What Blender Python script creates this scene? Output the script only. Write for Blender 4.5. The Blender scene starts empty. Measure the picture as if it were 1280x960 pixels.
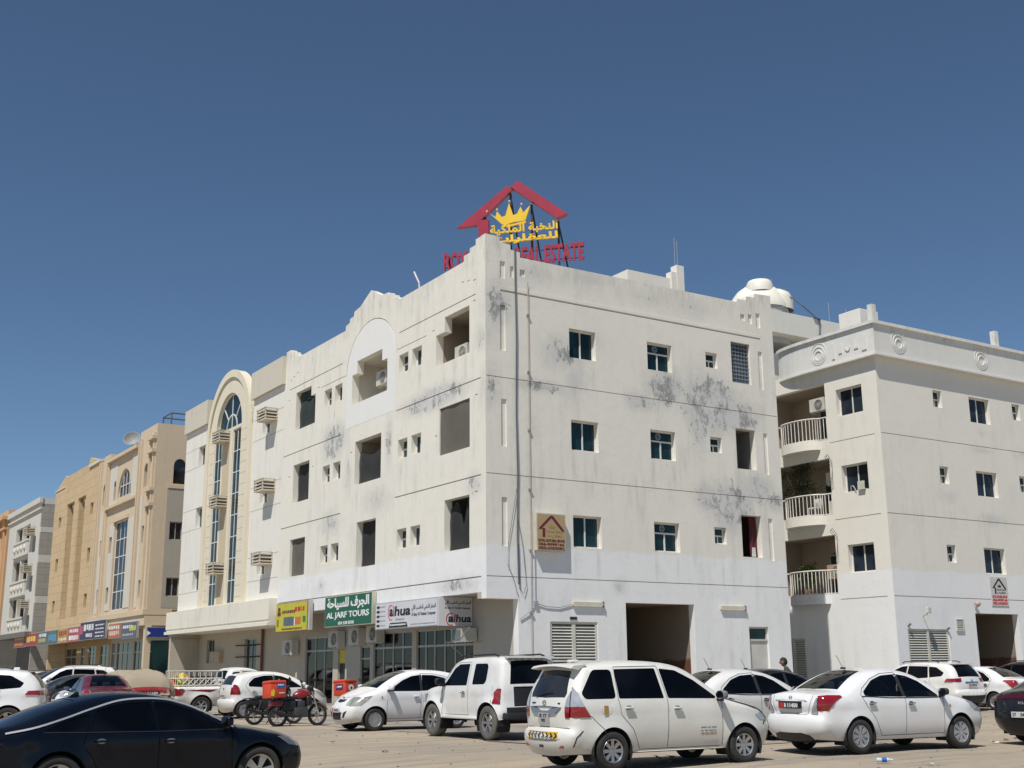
import bpy, bmesh, math, random
from mathutils import Vector, Matrix, noise as mnoise
from mathutils.geometry import tessellate_polygon, delaunay_2d_cdt
random.seed(7)
R = math.radians
sc = bpy.context.scene
COL = sc.collection
# ------------------------------------------------------------------ camera
F_PX, PITCH, ROLL = 1493.84, 0.23489, -0.008737
cam_d = bpy.data.cameras.new('camera'); cam = bpy.data.objects.new('camera', cam_d); COL.objects.link(cam)
cam_d.sensor_width = 36.0; cam_d.lens = 36.0 * F_PX / 1280.0
cam_d.clip_start = 0.1; cam_d.clip_end = 4000
fw = Vector((0, math.cos(PITCH), math.sin(PITCH))); r0 = Vector((1, 0, 0)); u0 = r0.cross(fw)
rt = math.cos(ROLL) * r0 + math.sin(ROLL) * u0; upv = -math.sin(ROLL) * r0 + math.cos(ROLL) * u0
mm = Matrix((rt, upv, -fw)).transposed().to_4x4(); mm.translation = Vector((0, 0, 1.62))
cam.matrix_world = mm
sc.camera = cam
# ------------------------------------------------------------------ sky and sun
SUN_AZ, SUN_EL = 206.0, 59.0
world = bpy.data.worlds.new("World"); sc.world = world; world.use_nodes = True
wn = world.node_tree
bg = wn.nodes['Background']
sky = wn.nodes.new('ShaderNodeTexSky'); sky.sky_type = 'NISHITA'; sky.sun_disc = False
sky.sun_elevation = R(SUN_EL); sky.sun_rotation = R(SUN_AZ)
sky.air_density = 1.0; sky.dust_density = 0.4; sky.ozone_density = 1.5; sky.altitude = 3000
tint = wn.nodes.new('ShaderNodeMix'); tint.data_type = 'RGBA'; tint.blend_type = 'MULTIPLY'; tint.inputs[0].default_value = 1.0
tint.inputs[7].default_value = (0.86, 0.97, 1.0, 1); wn.links.new(sky.outputs[0], tint.inputs[6]); wn.links.new(tint.outputs[2], bg.inputs[0]); bg.inputs[1].default_value = 0.088
sun_d = bpy.data.lights.new('sun', 'SUN'); sun_d.energy = 4.55; sun_d.angle = R(0.53); sun_d.color = (1.0, 0.965, 0.905)
sun = bpy.data.objects.new('sun', sun_d); COL.objects.link(sun)
sd = Vector((math.sin(R(SUN_AZ)) * math.cos(R(SUN_EL)), math.cos(R(SUN_AZ)) * math.cos(R(SUN_EL)), math.sin(R(SUN_EL))))
sun.rotation_euler = (-sd).to_track_quat('-Z', 'Y').to_euler(); sun.location = sd * 60
sc.view_settings.view_transform = 'Standard'; sc.view_settings.look = 'None'
sc.view_settings.exposure = 0.0; sc.view_settings.gamma = 1.0
try: sc.view_settings.use_curve_mapping = False
except Exception: pass

# ------------------------------------------------------------------ frames
FROT = R(32.743)
FM = Matrix.Translation(Vector((-0.8696, 38.3365, 0))) @ Matrix.Rotation(FROT, 4, 'Z')   # x along the camera-side facades, y along the street facades
G = 0.10                                     # ground level

# ------------------------------------------------------------------ materials
def new_mat(name):
    m = bpy.data.materials.new(name); m.use_nodes = True
    return m, m.node_tree, m.node_tree.nodes['Principled BSDF']
def nd(nt, t, **kw):
    n = nt.nodes.new(t)
    for k, v in kw.items():
        if k.startswith('i_'):
            key = k[2:]
            n.inputs[int(key) if key.isdigit() else key].default_value = v
        else: setattr(n, k, v)
    return n
def math_n(nt, op, a, b=None, clamp=False):
    n = nt.nodes.new('ShaderNodeMath'); n.operation = op; n.use_clamp = clamp
    for i, v in enumerate((a, b)):
        if v is None: continue
        if hasattr(v, 'is_output') or not isinstance(v, (int, float)): nt.links.new(v, n.inputs[i])
        else: n.inputs[i].default_value = v
    return n.outputs[0]
def mixc(nt, fac, a, b, bt='MIX'):
    n = nt.nodes.new('ShaderNodeMix'); n.data_type = 'RGBA'; n.blend_type = bt
    for idx, v in ((0, fac), (6, a), (7, b)):
        if isinstance(v, (int, float)): n.inputs[idx].default_value = v
        elif isinstance(v, (tuple, list)): n.inputs[idx].default_value = (*v[:3], 1)
        else: nt.links.new(v, n.inputs[idx])
    return n.outputs[2]
def noise_n(nt, vec, scale, detail=4, rough=.55, map_scale=None, off=(0, 0, 0)):
    if map_scale or any(off):
        mp = nt.nodes.new('ShaderNodeMapping'); mp.inputs['Scale'].default_value = map_scale or (1, 1, 1); mp.inputs['Location'].default_value = off
        nt.links.new(vec, mp.inputs[0]); vec = mp.outputs[0]
    n = nt.nodes.new('ShaderNodeTexNoise'); n.inputs['Scale'].default_value = scale; n.inputs['Detail'].default_value = detail; n.inputs['Roughness'].default_value = rough
    nt.links.new(vec, n.inputs['Vector']); return n.outputs[0]
def ramp(nt, v, lo, hi):
    n = nt.nodes.new('ShaderNodeMapRange'); n.interpolation_type = 'SMOOTHSTEP'
    n.inputs['From Min'].default_value = lo; n.inputs['From Max'].default_value = hi
    nt.links.new(v, n.inputs['Value']); return n.outputs[0]
def bump(nt, bs, h, strength=.3, dist=.02):
    b = nt.nodes.new('ShaderNodeBump'); b.inputs['Strength'].default_value = strength; b.inputs['Distance'].default_value = dist
    nt.links.new(h, b.inputs['Height']); nt.links.new(b.outputs[0], bs.inputs['Normal'])
MC = {}
def flat(name, col, rough=.6, metal=0., spec=.5, var=.12, coat=0., emis=None):
    if name in MC: return MC[name]
    m, nt, bs = new_mat(name)
    bs.inputs['Roughness'].default_value = rough; bs.inputs['Metallic'].default_value = metal
    bs.inputs['Specular IOR Level'].default_value = spec
    if coat: bs.inputs['Coat Weight'].default_value = coat; bs.inputs['Coat Roughness'].default_value = .03
    if var:
        tc = nt.nodes.new('ShaderNodeTexCoord')
        n1 = noise_n(nt, tc.outputs['Object'], 1.7, 5)
        c = mixc(nt, ramp(nt, n1, .3, .75), tuple(x * (1 - var) for x in col), tuple(min(1, x * (1 + var * .5)) for x in col))
        nt.links.new(c, bs.inputs['Base Color'])
    else: bs.inputs['Base Color'].default_value = (*col, 1)
    MC[name] = m; return m
def stucco(name, base, low=None, zs=5.5, blobs=(), dirt=.35, patch=(.30, .31, .32), top=None, blocks=None, speck=.5):
    """painted plaster; blobs: (x,y,z,rx,ry,rz,weight) peeled or weathered patches in object coordinates"""
    if name in MC: return MC[name]
    m, nt, bs = new_mat(name); L = nt.links
    tc = nt.nodes.new('ShaderNodeTexCoord'); P = tc.outputs['Object']
    bs.inputs['Roughness'].default_value = .82; bs.inputs['Specular IOR Level'].default_value = .25
    col = base
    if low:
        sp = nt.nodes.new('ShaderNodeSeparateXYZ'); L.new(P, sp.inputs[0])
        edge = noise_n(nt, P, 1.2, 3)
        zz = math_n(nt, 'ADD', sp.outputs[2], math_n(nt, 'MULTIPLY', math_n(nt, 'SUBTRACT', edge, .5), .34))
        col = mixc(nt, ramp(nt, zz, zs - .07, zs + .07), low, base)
    n_big = noise_n(nt, P, .33, 4, .6)
    n_str = noise_n(nt, P, 1.0, 8, .7, (2.2, 2.2, .35))
    n_med = noise_n(nt, P, 2.3, 6, .62)
    dmask = math_n(nt, 'MULTIPLY', ramp(nt, n_str, .44, .72), ramp(nt, n_big, .36, .68))
    col = mixc(nt, math_n(nt, 'MULTIPLY', dmask, dirt), col, (.27, .255, .225))
    col = mixc(nt, math_n(nt, 'MULTIPLY', ramp(nt, n_med, .5, .8), dirt * .45), col, (.40, .375, .32))
    # rectangular touch-up patches and roller marks
    vo = nt.nodes.new('ShaderNodeTexBrick'); vo.inputs['Scale'].default_value = .31; vo.inputs['Mortar Size'].default_value = 0
    vo.inputs['Color1'].default_value = (.93, .93, .93, 1); vo.inputs['Color2'].default_value = (1, 1, 1, 1)
    mpx = nt.nodes.new('ShaderNodeMapping'); mpx.inputs['Rotation'].default_value = (R(90), 0, R(37)); L.new(P, mpx.inputs[0]); L.new(mpx.outputs[0], vo.inputs[0])
    col = mixc(nt, .35, col, mixc(nt, 1.0, col, vo.outputs[0], 'MULTIPLY'))
    if top:
        sp2 = nt.nodes.new('ShaderNodeSeparateXYZ'); L.new(P, sp2.inputs[0])
        tm = ramp(nt, sp2.outputs[2], top - 1.5, top)
        s2 = noise_n(nt, P, 1.0, 8, .75, (3.0, 3.0, .75), (3, 1, 0))
        col = mixc(nt, math_n(nt, 'MULTIPLY', math_n(nt, 'MULTIPLY', tm, ramp(nt, s2, .45, .72)), .5), col, (.20, .19, .17))
    if blocks:
        bk = nt.nodes.new('ShaderNodeTexBrick'); bk.inputs['Scale'].default_value = 1; bk.inputs['Mortar Size'].default_value = .012
        bk.inputs['Brick Width'].default_value = blocks[0]; bk.inputs['Row Height'].default_value = blocks[1]
        bk.inputs['Color1'].default_value = (1, 1, 1, 1); bk.inputs['Color2'].default_value = (.93, .92, .9, 1); bk.inputs['Mortar'].default_value = (.6, .57, .5, 1)
        cb = nt.nodes.new('ShaderNodeSeparateXYZ'); L.new(P, cb.inputs[0]); cc = nt.nodes.new('ShaderNodeCombineXYZ')
        L.new(math_n(nt, 'ADD', cb.outputs[0], cb.outputs[1]), cc.inputs[0]); L.new(cb.outputs[2], cc.inputs[1]); L.new(cc.outputs[0], bk.inputs[0])
        col = mixc(nt, 1.0, col, bk.outputs[0], 'MULTIPLY')
    n_fine = noise_n(nt, P, 7.0, 8, .7)
    if blobs:
        tot = None
        for (x, y, z, rx, ry, rz, w) in blobs:
            mp = nt.nodes.new('ShaderNodeMapping'); mp.vector_type = 'TEXTURE'
            mp.inputs['Location'].default_value = (x, y, z); mp.inputs['Scale'].default_value = (rx, ry, rz)
            L.new(P, mp.inputs[0])
            ln = nt.nodes.new('ShaderNodeVectorMath'); ln.operation = 'LENGTH'; L.new(mp.outputs[0], ln.inputs[0])
            v = math_n(nt, 'MULTIPLY', math_n(nt, 'SUBTRACT', 1.0, ln.outputs['Value'], True), w)
            tot = v if tot is None else math_n(nt, 'MAXIMUM', tot, v)
        n_p = noise_n(nt, P, 3.1, 12, .74, (1, 1, .55))
        pm = ramp(nt, math_n(nt, 'ADD', tot, math_n(nt, 'MULTIPLY', n_p, 1.25)), .99, 1.04)
        pm = math_n(nt, 'MULTIPLY', pm, ramp(nt, tot, .02, .12))
        n_q = noise_n(nt, P, 1.7, 12, .78, (1.3, 1.3, .8), (5, 2, 8)); n_r = noise_n(nt, P, 9.0, 8, .8, (1, 1, .6), (1, 7, 3))
        pcol = mixc(nt, ramp(nt, n_q, .44, .56), patch, tuple(min(1, c * 2.1) for c in patch))
        pcol = mixc(nt, math_n(nt, 'MULTIPLY', ramp(nt, n_r, .58, .68), .7), pcol, (.15, .15, .145))
        pm = math_n(nt, 'MULTIPLY', pm, math_n(nt, 'ADD', .22, math_n(nt, 'MULTIPLY', ramp(nt, n_r, .42, .50), .78)), True)
        # lime bloom around the damaged plaster
        halo = math_n(nt, 'MULTIPLY', ramp(nt, math_n(nt, 'ADD', tot, math_n(nt, 'MULTIPLY', n_q, .8)), .42, .90), .42)
        col = mixc(nt, math_n(nt, 'MULTIPLY', halo, ramp(nt, tot, .0, .1)), col, (.42, .42, .41))
        col = mixc(nt, pm, col, pcol)
    if speck:
        n_sp = noise_n(nt, P, 5.2, 9, .75, (1.6, 1.6, .8), (9, 4, 2))
        spm = math_n(nt, 'MULTIPLY', ramp(nt, n_sp, .66, .72), ramp(nt, n_big, .44, .6))
        col = mixc(nt, math_n(nt, 'MULTIPLY', spm, speck), col, (.16, .15, .13))
    L.new(col, bs.inputs['Base Color'])
    bump(nt, bs, math_n(nt, 'ADD', n_fine, math_n(nt, 'MULTIPLY', n_med, 1.5)), .25, .02)
    MC[name] = m; return m
def glass(name='dark_glass', col=(.004, .016, .018), rough=.06, var=.6):
    if name in MC: return MC[name]
    m, nt, bs = new_mat(name); bs.inputs['Roughness'].default_value = rough; bs.inputs['Specular IOR Level'].default_value = .55
    tc = nt.nodes.new('ShaderNodeTexCoord')
    n = noise_n(nt, tc.outputs['Object'], .9, 2)
    nt.links.new(mixc(nt, ramp(nt, n, .4, .62), col, tuple(c * (1 + var * 2) + .003 for c in col)), bs.inputs['Base Color'])
    n2 = noise_n(nt, tc.outputs['Object'], 1.3, 2, .5, None, (5, 2, 1)); bump(nt, bs, n2, .06, .05)
    MC[name] = m; return m
def clear_glass(name='clear_glass', tint=(.55, .62, .6), a=.5):
    """glass seen through: dims what is behind and mirrors a little"""
    if name in MC: return MC[name]
    m = bpy.data.materials.new(name); m.use_nodes = True; nt = m.node_tree
    for n in list(nt.nodes): nt.nodes.remove(n)
    out = nt.nodes.new('ShaderNodeOutputMaterial'); tr = nt.nodes.new('ShaderNodeBsdfTransparent'); gl = nt.nodes.new('ShaderNodeBsdfGlossy')
    tr.inputs[0].default_value = (*[t * a for t in tint], 1); gl.inputs['Roughness'].default_value = .03
    fr = nt.nodes.new('ShaderNodeFresnel'); fr.inputs[0].default_value = 1.5; mx = nt.nodes.new('ShaderNodeMixShader')
    nt.links.new(fr.outputs[0], mx.inputs[0]); nt.links.new(tr.outputs[0], mx.inputs[1]); nt.links.new(gl.outputs[0], mx.inputs[2]); nt.links.new(mx.outputs[0], out.inputs[0])
    MC[name] = m; return m

# ------------------------------------------------------------------ mesh collecting
class MB:
    def __init__(s): s.v = []; s.f = []
    def add(s, vs, fs):
        b = len(s.v); s.v += [tuple(v) for v in vs]; s.f += [tuple(b + i for i in f) for f in fs]; return s
    def box(s, x0, x1, y0, y1, z0, z1):
        if x0 > x1: x0, x1 = x1, x0
        if y0 > y1: y0, y1 = y1, y0
        if z0 > z1: z0, z1 = z1, z0
        return s.add([(x0, y0, z0), (x1, y0, z0), (x1, y1, z0), (x0, y1, z0), (x0, y0, z1), (x1, y0, z1), (x1, y1, z1), (x0, y1, z1)],
                     [(0, 3, 2, 1), (4, 5, 6, 7), (0, 1, 5, 4), (1, 2, 6, 5), (2, 3, 7, 6), (3, 0, 4, 7)])
    def bbox(s, x0, x1, y0, y1, z0, z1, b=.02):
        """box with chamfered edges"""
        bm = bmesh.new(); bmesh.ops.create_cube(bm, size=1)
        for v in bm.verts: v.co = Vector((x0 + (v.co.x + .5) * (x1 - x0), y0 + (v.co.y + .5) * (y1 - y0), z0 + (v.co.z + .5) * (z1 - z0)))
        bmesh.ops.bevel(bm, geom=bm.edges[:], offset=b, segments=2, profile=.5, affect='EDGES')
        return s.bm(bm)
    def bm(s, bm):
        bm.verts.index_update(); vs = [v.co[:] for v in bm.verts]; fs = [[v.index for v in f.verts] for f in bm.faces]; bm.free(); return s.add(vs, fs)
    def tube(s, pts, r, n=6, caps=True):
        pts = [Vector(p) for p in pts]; rings = []; up = Vector((0, 0, 1))
        for i, p in enumerate(pts):
            t = (pts[min(i + 1, len(pts) - 1)] - pts[max(i - 1, 0)]).normalized()
            a = up.cross(t)
            if a.length < .05: a = Vector((1, 0, 0)).cross(t)
            a.normalize(); b = t.cross(a); rr = r[i] if isinstance(r, (list, tuple)) else r
            rings.append([p + (a * math.cos(2 * math.pi * k / n) + b * math.sin(2 * math.pi * k / n)) * rr for k in range(n)])
        vs = [v for g in rings for v in g]; fs = []
        for i in range(len(pts) - 1):
            for k in range(n): fs.append((i * n + k, i * n + (k + 1) % n, (i + 1) * n + (k + 1) % n, (i + 1) * n + k))
        if caps: fs.append(tuple(range(n))[::-1]); fs.append(tuple((len(pts) - 1) * n + k for k in range(n)))
        return s.add(vs, fs)
    def lathe(s, prof, n=16, M=None, closed=False):
        """prof (r,h) about z; M places it"""
        M = M or Matrix.Identity(4); vs = []; fs = []
        for r, h_ in prof:
            for k in range(n):
                a = 2 * math.pi * k / n; vs.append(M @ Vector((r * math.cos(a), r * math.sin(a), h_)))
        m = len(prof)
        for i in range(m - (0 if closed else 1)):
            j = (i + 1) % m
            for k in range(n): fs.append((i * n + k, i * n + (k + 1) % n, j * n + (k + 1) % n, j * n + k))
        return s.add(vs, fs)
    def prism(s, poly, fn, d0, d1, holes=()):
        """flat polygon (2d) with holes pushed from depth d0 to d1; fn(a,b,d) gives 3d"""
        loops = [list(poly)] + [list(h) for h in holes]
        flat_ = [p for l in loops for p in l]
        tris = tessellate_polygon([[Vector((p[0], p[1], 0)) for p in l] for l in loops])
        n = len(flat_)
        vs = [fn(p[0], p[1], d0) for p in flat_] + [fn(p[0], p[1], d1) for p in flat_]
        fs = [tuple(t) for t in tris] + [tuple(n + i for i in reversed(t)) for t in tris]
        b = 0
        for l in loops:
            k = len(l)
            for i in range(k): j = (i + 1) % k; fs.append((b + i, b + j, n + b + j, n + b + i))
            b += k
        return s.add(vs, fs)
    def xf(s, M): s.v = [tuple(M @ Vector(v)) for v in s.v]; return s
    def build(s, name, mat, parent=None, base=None, smooth=None, frame=True, rot=0.0):
        """parent None: top-level object standing at `base`; vertices are frame coordinates"""
        org = ORG.get(parent.name, Vector((0, 0, 0))) if parent else Vector(base or (0, 0, 0))
        me = bpy.data.meshes.new(name); me.from_pydata([(v[0] - org[0], v[1] - org[1], v[2] - org[2]) for v in s.v], [], s.f)
        me.materials.append(mat); me.update()
        if smooth is not None:
            for p in me.polygons: p.use_smooth = True
            me.set_sharp_from_angle(angle=R(smooth))
        o = bpy.data.objects.new(name, me); COL.objects.link(o)
        if parent: o.parent = parent; ORG[o.name] = org
        else:
            ORG[o.name] = org
            if frame: o.matrix_world = FM @ Matrix.Translation(org)
            else: o.matrix_world = Matrix.Translation(org) @ Matrix.Rotation(rot, 4, 'Z')
        return o
ORG = {}
def tag(o, label, cat, group=None):
    o['label'] = label; o['category'] = cat
    if group: o['group'] = group
    return o
def thing(name, label, cat, base=(0, 0, 0), group=None, frame=True, rot=0.0):
    o = bpy.data.objects.new(name, None); COL.objects.link(o); o.empty_display_size = .3
    if frame: o.matrix_world = FM @ Matrix.Translation(Vector(base)); ORG[o.name] = Vector(base)
    else: o.matrix_world = Matrix.Translation(Vector(base)) @ Matrix.Rotation(rot, 4, 'Z'); ORG[o.name] = Vector((0, 0, 0))
    return tag(o, label, cat, group)
def copy_tree(o, parent=None):
    c = o.copy(); COL.objects.link(c)
    if o.name in ORG: ORG[c.name] = ORG[o.name]
    if parent: c.parent = parent
    for ch in KIDS.get(o.name, None) or [k for k in o.children]: copy_tree(ch, c)
    return c
KIDS = {}
# facade mappings: (u, z, depth inwards) -> frame xyz
def FL(x=0.0): return lambda u, z, d: (x + d, u, z)        # street facades, outward = -x
def FR(y=0.0): return lambda u, z, d: (u, y + d, z)        # camera-side facades, outward = -y
def rect(a0, a1, b0, b1): return [(a0, b0), (a1, b0), (a1, b1), (a0, b1)]
def obox(m, fn, u0, u1, z0, z1, d0, d1):
    a = fn(u0, z0, d0); b = fn(u1, z1, d1); return m.box(a[0], b[0], a[1], b[1], a[2], b[2])
# text as mesh --------------------------------------------------------------
AR = {'ا': ('\uFE8D', '\uFE8E', None, None), 'ب': ('\uFE8F', '\uFE90', '\uFE91', '\uFE92'), 'ة': ('\uFE93', '\uFE94', None, None), 'ت': ('\uFE95', '\uFE96', '\uFE97', '\uFE98'),
      'ج': ('\uFE9D', '\uFE9E', '\uFE9F', '\uFEA0'), 'ح': ('\uFEA1', '\uFEA2', '\uFEA3', '\uFEA4'), 'خ': ('\uFEA5', '\uFEA6', '\uFEA7', '\uFEA8'), 'ر': ('\uFEAD', '\uFEAE', None, None),
      'س': ('\uFEB1', '\uFEB2', '\uFEB3', '\uFEB4'), 'ع': ('\uFEC9', '\uFECA', '\uFECB', '\uFECC'), 'ف': ('\uFED1', '\uFED2', '\uFED3', '\uFED4'), 'ق': ('\uFED5', '\uFED6', '\uFED7', '\uFED8'),
      'ك': ('\uFED9', '\uFEDA', '\uFEDB', '\uFEDC'), 'ل': ('\uFEDD', '\uFEDE', '\uFEDF', '\uFEE0'), 'م': ('\uFEE1', '\uFEE2', '\uFEE3', '\uFEE4'), 'ن': ('\uFEE5', '\uFEE6', '\uFEE7', '\uFEE8'),
      'ي': ('\uFEF1', '\uFEF2', '\uFEF3', '\uFEF4'), 'ص': ('\uFEB9', '\uFEBA', '\uFEBB', '\uFEBC'), 'ذ': ('\uFEAB', '\uFEAC', None, None), 'ه': ('\uFEE9', '\uFEEA', '\uFEEB', '\uFEEC'), 'آ': ('\uFE81', '\uFE82', None, None)}
def arabic(t):
    out = []
    for i, c in enumerate(t):
        if c not in AR: out.append(c); continue
        prev = i > 0 and t[i - 1] in AR and AR[t[i - 1]][2]; nxt = i + 1 < len(t) and t[i + 1] in AR and AR[c][2]
        out.append(AR[c][3 if prev and nxt else 1 if prev else 2 if nxt else 0])
    return ''.join(reversed(out))
def text_islands(s, bold=.0, extrude=0.0, res=3):
    """list of (verts, faces) per glyph island, text height about 0.7, origin at left baseline"""
    c = bpy.data.curves.new('txt', 'FONT'); c.body = s; c.size = 1; c.offset = bold; c.extrude = max(extrude, 0.0001); c.resolution_u = res
    o = bpy.data.objects.new('txt', c); COL.objects.link(o); bpy.context.view_layer.update()
    me = bpy.data.meshes.new_from_object(o.evaluated_get(bpy.context.evaluated_depsgraph_get()))
    bpy.data.objects.remove(o); bpy.data.curves.remove(c)
    n = len(me.vertices); vs = [v.co.copy() for v in me.vertices]; par = list(range(n))
    def fd(a):
        while par[a] != a: par[a] = par[par[a]]; a = par[a]
        return a
    key = {}
    for i, v in enumerate(vs):
        k = (round(v.x, 4), round(v.y, 4))
        if k in key: par[fd(i)] = fd(key[k])
        else: key[k] = i
    fs = [tuple(p.vertices) for p in me.polygons]
    for f in fs:
        for a in f[1:]: par[fd(a)] = fd(f[0])
    isl = {}
    for f in fs: isl.setdefault(fd(f[0]), []).append(f)
    out = []
    for k, fl in isl.items():
        ids = sorted({i for f in fl for i in f}); mp = {a: b for b, a in enumerate(ids)}
        out.append(([vs[i] for i in ids], [tuple(mp[i] for i in f) for f in fl]))
    out.sort(key=lambda t: min(v.x for v in t[0])); bpy.data.meshes.remove(me); return out
def put_text(m_list, s, box, fn, d, thick=.004, bold=.02, parts=False, slant=0):
    """fit text into box (a0,a1,z0,z1) of facade map fn (a,z,depth) standing proud of depth d; a may run right to left"""
    isl = text_islands(s, bold, .5)
    xs = [v.x for g in isl for v in g[0]]; ys = [v.y for g in isl for v in g[0]]
    x0, x1, y0, y1 = min(xs), max(xs), min(ys), max(ys); a0, a1, z0, z1 = box; res = []
    for i, (vs, fs) in enumerate(isl):
        m = MB(); st = (i % 4) * .0006
        vv = []
        for v in vs:
            t = (v.x - x0) / (x1 - x0) + slant * (v.y - y0) / (y1 - y0); w = (v.y - y0) / (y1 - y0)
            dd = d - (thick + st if v.z > 0 else 0.0)
            vv.append(fn(a0 + (a1 - a0) * t, z0 + (z1 - z0) * w, dd))
        m.add(vv, fs); res.append(m)
    if parts: return res
    m = MB()
    for r in res: m.add(r.v, r.f)
    return m
# ================================================================== ground
def ground_z(x, y):
    """world coordinates"""
    d = math.hypot((x + 7.0) / 7.5, (y - 15.0) / 5.5)
    dip = -.19 * max(0.0, min(1.0, 1.75 - d)) if d < 1.75 else 0.0
    return G + dip
def build_ground():
    m = MB(); xs = []; v = -32.0
    xs = [-600, -300, -150, -80, -50] + [-34 + i * .5 for i in range(int(74 / .5) + 1)] + [60, 100, 200, 400, 800]
    ys = [-300, -100, -40, -10, 0, 4, 7] + [9 + i * .5 for i in range(int(70 / .5) + 1)] + [90, 110, 150, 220, 350, 600, 1200, 2500]
    vs = []
    for y in ys:
        for x in xs:
            z = ground_z(x, y)
            if -34 <= x <= 40 and 9 <= y <= 79: z += .03 * (mnoise.fractal(Vector((x * .35, y * .35, 0)), 1, 2, 4)) - .012
            else: z -= .03
            vs.append((x, y, z))
    n = len(xs); fs = [(j * n + i, j * n + i + 1, (j + 1) * n + i + 1, (j + 1) * n + i) for j in range(len(ys) - 1) for i in range(n - 1)]
    m.add(vs, fs)
    mt, nt, bs = new_mat('sandy_ground'); L = nt.links
    tc = nt.nodes.new('ShaderNodeTexCoord'); P = tc.outputs['Object']
    bs.inputs['Roughness'].default_value = .95; bs.inputs['Specular IOR Level'].default_value = .15
    n1 = noise_n(nt, P, .22, 6, .6); n2 = noise_n(nt, P, 1.6, 8, .65); n3 = noise_n(nt, P, 18, 6, .7)
    mpr = nt.nodes.new('ShaderNodeMapping'); mpr.inputs['Rotation'].default_value = (0, 0, R(-35)); L.new(P, mpr.inputs[0])
    tr = noise_n(nt, mpr.outputs[0], .8, 6, .62, (.30, 3.0, 1), (2, 5, 0))
    col = mixc(nt, ramp(nt, n1, .36, .66), (.315, .27, .215), (.40, .33, .245))
    col = mixc(nt, math_n(nt, 'MULTIPLY', ramp(nt, n2, .5, .72), .55), col, (.41, .345, .255))
    col = mixc(nt, math_n(nt, 'MULTIPLY', ramp(nt, tr, .50, .62), .55), col, (.225, .205, .175))
    col = mixc(nt, math_n(nt, 'MULTIPLY', ramp(nt, n3, .62, .74), .5), col, (.17, .15, .13))
    L.new(col, bs.inputs['Base Color'])
    bump(nt, bs, math_n(nt, 'ADD', math_n(nt, 'MULTIPLY', n3, .6), n2), .55, .06)
    o = m.build('ground', mt, None, (0, 0, 0), 30, frame=False); o['kind'] = 'structure'
    # compacted asphalt apron near the shops, sheet over the sand with a ragged edge
    m = MB(); pts = []
    for i in range(61):
        u = -14 + i * 1.6; pts.append((-5.2 + .9 * mnoise.noise(Vector((u * .25, 3, 0))) + .3 * mnoise.noise(Vector((u * 1.3, 9, 0))), u))
    vs = []; fs = []
    for i, (a, u) in enumerate(pts):
        for k in range(9):
            t = k / 8; x = a + (-1.0 - a) * t; w = FM @ Vector((x, u, 0))
            z = G + .03 * (mnoise.fractal(Vector((w.x * .35, w.y * .35, 0)), 1, 2, 4)) - .012
            vs.append((x, u, max(z, G - .02) + .012))
    for i in range(60):
        for k in range(8): fs.append((i * 9 + k, i * 9 + k + 1, (i + 1) * 9 + k + 1, (i + 1) * 9 + k))
    m.add(vs, fs)
    mt, nt, bs = new_mat('dusty_asphalt'); tc = nt.nodes.new('ShaderNodeTexCoord'); P = tc.outputs['Object']
    bs.inputs['Roughness'].default_value = .95; bs.inputs['Specular IOR Level'].default_value = .15
    n1 = noise_n(nt, P, .5, 7, .65); n3 = noise_n(nt, P, 16, 6, .7)
    col = mixc(nt, ramp(nt, n1, .38, .62), (.225, .21, .19), (.33, .285, .235)); col = mixc(nt, math_n(nt, 'MULTIPLY', ramp(nt, n3, .55, .75), .4), col, (.15, .14, .13))
    nt.links.new(col, bs.inputs['Base Color']); bump(nt, bs, n3, .4, .03)
    o = m.build('road', mt, None, (0, 0, 0), 30); o['kind'] = 'structure'
    # pavement with kerb in front of the shops
    pm = flat('paving', (.36, .33, .29), .9, var=.25); m = MB()
    m.box(-1.0, 1.2, .6, 33, G - .1, G + .13)
    o = m.build('pavement', pm, None, (0, 0, 0)); o['kind'] = 'structure'
    m = MB(); m.box(-1.0, 1.5, 36.5, 84, G - .1, G + .13); o = m.build('pavement', pm, None, (0, 0, 0)); o['kind'] = 'structure'
    km = flat('kerb_stone', (.42, .40, .36), .85, var=.2); i = 0; u = .6
    while u < 33:
        MB().box(-1.16, -1.004, u, u + .96, G - .1, G + .14).build('kerb_stone', km, o); u += .985
    m = MB(); m.box(1.3, 19.0, -1.3, -.0, G - .1, G + .10); m.box(19.3, 44, -1.3, -.0, G - .1, G + .10)
    o = m.build('pavement', pm, None, (0, 0, 0)); o['kind'] = 'structure'
build_ground()

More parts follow.
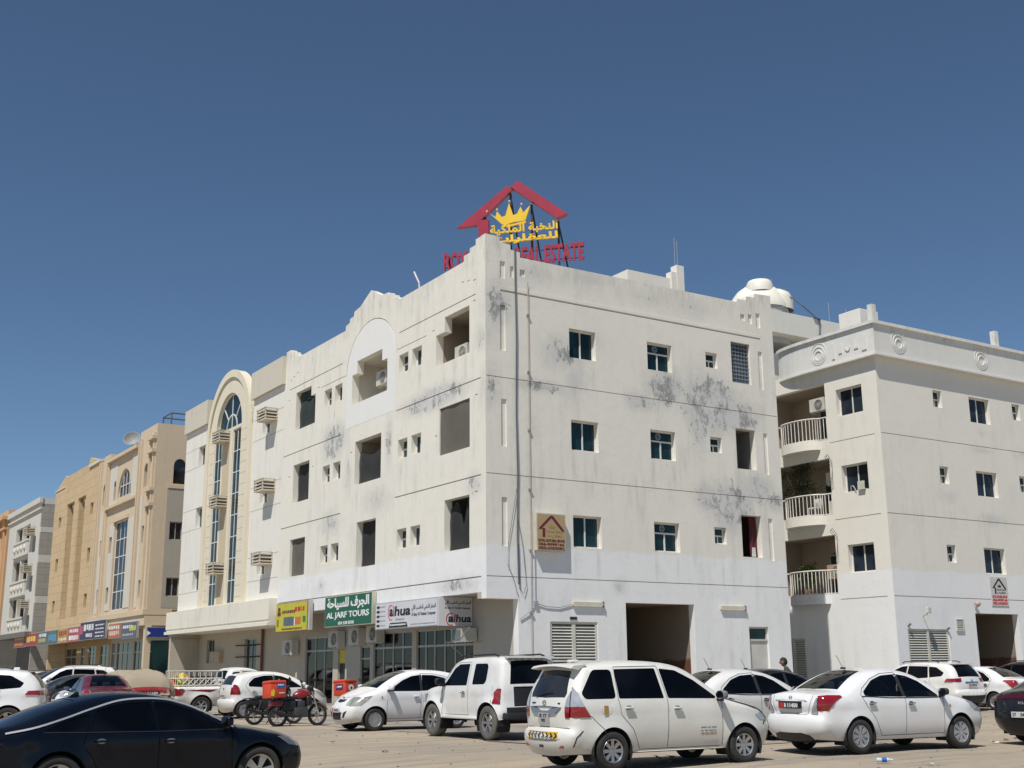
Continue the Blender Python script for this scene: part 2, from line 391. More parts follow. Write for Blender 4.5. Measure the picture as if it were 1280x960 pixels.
# ================================================================== shared materials
M_MAIN = stucco('main_plaster', (.78, .745, .66), low=(.81, .805, .79), zs=5.52, dirt=.34, top=15.9, blobs=[
    (7.7, 0, 11.6, 1.56, 1.2, 1.14, 0.726), (6.6, 0, 10.95, 1.32, 1, 0.6, 0.554), (9.9, 0, 11.2, 2.4, 1.2, 1.8, 0.792), (11.2, 0, 10.9, 1.92, 1, 1.08, 0.726), (9.2, 0, 10.3, 0.96, 1, 1.68, 0.528),
    (10.7, 0, 7.4, 1.92, 1, 1.68, 0.686), (9.5, 0, 7.7, 1.08, 1, 0.84, 0.66), (12, 0, 8.2, 1.68, 1, 1.2, 0.554), (12.9, 0, 7.8, 0.84, 1, 0.72, 0.594), (0.5, 0, 13.6, 0.96, 1, 1.44, 0.62), (0, 0.3, 12.5, 1, 0.66, 0.96, 0.45), (3.1, 0, 12.3, 1.56, 1, 1.2, 0.528),
    (3.6, 0, 11.3, 0.84, 1, 1.44, 0.436), (0, 3.6, 11, 1, 3.74, 0.66, 0.76), (0, 12, 10.8, 1, 1.87, 1.2, 0.74), (0, 7, 10, 1, 0.55, 1.92, 0.5), (2.2, 0, 11, 1.92, 1, 0.42, 0.55), (0.25, 0, 10.8, 0.6, 1, 1.2, 0.5), (0, 8, 7.9, 1, 2.2, 1.08, 0.475), (0, 12.2, 7.5, 1, 1.76, 0.96, 0.475), (0, 0.8, 7.6, 1, 1, 0.72, 0.502),
    (0, 1.8, 4.35, 1, 2.6, .5, 0.528), (5.3, 0, 4.35, .6, 1, .45, 0.475), (0, 12.9, 5.0, 1, .6, .6, 0.396), (0, 10.6, 9.4, 1, .7, 1.8, 0.396), (6.8, 0, 14.9, 5, 1, .7, 0.3)] + [(u_, 0, z_ - .55, .16, 1, .9, .34) for u_ in (3.5, 4.45, 7.0, 7.95, 10.1) for z_ in (12.2, 8.92, 5.62)] + [(0, u_, z_, 1, .2, 1.0, .36) for u_, z_ in ((1.3, 11.6), (2.8, 11.5), (4.6, 12.0), (6.0, 8.7), (9.7, 8.2), (12.0, 12.0), (1.2, 15.3), (4.0, 15.0), (5.2, 15.1), (12.8, 15.0), (14.5, 14.9))] + [(4.5, 0, 15.2, 3, 1, .6, .34), (9.0, 0, 14.9, 2.5, 1, .7, .34), (2.0, 0, 15.0, 1.5, 1, .8, .38), (4.6, 0, 12.9, 1.0, 1, .9, .3), (1.9, 0, 9.5, .5, 1, 1.5, .25)]+[(99, 0, 0, 1, 1, 1, .1)], patch=(.29, .288, .28))
M_RB = stucco('side_plaster', (.765, .732, .65), low=(.795, .79, .775), zs=5.45, dirt=.22, blobs=[
    (6.9, 0, 7.85, 1.8, 1, .45, .42), (4.0, 0, 8.7, 1.1, 1, .5, .36), (6.6, 0, 10.9, 1.6, 1, .25, .36), (9.5, 0, 11.0, 1.2, 1, .6, .3), (-1, 4.6, 4.4, 3, 1.5, .4, .3), (6.7, 0, 11.7, .7, 1, .35, .3)], speck=.3)
M_CREAM = stucco('cream_plaster', (.78, .735, .62), dirt=.28, speck=.25, blobs=[(0, .6, 5.0, 1, 1.6, .6, .34), (0, 3.0, 6.9, 1, 1.8, .5, .3)])
M_CREAM2 = stucco('cream_stone', (.73, .665, .52), dirt=.22, speck=.2)
M_WHITEP = stucco('white_panel', (.78, .75, .68), dirt=.3, speck=.2)
M_PARA = stucco('parapet_plaster', (.60, .56, .46), dirt=.3, speck=.2)
M_BEIGE = stucco('beige_plaster', (.62, .50, .355), dirt=.38, speck=.1)
M_STRIP = stucco('pale_strip', (.62, .58, .50), dirt=.25, speck=.1)
M_TAN = stucco('tan_block', (.60, .45, .27), dirt=.36, speck=.1, blocks=(1.3, .62))
M_GREY = stucco('grey_block', (.36, .34, .30), dirt=.2, speck=.1, blocks=(1.2, .55))
M_GREYW = stucco('grey_white', (.60, .58, .52), dirt=.35, speck=.2)
M_PEACH = stucco('peach_plaster', (.60, .38, .21), dirt=.2, speck=.1)
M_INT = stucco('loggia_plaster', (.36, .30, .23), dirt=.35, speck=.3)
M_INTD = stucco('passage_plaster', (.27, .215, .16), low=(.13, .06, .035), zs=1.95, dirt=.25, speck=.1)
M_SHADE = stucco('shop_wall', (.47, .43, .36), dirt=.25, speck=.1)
M_ROOF = flat('roof_screed', (.45, .42, .36), .9)
M_FRAME = flat('window_frame', (.72, .71, .67), .45)
M_FRAMEG = flat('aluminium_frame', (.42, .41, .38), .4, .3)
M_GLASS = glass()
M_GLASSB = glass('blue_glass', (.008, .013, .020), .12); M_GLASSB.node_tree.nodes['Principled BSDF'].inputs['Specular IOR Level'].default_value = .22; M_GLASS.node_tree.nodes['Principled BSDF'].inputs['Specular IOR Level'].default_value = .35
M_BLACK = flat('dark_void', (.012, .012, .013), .8)
M_LOUV = flat('louvre_paint', (.62, .60, .52), .55)
M_ACW = flat('ac_casing', (.60, .58, .51), .5, var=.2)
M_CAGE = flat('cage_paint', (.66, .58, .45), .7, var=.25)
M_RAIL = flat('white_rail', (.72, .70, .65), .5, var=.2)
M_CABLE = flat('cable_grey', (.10, .12, .14), .6)
M_PIPE = flat('pipe_pink', (.42, .33, .28), .6)
def net_mat(name, col, a):
    m = bpy.data.materials.new(name); m.use_nodes = True; nt = m.node_tree; bs = nt.nodes['Principled BSDF']; out = nt.nodes['Material Output']
    bs.inputs['Base Color'].default_value = (*col, 1); bs.inputs['Roughness'].default_value = .9
    tr = nt.nodes.new('ShaderNodeBsdfTransparent'); mx = nt.nodes.new('ShaderNodeMixShader')
    tc = nt.nodes.new('ShaderNodeTexCoord'); n = noise_n(nt, tc.outputs['Object'], 1.5, 4)
    nt.links.new(math_n(nt, 'ADD', a - .12, math_n(nt, 'MULTIPLY', n, .24)), mx.inputs[0]); nt.links.new(tr.outputs[0], mx.inputs[1]); nt.links.new(bs.outputs[0], mx.inputs[2]); nt.links.new(mx.outputs[0], out.inputs[0])
    return m
M_NET = net_mat('grey_net', (.15, .138, .115), .8)
M_NETT = net_mat('teal_net', (.03, .045, .042), .85)
M_NETD = net_mat('dark_net', (.03, .033, .032), .78)

# ================================================================== facade helpers
def window(par, fn, u0, u1, z0, z1, kind='slide', d=.17, mat=None, gl=None, fr=.055, lab=None):
    """frame is the part, panes are sub-parts"""
    mat = mat or M_FRAME; gl = gl or M_GLASS; m = MB()
    um = (u0 + u1) / 2; zm = z0 + (z1 - z0) * .64; f = fr
    obox(m, fn, u0, u1, z0, z0 + f, d, d + .06); obox(m, fn, u0, u1, z1 - f, z1, d, d + .06)
    obox(m, fn, u0, u0 + f, z0 + f, z1 - f, d, d + .06); obox(m, fn, u1 - f, u1, z0 + f, z1 - f, d, d + .06)
    cells = []
    if kind == 'slide':
        obox(m, fn, um - f * .45, um + f * .45, z0 + f, z1 - f, d - .01, d + .05); cells = [(u0 + f, um - f * .45, z0 + f, z1 - f), (um + f * .45, u1 - f, z0 + f, z1 - f)]
    elif kind == 'fan':
        obox(m, fn, u0 + f, u1 - f, zm - f * .5, zm + f * .5, d, d + .055); obox(m, fn, um - f * .5, um + f * .5, z0 + f, zm - f * .5, d - .01, d + .05)
        cells = [(u0 + f, um - f * .5, z0 + f, zm - f * .5), (um + f * .5, u1 - f, z0 + f, zm - f * .5), (u0 + f, u1 - f, zm + f * .5, z1 - f)]
    elif kind == 'small':
        zm = z0 + (z1 - z0) * .5; obox(m, fn, u0 + f, u1 - f, zm - f * .5, zm + f * .5, d, d + .055); obox(m, fn, um - f * .4, um + f * .4, z0 + f, zm - f * .5, d, d + .05)
        cells = [(u0 + f, um - f * .4, z0 + f, zm - f * .5), (um + f * .4, u1 - f, z0 + f, zm - f * .5), (u0 + f, u1 - f, zm + f * .5, z1 - f)]
    elif kind == 'one': cells = [(u0 + f, u1 - f, z0 + f, z1 - f)]
    elif isinstance(kind, tuple):       # grid (columns, rows)
        c, r = kind; us = [u0 + f + (u1 - u0 - 2 * f) * i / c for i in range(c + 1)]; zs = [z0 + f + (z1 - z0 - 2 * f) * i / r for i in range(r + 1)]
        for a in us[1:-1]: obox(m, fn, a - f * .4, a + f * .4, z0 + f, z1 - f, d, d + .05)
        for b in zs[1:-1]: obox(m, fn, u0 + f, u1 - f, b - f * .4, b + f * .4, d + .004, d + .046)
        cells = [(us[i] + f * .4 * (i > 0), us[i + 1] - f * .4 * (i < c - 1), zs[j] + f * .4 * (j > 0), zs[j + 1] - f * .4 * (j < r - 1)) for i in range(c) for j in range(r)]
    w = m.build('window', mat, par)
    for k, c in enumerate(cells):
        q = MB(); dd = d + .02 + (.012 if k % 2 else 0); obox(q, fn, c[0] - .003, c[1] + .003, c[2] - .003, c[3] + .003, dd, dd + .012); q.build('pane', gl, w)
    if kind == 'fan':
        c = cells[2]; q = MB(); cu, cz = (c[0] + c[1]) / 2 - .1, (c[2] + c[3]) / 2; r = min(.16, (c[3] - c[2]) * .42)
        ring = [(cu + r * math.cos(t * math.pi / 8), cz + r * math.sin(t * math.pi / 8)) for t in range(16)]; inn = [(cu + r * .72 * math.cos(t * math.pi / 8), cz + r * .72 * math.sin(t * math.pi / 8)) for t in range(16)]
        q.prism(ring, fn, d - .01, d + .018, [inn])
        for t in range(4):
            a = t * math.pi / 2 + .4; q.prism([(cu, cz), (cu + r * .7 * math.cos(a), cz + r * .7 * math.sin(a)), (cu + r * .7 * math.cos(a + .7), cz + r * .7 * math.sin(a + .7))], fn, d + .002, d + .012)
        q.build('extractor_fan', flat('fan_grey', (.25, .26, .25), .5), w)
    return w
def hollow(par, fn, u0, u1, z0, z1, d0, d1, mat, name='loggia', back=None):
    """a room niche behind an opening: floor, ceiling, two cheeks and a back"""
    m = MB(); t = .05
    obox(m, fn, u0 - t, u0, z0, z1, d0, d1); obox(m, fn, u1, u1 + t, z0, z1, d0, d1)
    obox(m, fn, u0 - t, u1 + t, z0 - t, z0, d0, d1); obox(m, fn, u0 - t, u1 + t, z1, z1 + t, d0, d1)
    if not back: obox(m, fn, u0 - t, u1 + t, z0 - t, z1 + t, d1, d1 + t)
    o = m.build(name, mat, par)
    if back: q = MB(); obox(q, fn, u0 - t, u1 + t, z0 - t, z1 + t, d1, d1 + t); q.build('back_wall', back, o)
    return o
def net(par, fn, u0, u1, z0, z1, d, mat, sag=.0, name='net_screen', cut=None):
    m = MB(); n = 12; k = 8; vs = []
    for j in range(k + 1):
        for i in range(n + 1):
            s = i / n; t = j / k; zz = z0 + (z1 - z0) * t - sag * math.sin(math.pi * s) * t
            if cut: zz = z0 + (z1 - z0) * t * cut(s)
            dd = d + (.012 * math.sin(s * 11 + t * 2) + .008 * math.sin(t * 7)) * (1 if d < .15 else 2.5)
            vs.append(fn(u0 + (u1 - u0) * s, zz, dd))
    m.add(vs, [(j * (n + 1) + i, j * (n + 1) + i + 1, (j + 1) * (n + 1) + i + 1, (j + 1) * (n + 1) + i) for j in range(k) for i in range(n)])
    return m.build(name, mat, par, smooth=60)
def grooves(fn, lst, thick=.045):
    pass
def ac_condenser(base, axis, label, w=.8, h=.58, dep=.3, mat=None, group='outdoor air conditioning units'):
    """axis 'L': faces -x ; 'R': faces -y ; base = frame point at the middle of its underside back edge"""
    t = thing('ac_unit', label, 'air conditioner', base, group)
    bx, by, bz = base; fn = (lambda a, z, d: (bx - dep + d, by + a, bz + z)) if axis == 'L' else (lambda a, z, d: (bx + a, by - dep + d, bz + z))
    m = MB(); obox(m, fn, -w / 2, w / 2, .05, h, 0, dep); 
    obox(m, fn, -w / 2 + .05, -w / 2 + .12, 0, .05, .03, dep - .03); obox(m, fn, w / 2 - .12, w / 2 - .05, 0, .05, .03, dep - .03)
    body = m.build('casing', mat or M_ACW, t)
    cu = -w * .12; cz = h * .53; r = h * .37
    ring = lambda q: [(cu + q * math.cos(k * math.pi / 10), cz + q * math.sin(k * math.pi / 10)) for k in range(20)]
    MB().prism(ring(r), fn, -.004, .0, ()).build('fan_opening', M_BLACK, t)
    g = MB()
    for q in (1.0, .75, .5, .25): g.prism(ring(r * q), fn, -.022, -.012, [ring(r * q - .012)])
    for k in range(4):
        a = k * math.pi / 4; c, s_ = math.cos(a), math.sin(a)
        g.prism([(cu - r * c - .005 * s_, cz - r * s_ + .005 * c), (cu + r * c - .005 * s_, cz + r * s_ + .005 * c), (cu + r * c + .005 * s_, cz + r * s_ - .005 * c), (cu - r * c + .005 * s_, cz - r * s_ - .005 * c)], fn, -.012, -.005)
    g.build('grille', M_ACW, t)
    f = MB()
    for k in range(3):
        a = k * 2.094; f.prism([(cu, cz), (cu + r * .85 * math.cos(a), cz + r * .85 * math.sin(a)), (cu + r * .85 * math.cos(a + .9), cz + r * .85 * math.sin(a + .9))], fn, -.010 + .001 * k, -.006 + .001 * k)
    f.build('fan', flat('fan_dark', (.09, .09, .09), .5), t)
    return t
def bracket(par, fn, u, z, d0, w=.5):
    m = MB(); m.tube([fn(u, z, d0), fn(u, z, d0 - w)], .018, 5); m.tube([fn(u, z - .35, d0), fn(u, z, d0 - w)], .018, 5)
    return m.build('bracket', M_FRAMEG, par)

# ================================================================== MAIN BUILDING
W_MAIN, L_MAIN = 13.3, 17.5
mainb = thing('apartment_building', 'white weathered four storey corner block with stepped parapet and shops under its left face', 'building', (0, 0, 0))
fl, frr = FL(0), FR(0)
parL = [(.3, 16.05), (.62, 16.05), (.62, 15.85), (1.02, 15.85), (1.02, 15.69), (1.43, 15.69), (1.43, 15.48), (6.35, 15.43), (6.42, 15.56), (6.82, 15.6), (6.86, 15.78), (7.2, 15.8), (7.26, 15.97), (7.8, 16.0), (8.77, 16.47), (9.75, 16.04),
        (10.3, 15.97), (10.33, 15.79), (10.7, 15.77), (10.72, 15.6), (11.08, 15.56), (11.1, 15.36), (16.1, 15.36), (16.15, 15.52), (16.5, 15.54), (16.55, 15.72), (16.95, 15.74), (17.0, 15.9), (17.5, 15.9)]
def arc(cx, cz, rx, rz, a0, a1, n): return [(cx + rx * math.cos(R(a0 + (a1 - a0) * i / n)), cz + rz * math.sin(R(a0 + (a1 - a0) * i / n))) for i in range(n + 1)]
NT = [(1.05, 12.13), (1.05, 13.80), (2.76, 13.80), (2.76, 13.27), (3.38, 13.27), (3.38, 12.13)]
NM = [(7.21, 12.05), (7.21, 13.32), (7.66, 13.32), (7.66, 13.79), (9.90, 13.79), (9.90, 13.28), (10.35, 13.28), (10.35, 12.05)]
NL = [(14.03, 12.0), (14.03, 13.27), (14.50, 13.27), (14.50, 13.72), (16.18, 13.72), (16.18, 12.0)]
bigs = [(1.03, 3.10, 8.87, 10.54), (1.05, 2.72, 5.52, 7.27), (7.64, 9.95, 8.74, 10.48), (7.98, 9.66, 5.5, 7.25), (14.48, 16.22, 8.77, 10.45), (14.70, 16.32, 5.6, 7.19)]
smalls = []
for zt in (13.19, 9.94, 6.63):
    for a, b in ((4.45, 5.19), (5.50, 6.24), (11.30, 12.02), (12.34, 13.08)): smalls.append((a, b, zt - .72, zt))
rec = [rect(.62, 6.28, 14.07, 14.11), rect(4.1, 6.42, 13.44, 13.47), rect(11.28, 16.95, 13.99, 14.03), rect(10.98, 13.46, 13.40, 13.43),
       rect(.31, 6.42, 11.07, 11.11), rect(11.3, 17.46, 10.99, 11.03), rect(.31, 6.45, 7.81, 7.85), rect(11.2, 17.46, 7.76, 7.80), rect(.31, 17.46, 4.52, 4.56)]
for a, z in ((1.5, 14.74), (1.1, 14.68), (.72, 14.60), (.72, 13.86), (3.6, 13.5), (16.85, 14.42), (16.5, 14.53), (16.1, 14.63), (16.95, 13.5), (13.7, 13.46), (.6, 10.55), (.6, 7.3), (3.35, 9.6), (7.2, 10.1), (10.3, 10.1), (14.1, 10.1), (16.7, 10.0)): rec.append(rect(a - .09, a + .09, z, z + .035))
for s_, a0 in ((1, .45), (1, .0)): pass
arch_line = arc(8.70, 13.35, 2.22, 1.88, 180, 0, 22)
arch_rec = [(p[0], p[1]) for p in arch_line] + [(p[0], p[1]) for p in arc(8.70, 13.35, 2.185, 1.845, 0, 180, 22)]
holes = [NT, NM, NL] + [rect(a, b, c, d) for a, b, c, d in bigs] + [rect(a, b, c, d) for a, b, c, d in smalls]
outer = [(.3, 4.05), (17.5, 4.05)] + parL[::-1]
m = MB().prism(outer, fl, 0, .3, holes + rec + [arch_rec])
m.build('street_wall', M_MAIN, mainb)
m = MB()
for r_ in rec + [arch_rec]: m.prism(r_, fl, .035, .06)
m.build('joint_backing', flat('joint_dark', (.30, .28, .25), .9), mainb)
MB().prism([(6.55, 11.15), (10.85, 11.15)] + arc(8.70, 13.35, 2.15, 1.82, 0, 180, 22), fl, -.004, 0, [NM[::1]]).build('fresh_paint', stucco('fresh_white', (.785, .775, .745), dirt=.12, speck=.1), mainb)
tag(MB().tube([(.2, 5.0, 15.3), (.15, 5.0, 15.75), (.1, 5.12, 16.0), (.1, 5.3, 16.25)], .035, 6).build('vent_pipe', M_RAIL, None, (.2, 5.0, 15.3)), 'short bent white pipe rising over the street parapet of the corner block', 'pipe')
# camera-side wall
winR = [(3.42, 4.57, 12.18, 13.23), (6.9, 8.06, 12.2, 13.24), (9.72, 10.30, 12.65, 13.24), (3.43, 4.59, 8.91, 9.97), (6.91, 8.07, 8.91, 9.98), (9.75, 10.32, 9.40, 9.99), (3.43, 4.62, 5.60, 6.68), (6.93, 8.09, 5.62, 6.66), (9.75, 10.32, 6.02, 6.63)]
tallR = [(11.03, 12.02, 12.23, 13.84), (11.05, 12.05, 8.9, 10.44), (11.10, 12.10, 5.61, 7.16)]
parR = [(0, 16.07), (.58, 16.07), (.58, 15.88), (1.02, 15.85), (1.02, 15.68), (1.41, 15.64), (1.41, 15.46), (11.45, 15.49), (11.5, 15.62), (11.95, 15.64), (12.0, 15.8), (12.4, 15.82), (12.45, 16.0), (13.3, 16.02)]
recR = [rect(.60, 12.6, 14.12, 14.15), rect(.02, 13.28, 11.10, 11.125), rect(.02, 13.28, 7.84, 7.865), rect(.02, 13.28, 4.53, 4.555),
        rect(.58, .79, 14.58, 15.2), rect(1.0, 1.14, 14.68, 15.08), rect(1.39, 1.6, 14.78, 15.03), rect(.58, .79, 12.04, 13.63), rect(.60, .81, 8.78, 10.38), rect(.60, .81, 5.51, 7.1),
        rect(11.62, 11.84, 14.77, 15.03), rect(12.02, 12.22, 14.69, 15.08), rect(12.44, 12.66, 14.59, 15.19), rect(12.44, 12.66, 12.1, 13.63), rect(12.47, 12.68, 8.78, 10.38), rect(12.47, 12.68, 5.51, 7.1)]
LOUVR = (2.43, 4.35, .24, 3.15); GAR = (5.56, 8.62, 0, 3.82); DOOR = (11.2, 12.16, .22, 3.08)
outerR = [(0, 3.84), (1.2, 3.84), (1.2, 0), (GAR[0], 0), (GAR[0], GAR[3]), (GAR[1], GAR[3]), (GAR[1], 0), (13.3, 0)] + parR[::-1]
m = MB().prism(outerR, frr, 0, .3, [rect(*w) for w in winR + tallR] + recR + [rect(*LOUVR), rect(*DOOR)])
m.build('side_wall', M_MAIN, mainb)
m = MB()
for i, r_ in enumerate(recR):
    m.prism(r_, frr, .05 if i > 3 else .035, .08)
m.build('joint_backing', M_MAIN, mainb)
m = MB()
for r_ in recR[:4]: m.prism(r_, frr, .028, .034)
m.build('joint_shadow_line', flat('joint_dark', (.30, .28, .25), .9), mainb)
# band between the joint and the parapet, slightly proud
m = MB(); obox(m, frr, .60, 12.6, 14.18, 14.30, -.015, 0); m.build('band', M_MAIN, mainb)
m = MB(); m.box(.3, 13.0, .3, 17.5, 14.85, 15.0); m.build('roof', M_ROOF, mainb)
m = MB(); m.box(13.0, 13.3, .3, 17.5, 0, 15.5); m.box(.3, 13.0, 17.2, 17.5, 4.2, 15.4); m.box(1.45, 13.0, 17.2, 17.5, 0, 4.2); m.build('rear_wall', M_MAIN, mainb)
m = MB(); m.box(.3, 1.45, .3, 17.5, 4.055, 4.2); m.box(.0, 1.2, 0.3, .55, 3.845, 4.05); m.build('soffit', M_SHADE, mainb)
for (a, b, c, d), k in zip(winR, ['slide', 'fan', 'small'] * 3): window(mainb, frr, a, b, c, d, k)
# rooftop windows on the street wall
for i, (a, b, c, d) in enumerate(smalls): window(mainb, fl, a, b, c, d, 'small' if i % 2 else 'slide', d=.2, fr=.06)
# loggias
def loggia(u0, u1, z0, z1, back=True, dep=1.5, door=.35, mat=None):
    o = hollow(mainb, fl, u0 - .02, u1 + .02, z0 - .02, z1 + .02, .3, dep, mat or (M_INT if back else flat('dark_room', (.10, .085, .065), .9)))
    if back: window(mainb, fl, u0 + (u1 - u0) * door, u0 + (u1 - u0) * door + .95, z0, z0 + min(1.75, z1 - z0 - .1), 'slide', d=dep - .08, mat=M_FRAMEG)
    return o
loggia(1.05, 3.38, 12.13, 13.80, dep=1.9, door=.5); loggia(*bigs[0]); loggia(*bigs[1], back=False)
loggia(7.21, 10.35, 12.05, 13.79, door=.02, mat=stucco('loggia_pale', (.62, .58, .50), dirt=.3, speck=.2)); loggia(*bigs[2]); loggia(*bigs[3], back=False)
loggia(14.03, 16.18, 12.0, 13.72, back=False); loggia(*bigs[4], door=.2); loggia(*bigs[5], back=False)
net(mainb, fl, 1.02, 3.11, 8.86, 10.55, .05, M_NET); net(mainb, fl, 1.06, 2.71, 5.53, 7.26, .24, M_NETD, cut=lambda s: .45 + .55 * (abs(math.sin(s * 5.2 + .6)) if s < .8 else .75))
net(mainb, fl, 14.04, 16.17, 12.01, 13.26, .22, M_NETT); net(mainb, fl, 14.5, 16.17, 13.27, 13.71, .22, M_NETT)
net(mainb, fl, 7.66, 9.94, 8.75, 10.1, .22, M_NETD, sag=.25); net(mainb, fl, 14.5, 16.21, 8.78, 10.44, .26, M_NETD); net(mainb, fl, 14.71, 16.31, 5.61, 7.18, .12, M_NET)
net(mainb, fl, 7.99, 9.65, 5.51, 7.24, .27, M_NETD)
ac_condenser((.72, 2.35, 12.15), 'L', 'dusty outdoor air conditioner standing in the uppermost balcony opening by the corner', w=.85, h=.6)
ac_condenser((.78, 8.7, 12.6), 'L', 'air conditioner boxed in the notched balcony opening beneath the arch', w=.9, h=.6)
# lattice screen, grey board and open window in the tall openings
m_lat = flat('lattice_block', (.17, .20, .24), .7, var=.2)
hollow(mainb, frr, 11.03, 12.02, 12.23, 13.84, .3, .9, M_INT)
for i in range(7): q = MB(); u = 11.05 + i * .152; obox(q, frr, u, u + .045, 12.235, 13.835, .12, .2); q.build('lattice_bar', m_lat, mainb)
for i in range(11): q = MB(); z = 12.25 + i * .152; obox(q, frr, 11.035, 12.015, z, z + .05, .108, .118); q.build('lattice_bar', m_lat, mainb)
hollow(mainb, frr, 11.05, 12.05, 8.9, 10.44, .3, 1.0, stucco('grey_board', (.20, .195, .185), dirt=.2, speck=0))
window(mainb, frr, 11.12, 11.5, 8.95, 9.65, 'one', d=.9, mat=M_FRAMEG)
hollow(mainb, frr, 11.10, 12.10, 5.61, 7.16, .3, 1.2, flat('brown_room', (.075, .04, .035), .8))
m = MB(); pts = []
net(mainb, frr, 11.75, 12.09, 5.62, 7.15, .28, flat('red_curtain', (.10, .02, .022), .9), name='curtain')
m = MB(); m.add(*[[(11.8, .2, 5.66), (11.95, .2, 5.66), (11.93, .2, 6.0), (11.82, .2, 6.0), (11.8, .26, 5.66), (11.95, .26, 5.66), (11.93, .26, 6.0), (11.82, .26, 6.0)], [(0, 1, 2, 3), (4, 7, 6, 5), (0, 4, 5, 1), (1, 5, 6, 2), (2, 6, 7, 3), (3, 7, 4, 0)]])
tag(m.build('hanging_cloth', flat('cloth_white', (.6, .6, .58), .9), None, (11.8, .2, 5.66)), 'small white cloth hanging in the dark red curtained opening of the corner block', 'cloth')
# louvre doors (each slat its own part)
def louvre_door(par, fn, u0, u1, z0, z1, pitch=.098):
    um = (u0 + u1) / 2; m = MB()
    for a, b in ((u0, u0 + .08), (um - .07, um + .07), (u1 - .08, u1)): obox(m, fn, a, b, z0, z1, .03, .10)
    obox(m, fn, u0 + .08, um - .07, z1 - .08, z1, .03, .10); obox(m, fn, um + .07, u1 - .08, z1 - .08, z1, .03, .10)
    d = m.build('louvre_door', M_LOUV, par)
    q = MB(); obox(q, fn, u0, u1, z0, z1, .20, .24); q.build('backing', flat('louvre_back', (.16, .14, .12), .9), d)
    sl = None; z = z0 + .06
    while z < z1 - .12:
        for a, b in ((u0 + .08, um - .07), (um + .07, u1 - .08)):
            s = MB(); p = [fn(a, z, .045), fn(b, z, .045), fn(b, z + .062, .10), fn(a, z + .062, .10), fn(a, z + .012, .04), fn(b, z + .012, .04), fn(b, z + .074, .095), fn(a, z + .074, .095)]
            s.add(p, [(0, 1, 2, 3), (4, 7, 6, 5), (0, 4, 5, 1), (1, 5, 6, 2), (2, 6, 7, 3), (3, 7, 4, 0)]); s.build('slat', M_LOUV, d)
        z += pitch
    return d
louvre_door(mainb, frr, *LOUVR)
# small door with dark light above
m = MB(); obox(m, frr, 11.2, 12.16, .22, 2.58, .10, .15); obox(m, frr, 11.2, 12.16, 2.58, 2.64, .06, .16); obox(m, frr, 11.2, 11.26, 2.64, 3.08, .08, .15); obox(m, frr, 12.1, 12.16, 2.64, 3.08, .08, .15); obox(m, frr, 11.26, 12.1, 3.02, 3.08, .08, .15)
dr = m.build('door', flat('door_cream', (.56, .54, .49), .5), mainb); q = MB(); obox(q, frr, 11.26, 12.1, 2.64, 3.02, .12, .14); q.build('pane', M_GLASS, dr)
q = MB(); obox(q, frr, 11.28, 11.32, 1.05, 1.25, .05, .10); q.build('handle', M_FRAMEG, dr)
# passage
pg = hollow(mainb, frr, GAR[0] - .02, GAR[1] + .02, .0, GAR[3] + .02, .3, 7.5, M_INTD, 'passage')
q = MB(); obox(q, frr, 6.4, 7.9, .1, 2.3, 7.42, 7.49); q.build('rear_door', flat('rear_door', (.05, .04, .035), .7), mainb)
# ground-floor shop line, set back
fs_ = FL(1.2)
bays = [(2.82, 6.9, .24, 3.08), (7.24, 10.44, .24, 3.08), (10.72, 11.6, .24, 2.6), (14.2, 17.1, .24, 3.08), (13.0, 13.7, .24, 2.5)]
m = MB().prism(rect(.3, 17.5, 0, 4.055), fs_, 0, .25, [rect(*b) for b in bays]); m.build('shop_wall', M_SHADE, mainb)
def shopfront(par, fn, u0, u1, z0, z1, cols, tz=.79, gl=None, mat=None, name='shopfront', d=.05):
    mat = mat or M_FRAMEG; m = MB(); f = .07; zt = z0 + (z1 - z0) * tz; us = [u0 + (u1 - u0) * c for c in cols]
    obox(m, fn, u0, u1, z1 - f, z1, d, d + .08); obox(m, fn, u0, u1, z0, z0 + .1, d, d + .08)
    for u in us: obox(m, fn, max(u0, u - f / 2), min(u1, u + f / 2), z0 + .1, z1 - f, d + .003, d + .077)
    obox(m, fn, u0 + f / 2, u1 - f / 2, zt - f / 2, zt + f / 2, d + .006, d + .07)
    o = m.build(name, mat, par)
    for a, b in zip(us[:-1], us[1:]):
        for c, e in ((z0 + .1, zt - f / 2), (zt + f / 2, z1 - f)): q = MB(); obox(q, fn, a + f / 2, b - f / 2, c, e, d + .03, d + .04); q.build('pane', gl or clear_glass('shop_glass', (.62, .66, .64), .62), o)
    return o
shopfront(mainb, fs_, *bays[0], (0, .16, .32, .5, .68, .84, 1)); shopfront(mainb, fs_, *bays[1], (0, .25, .5, .75, 1)); shopfront(mainb, fs_, *bays[2], (0, 1)); shopfront(mainb, fs_, *bays[3], (0, .33, .66, 1))
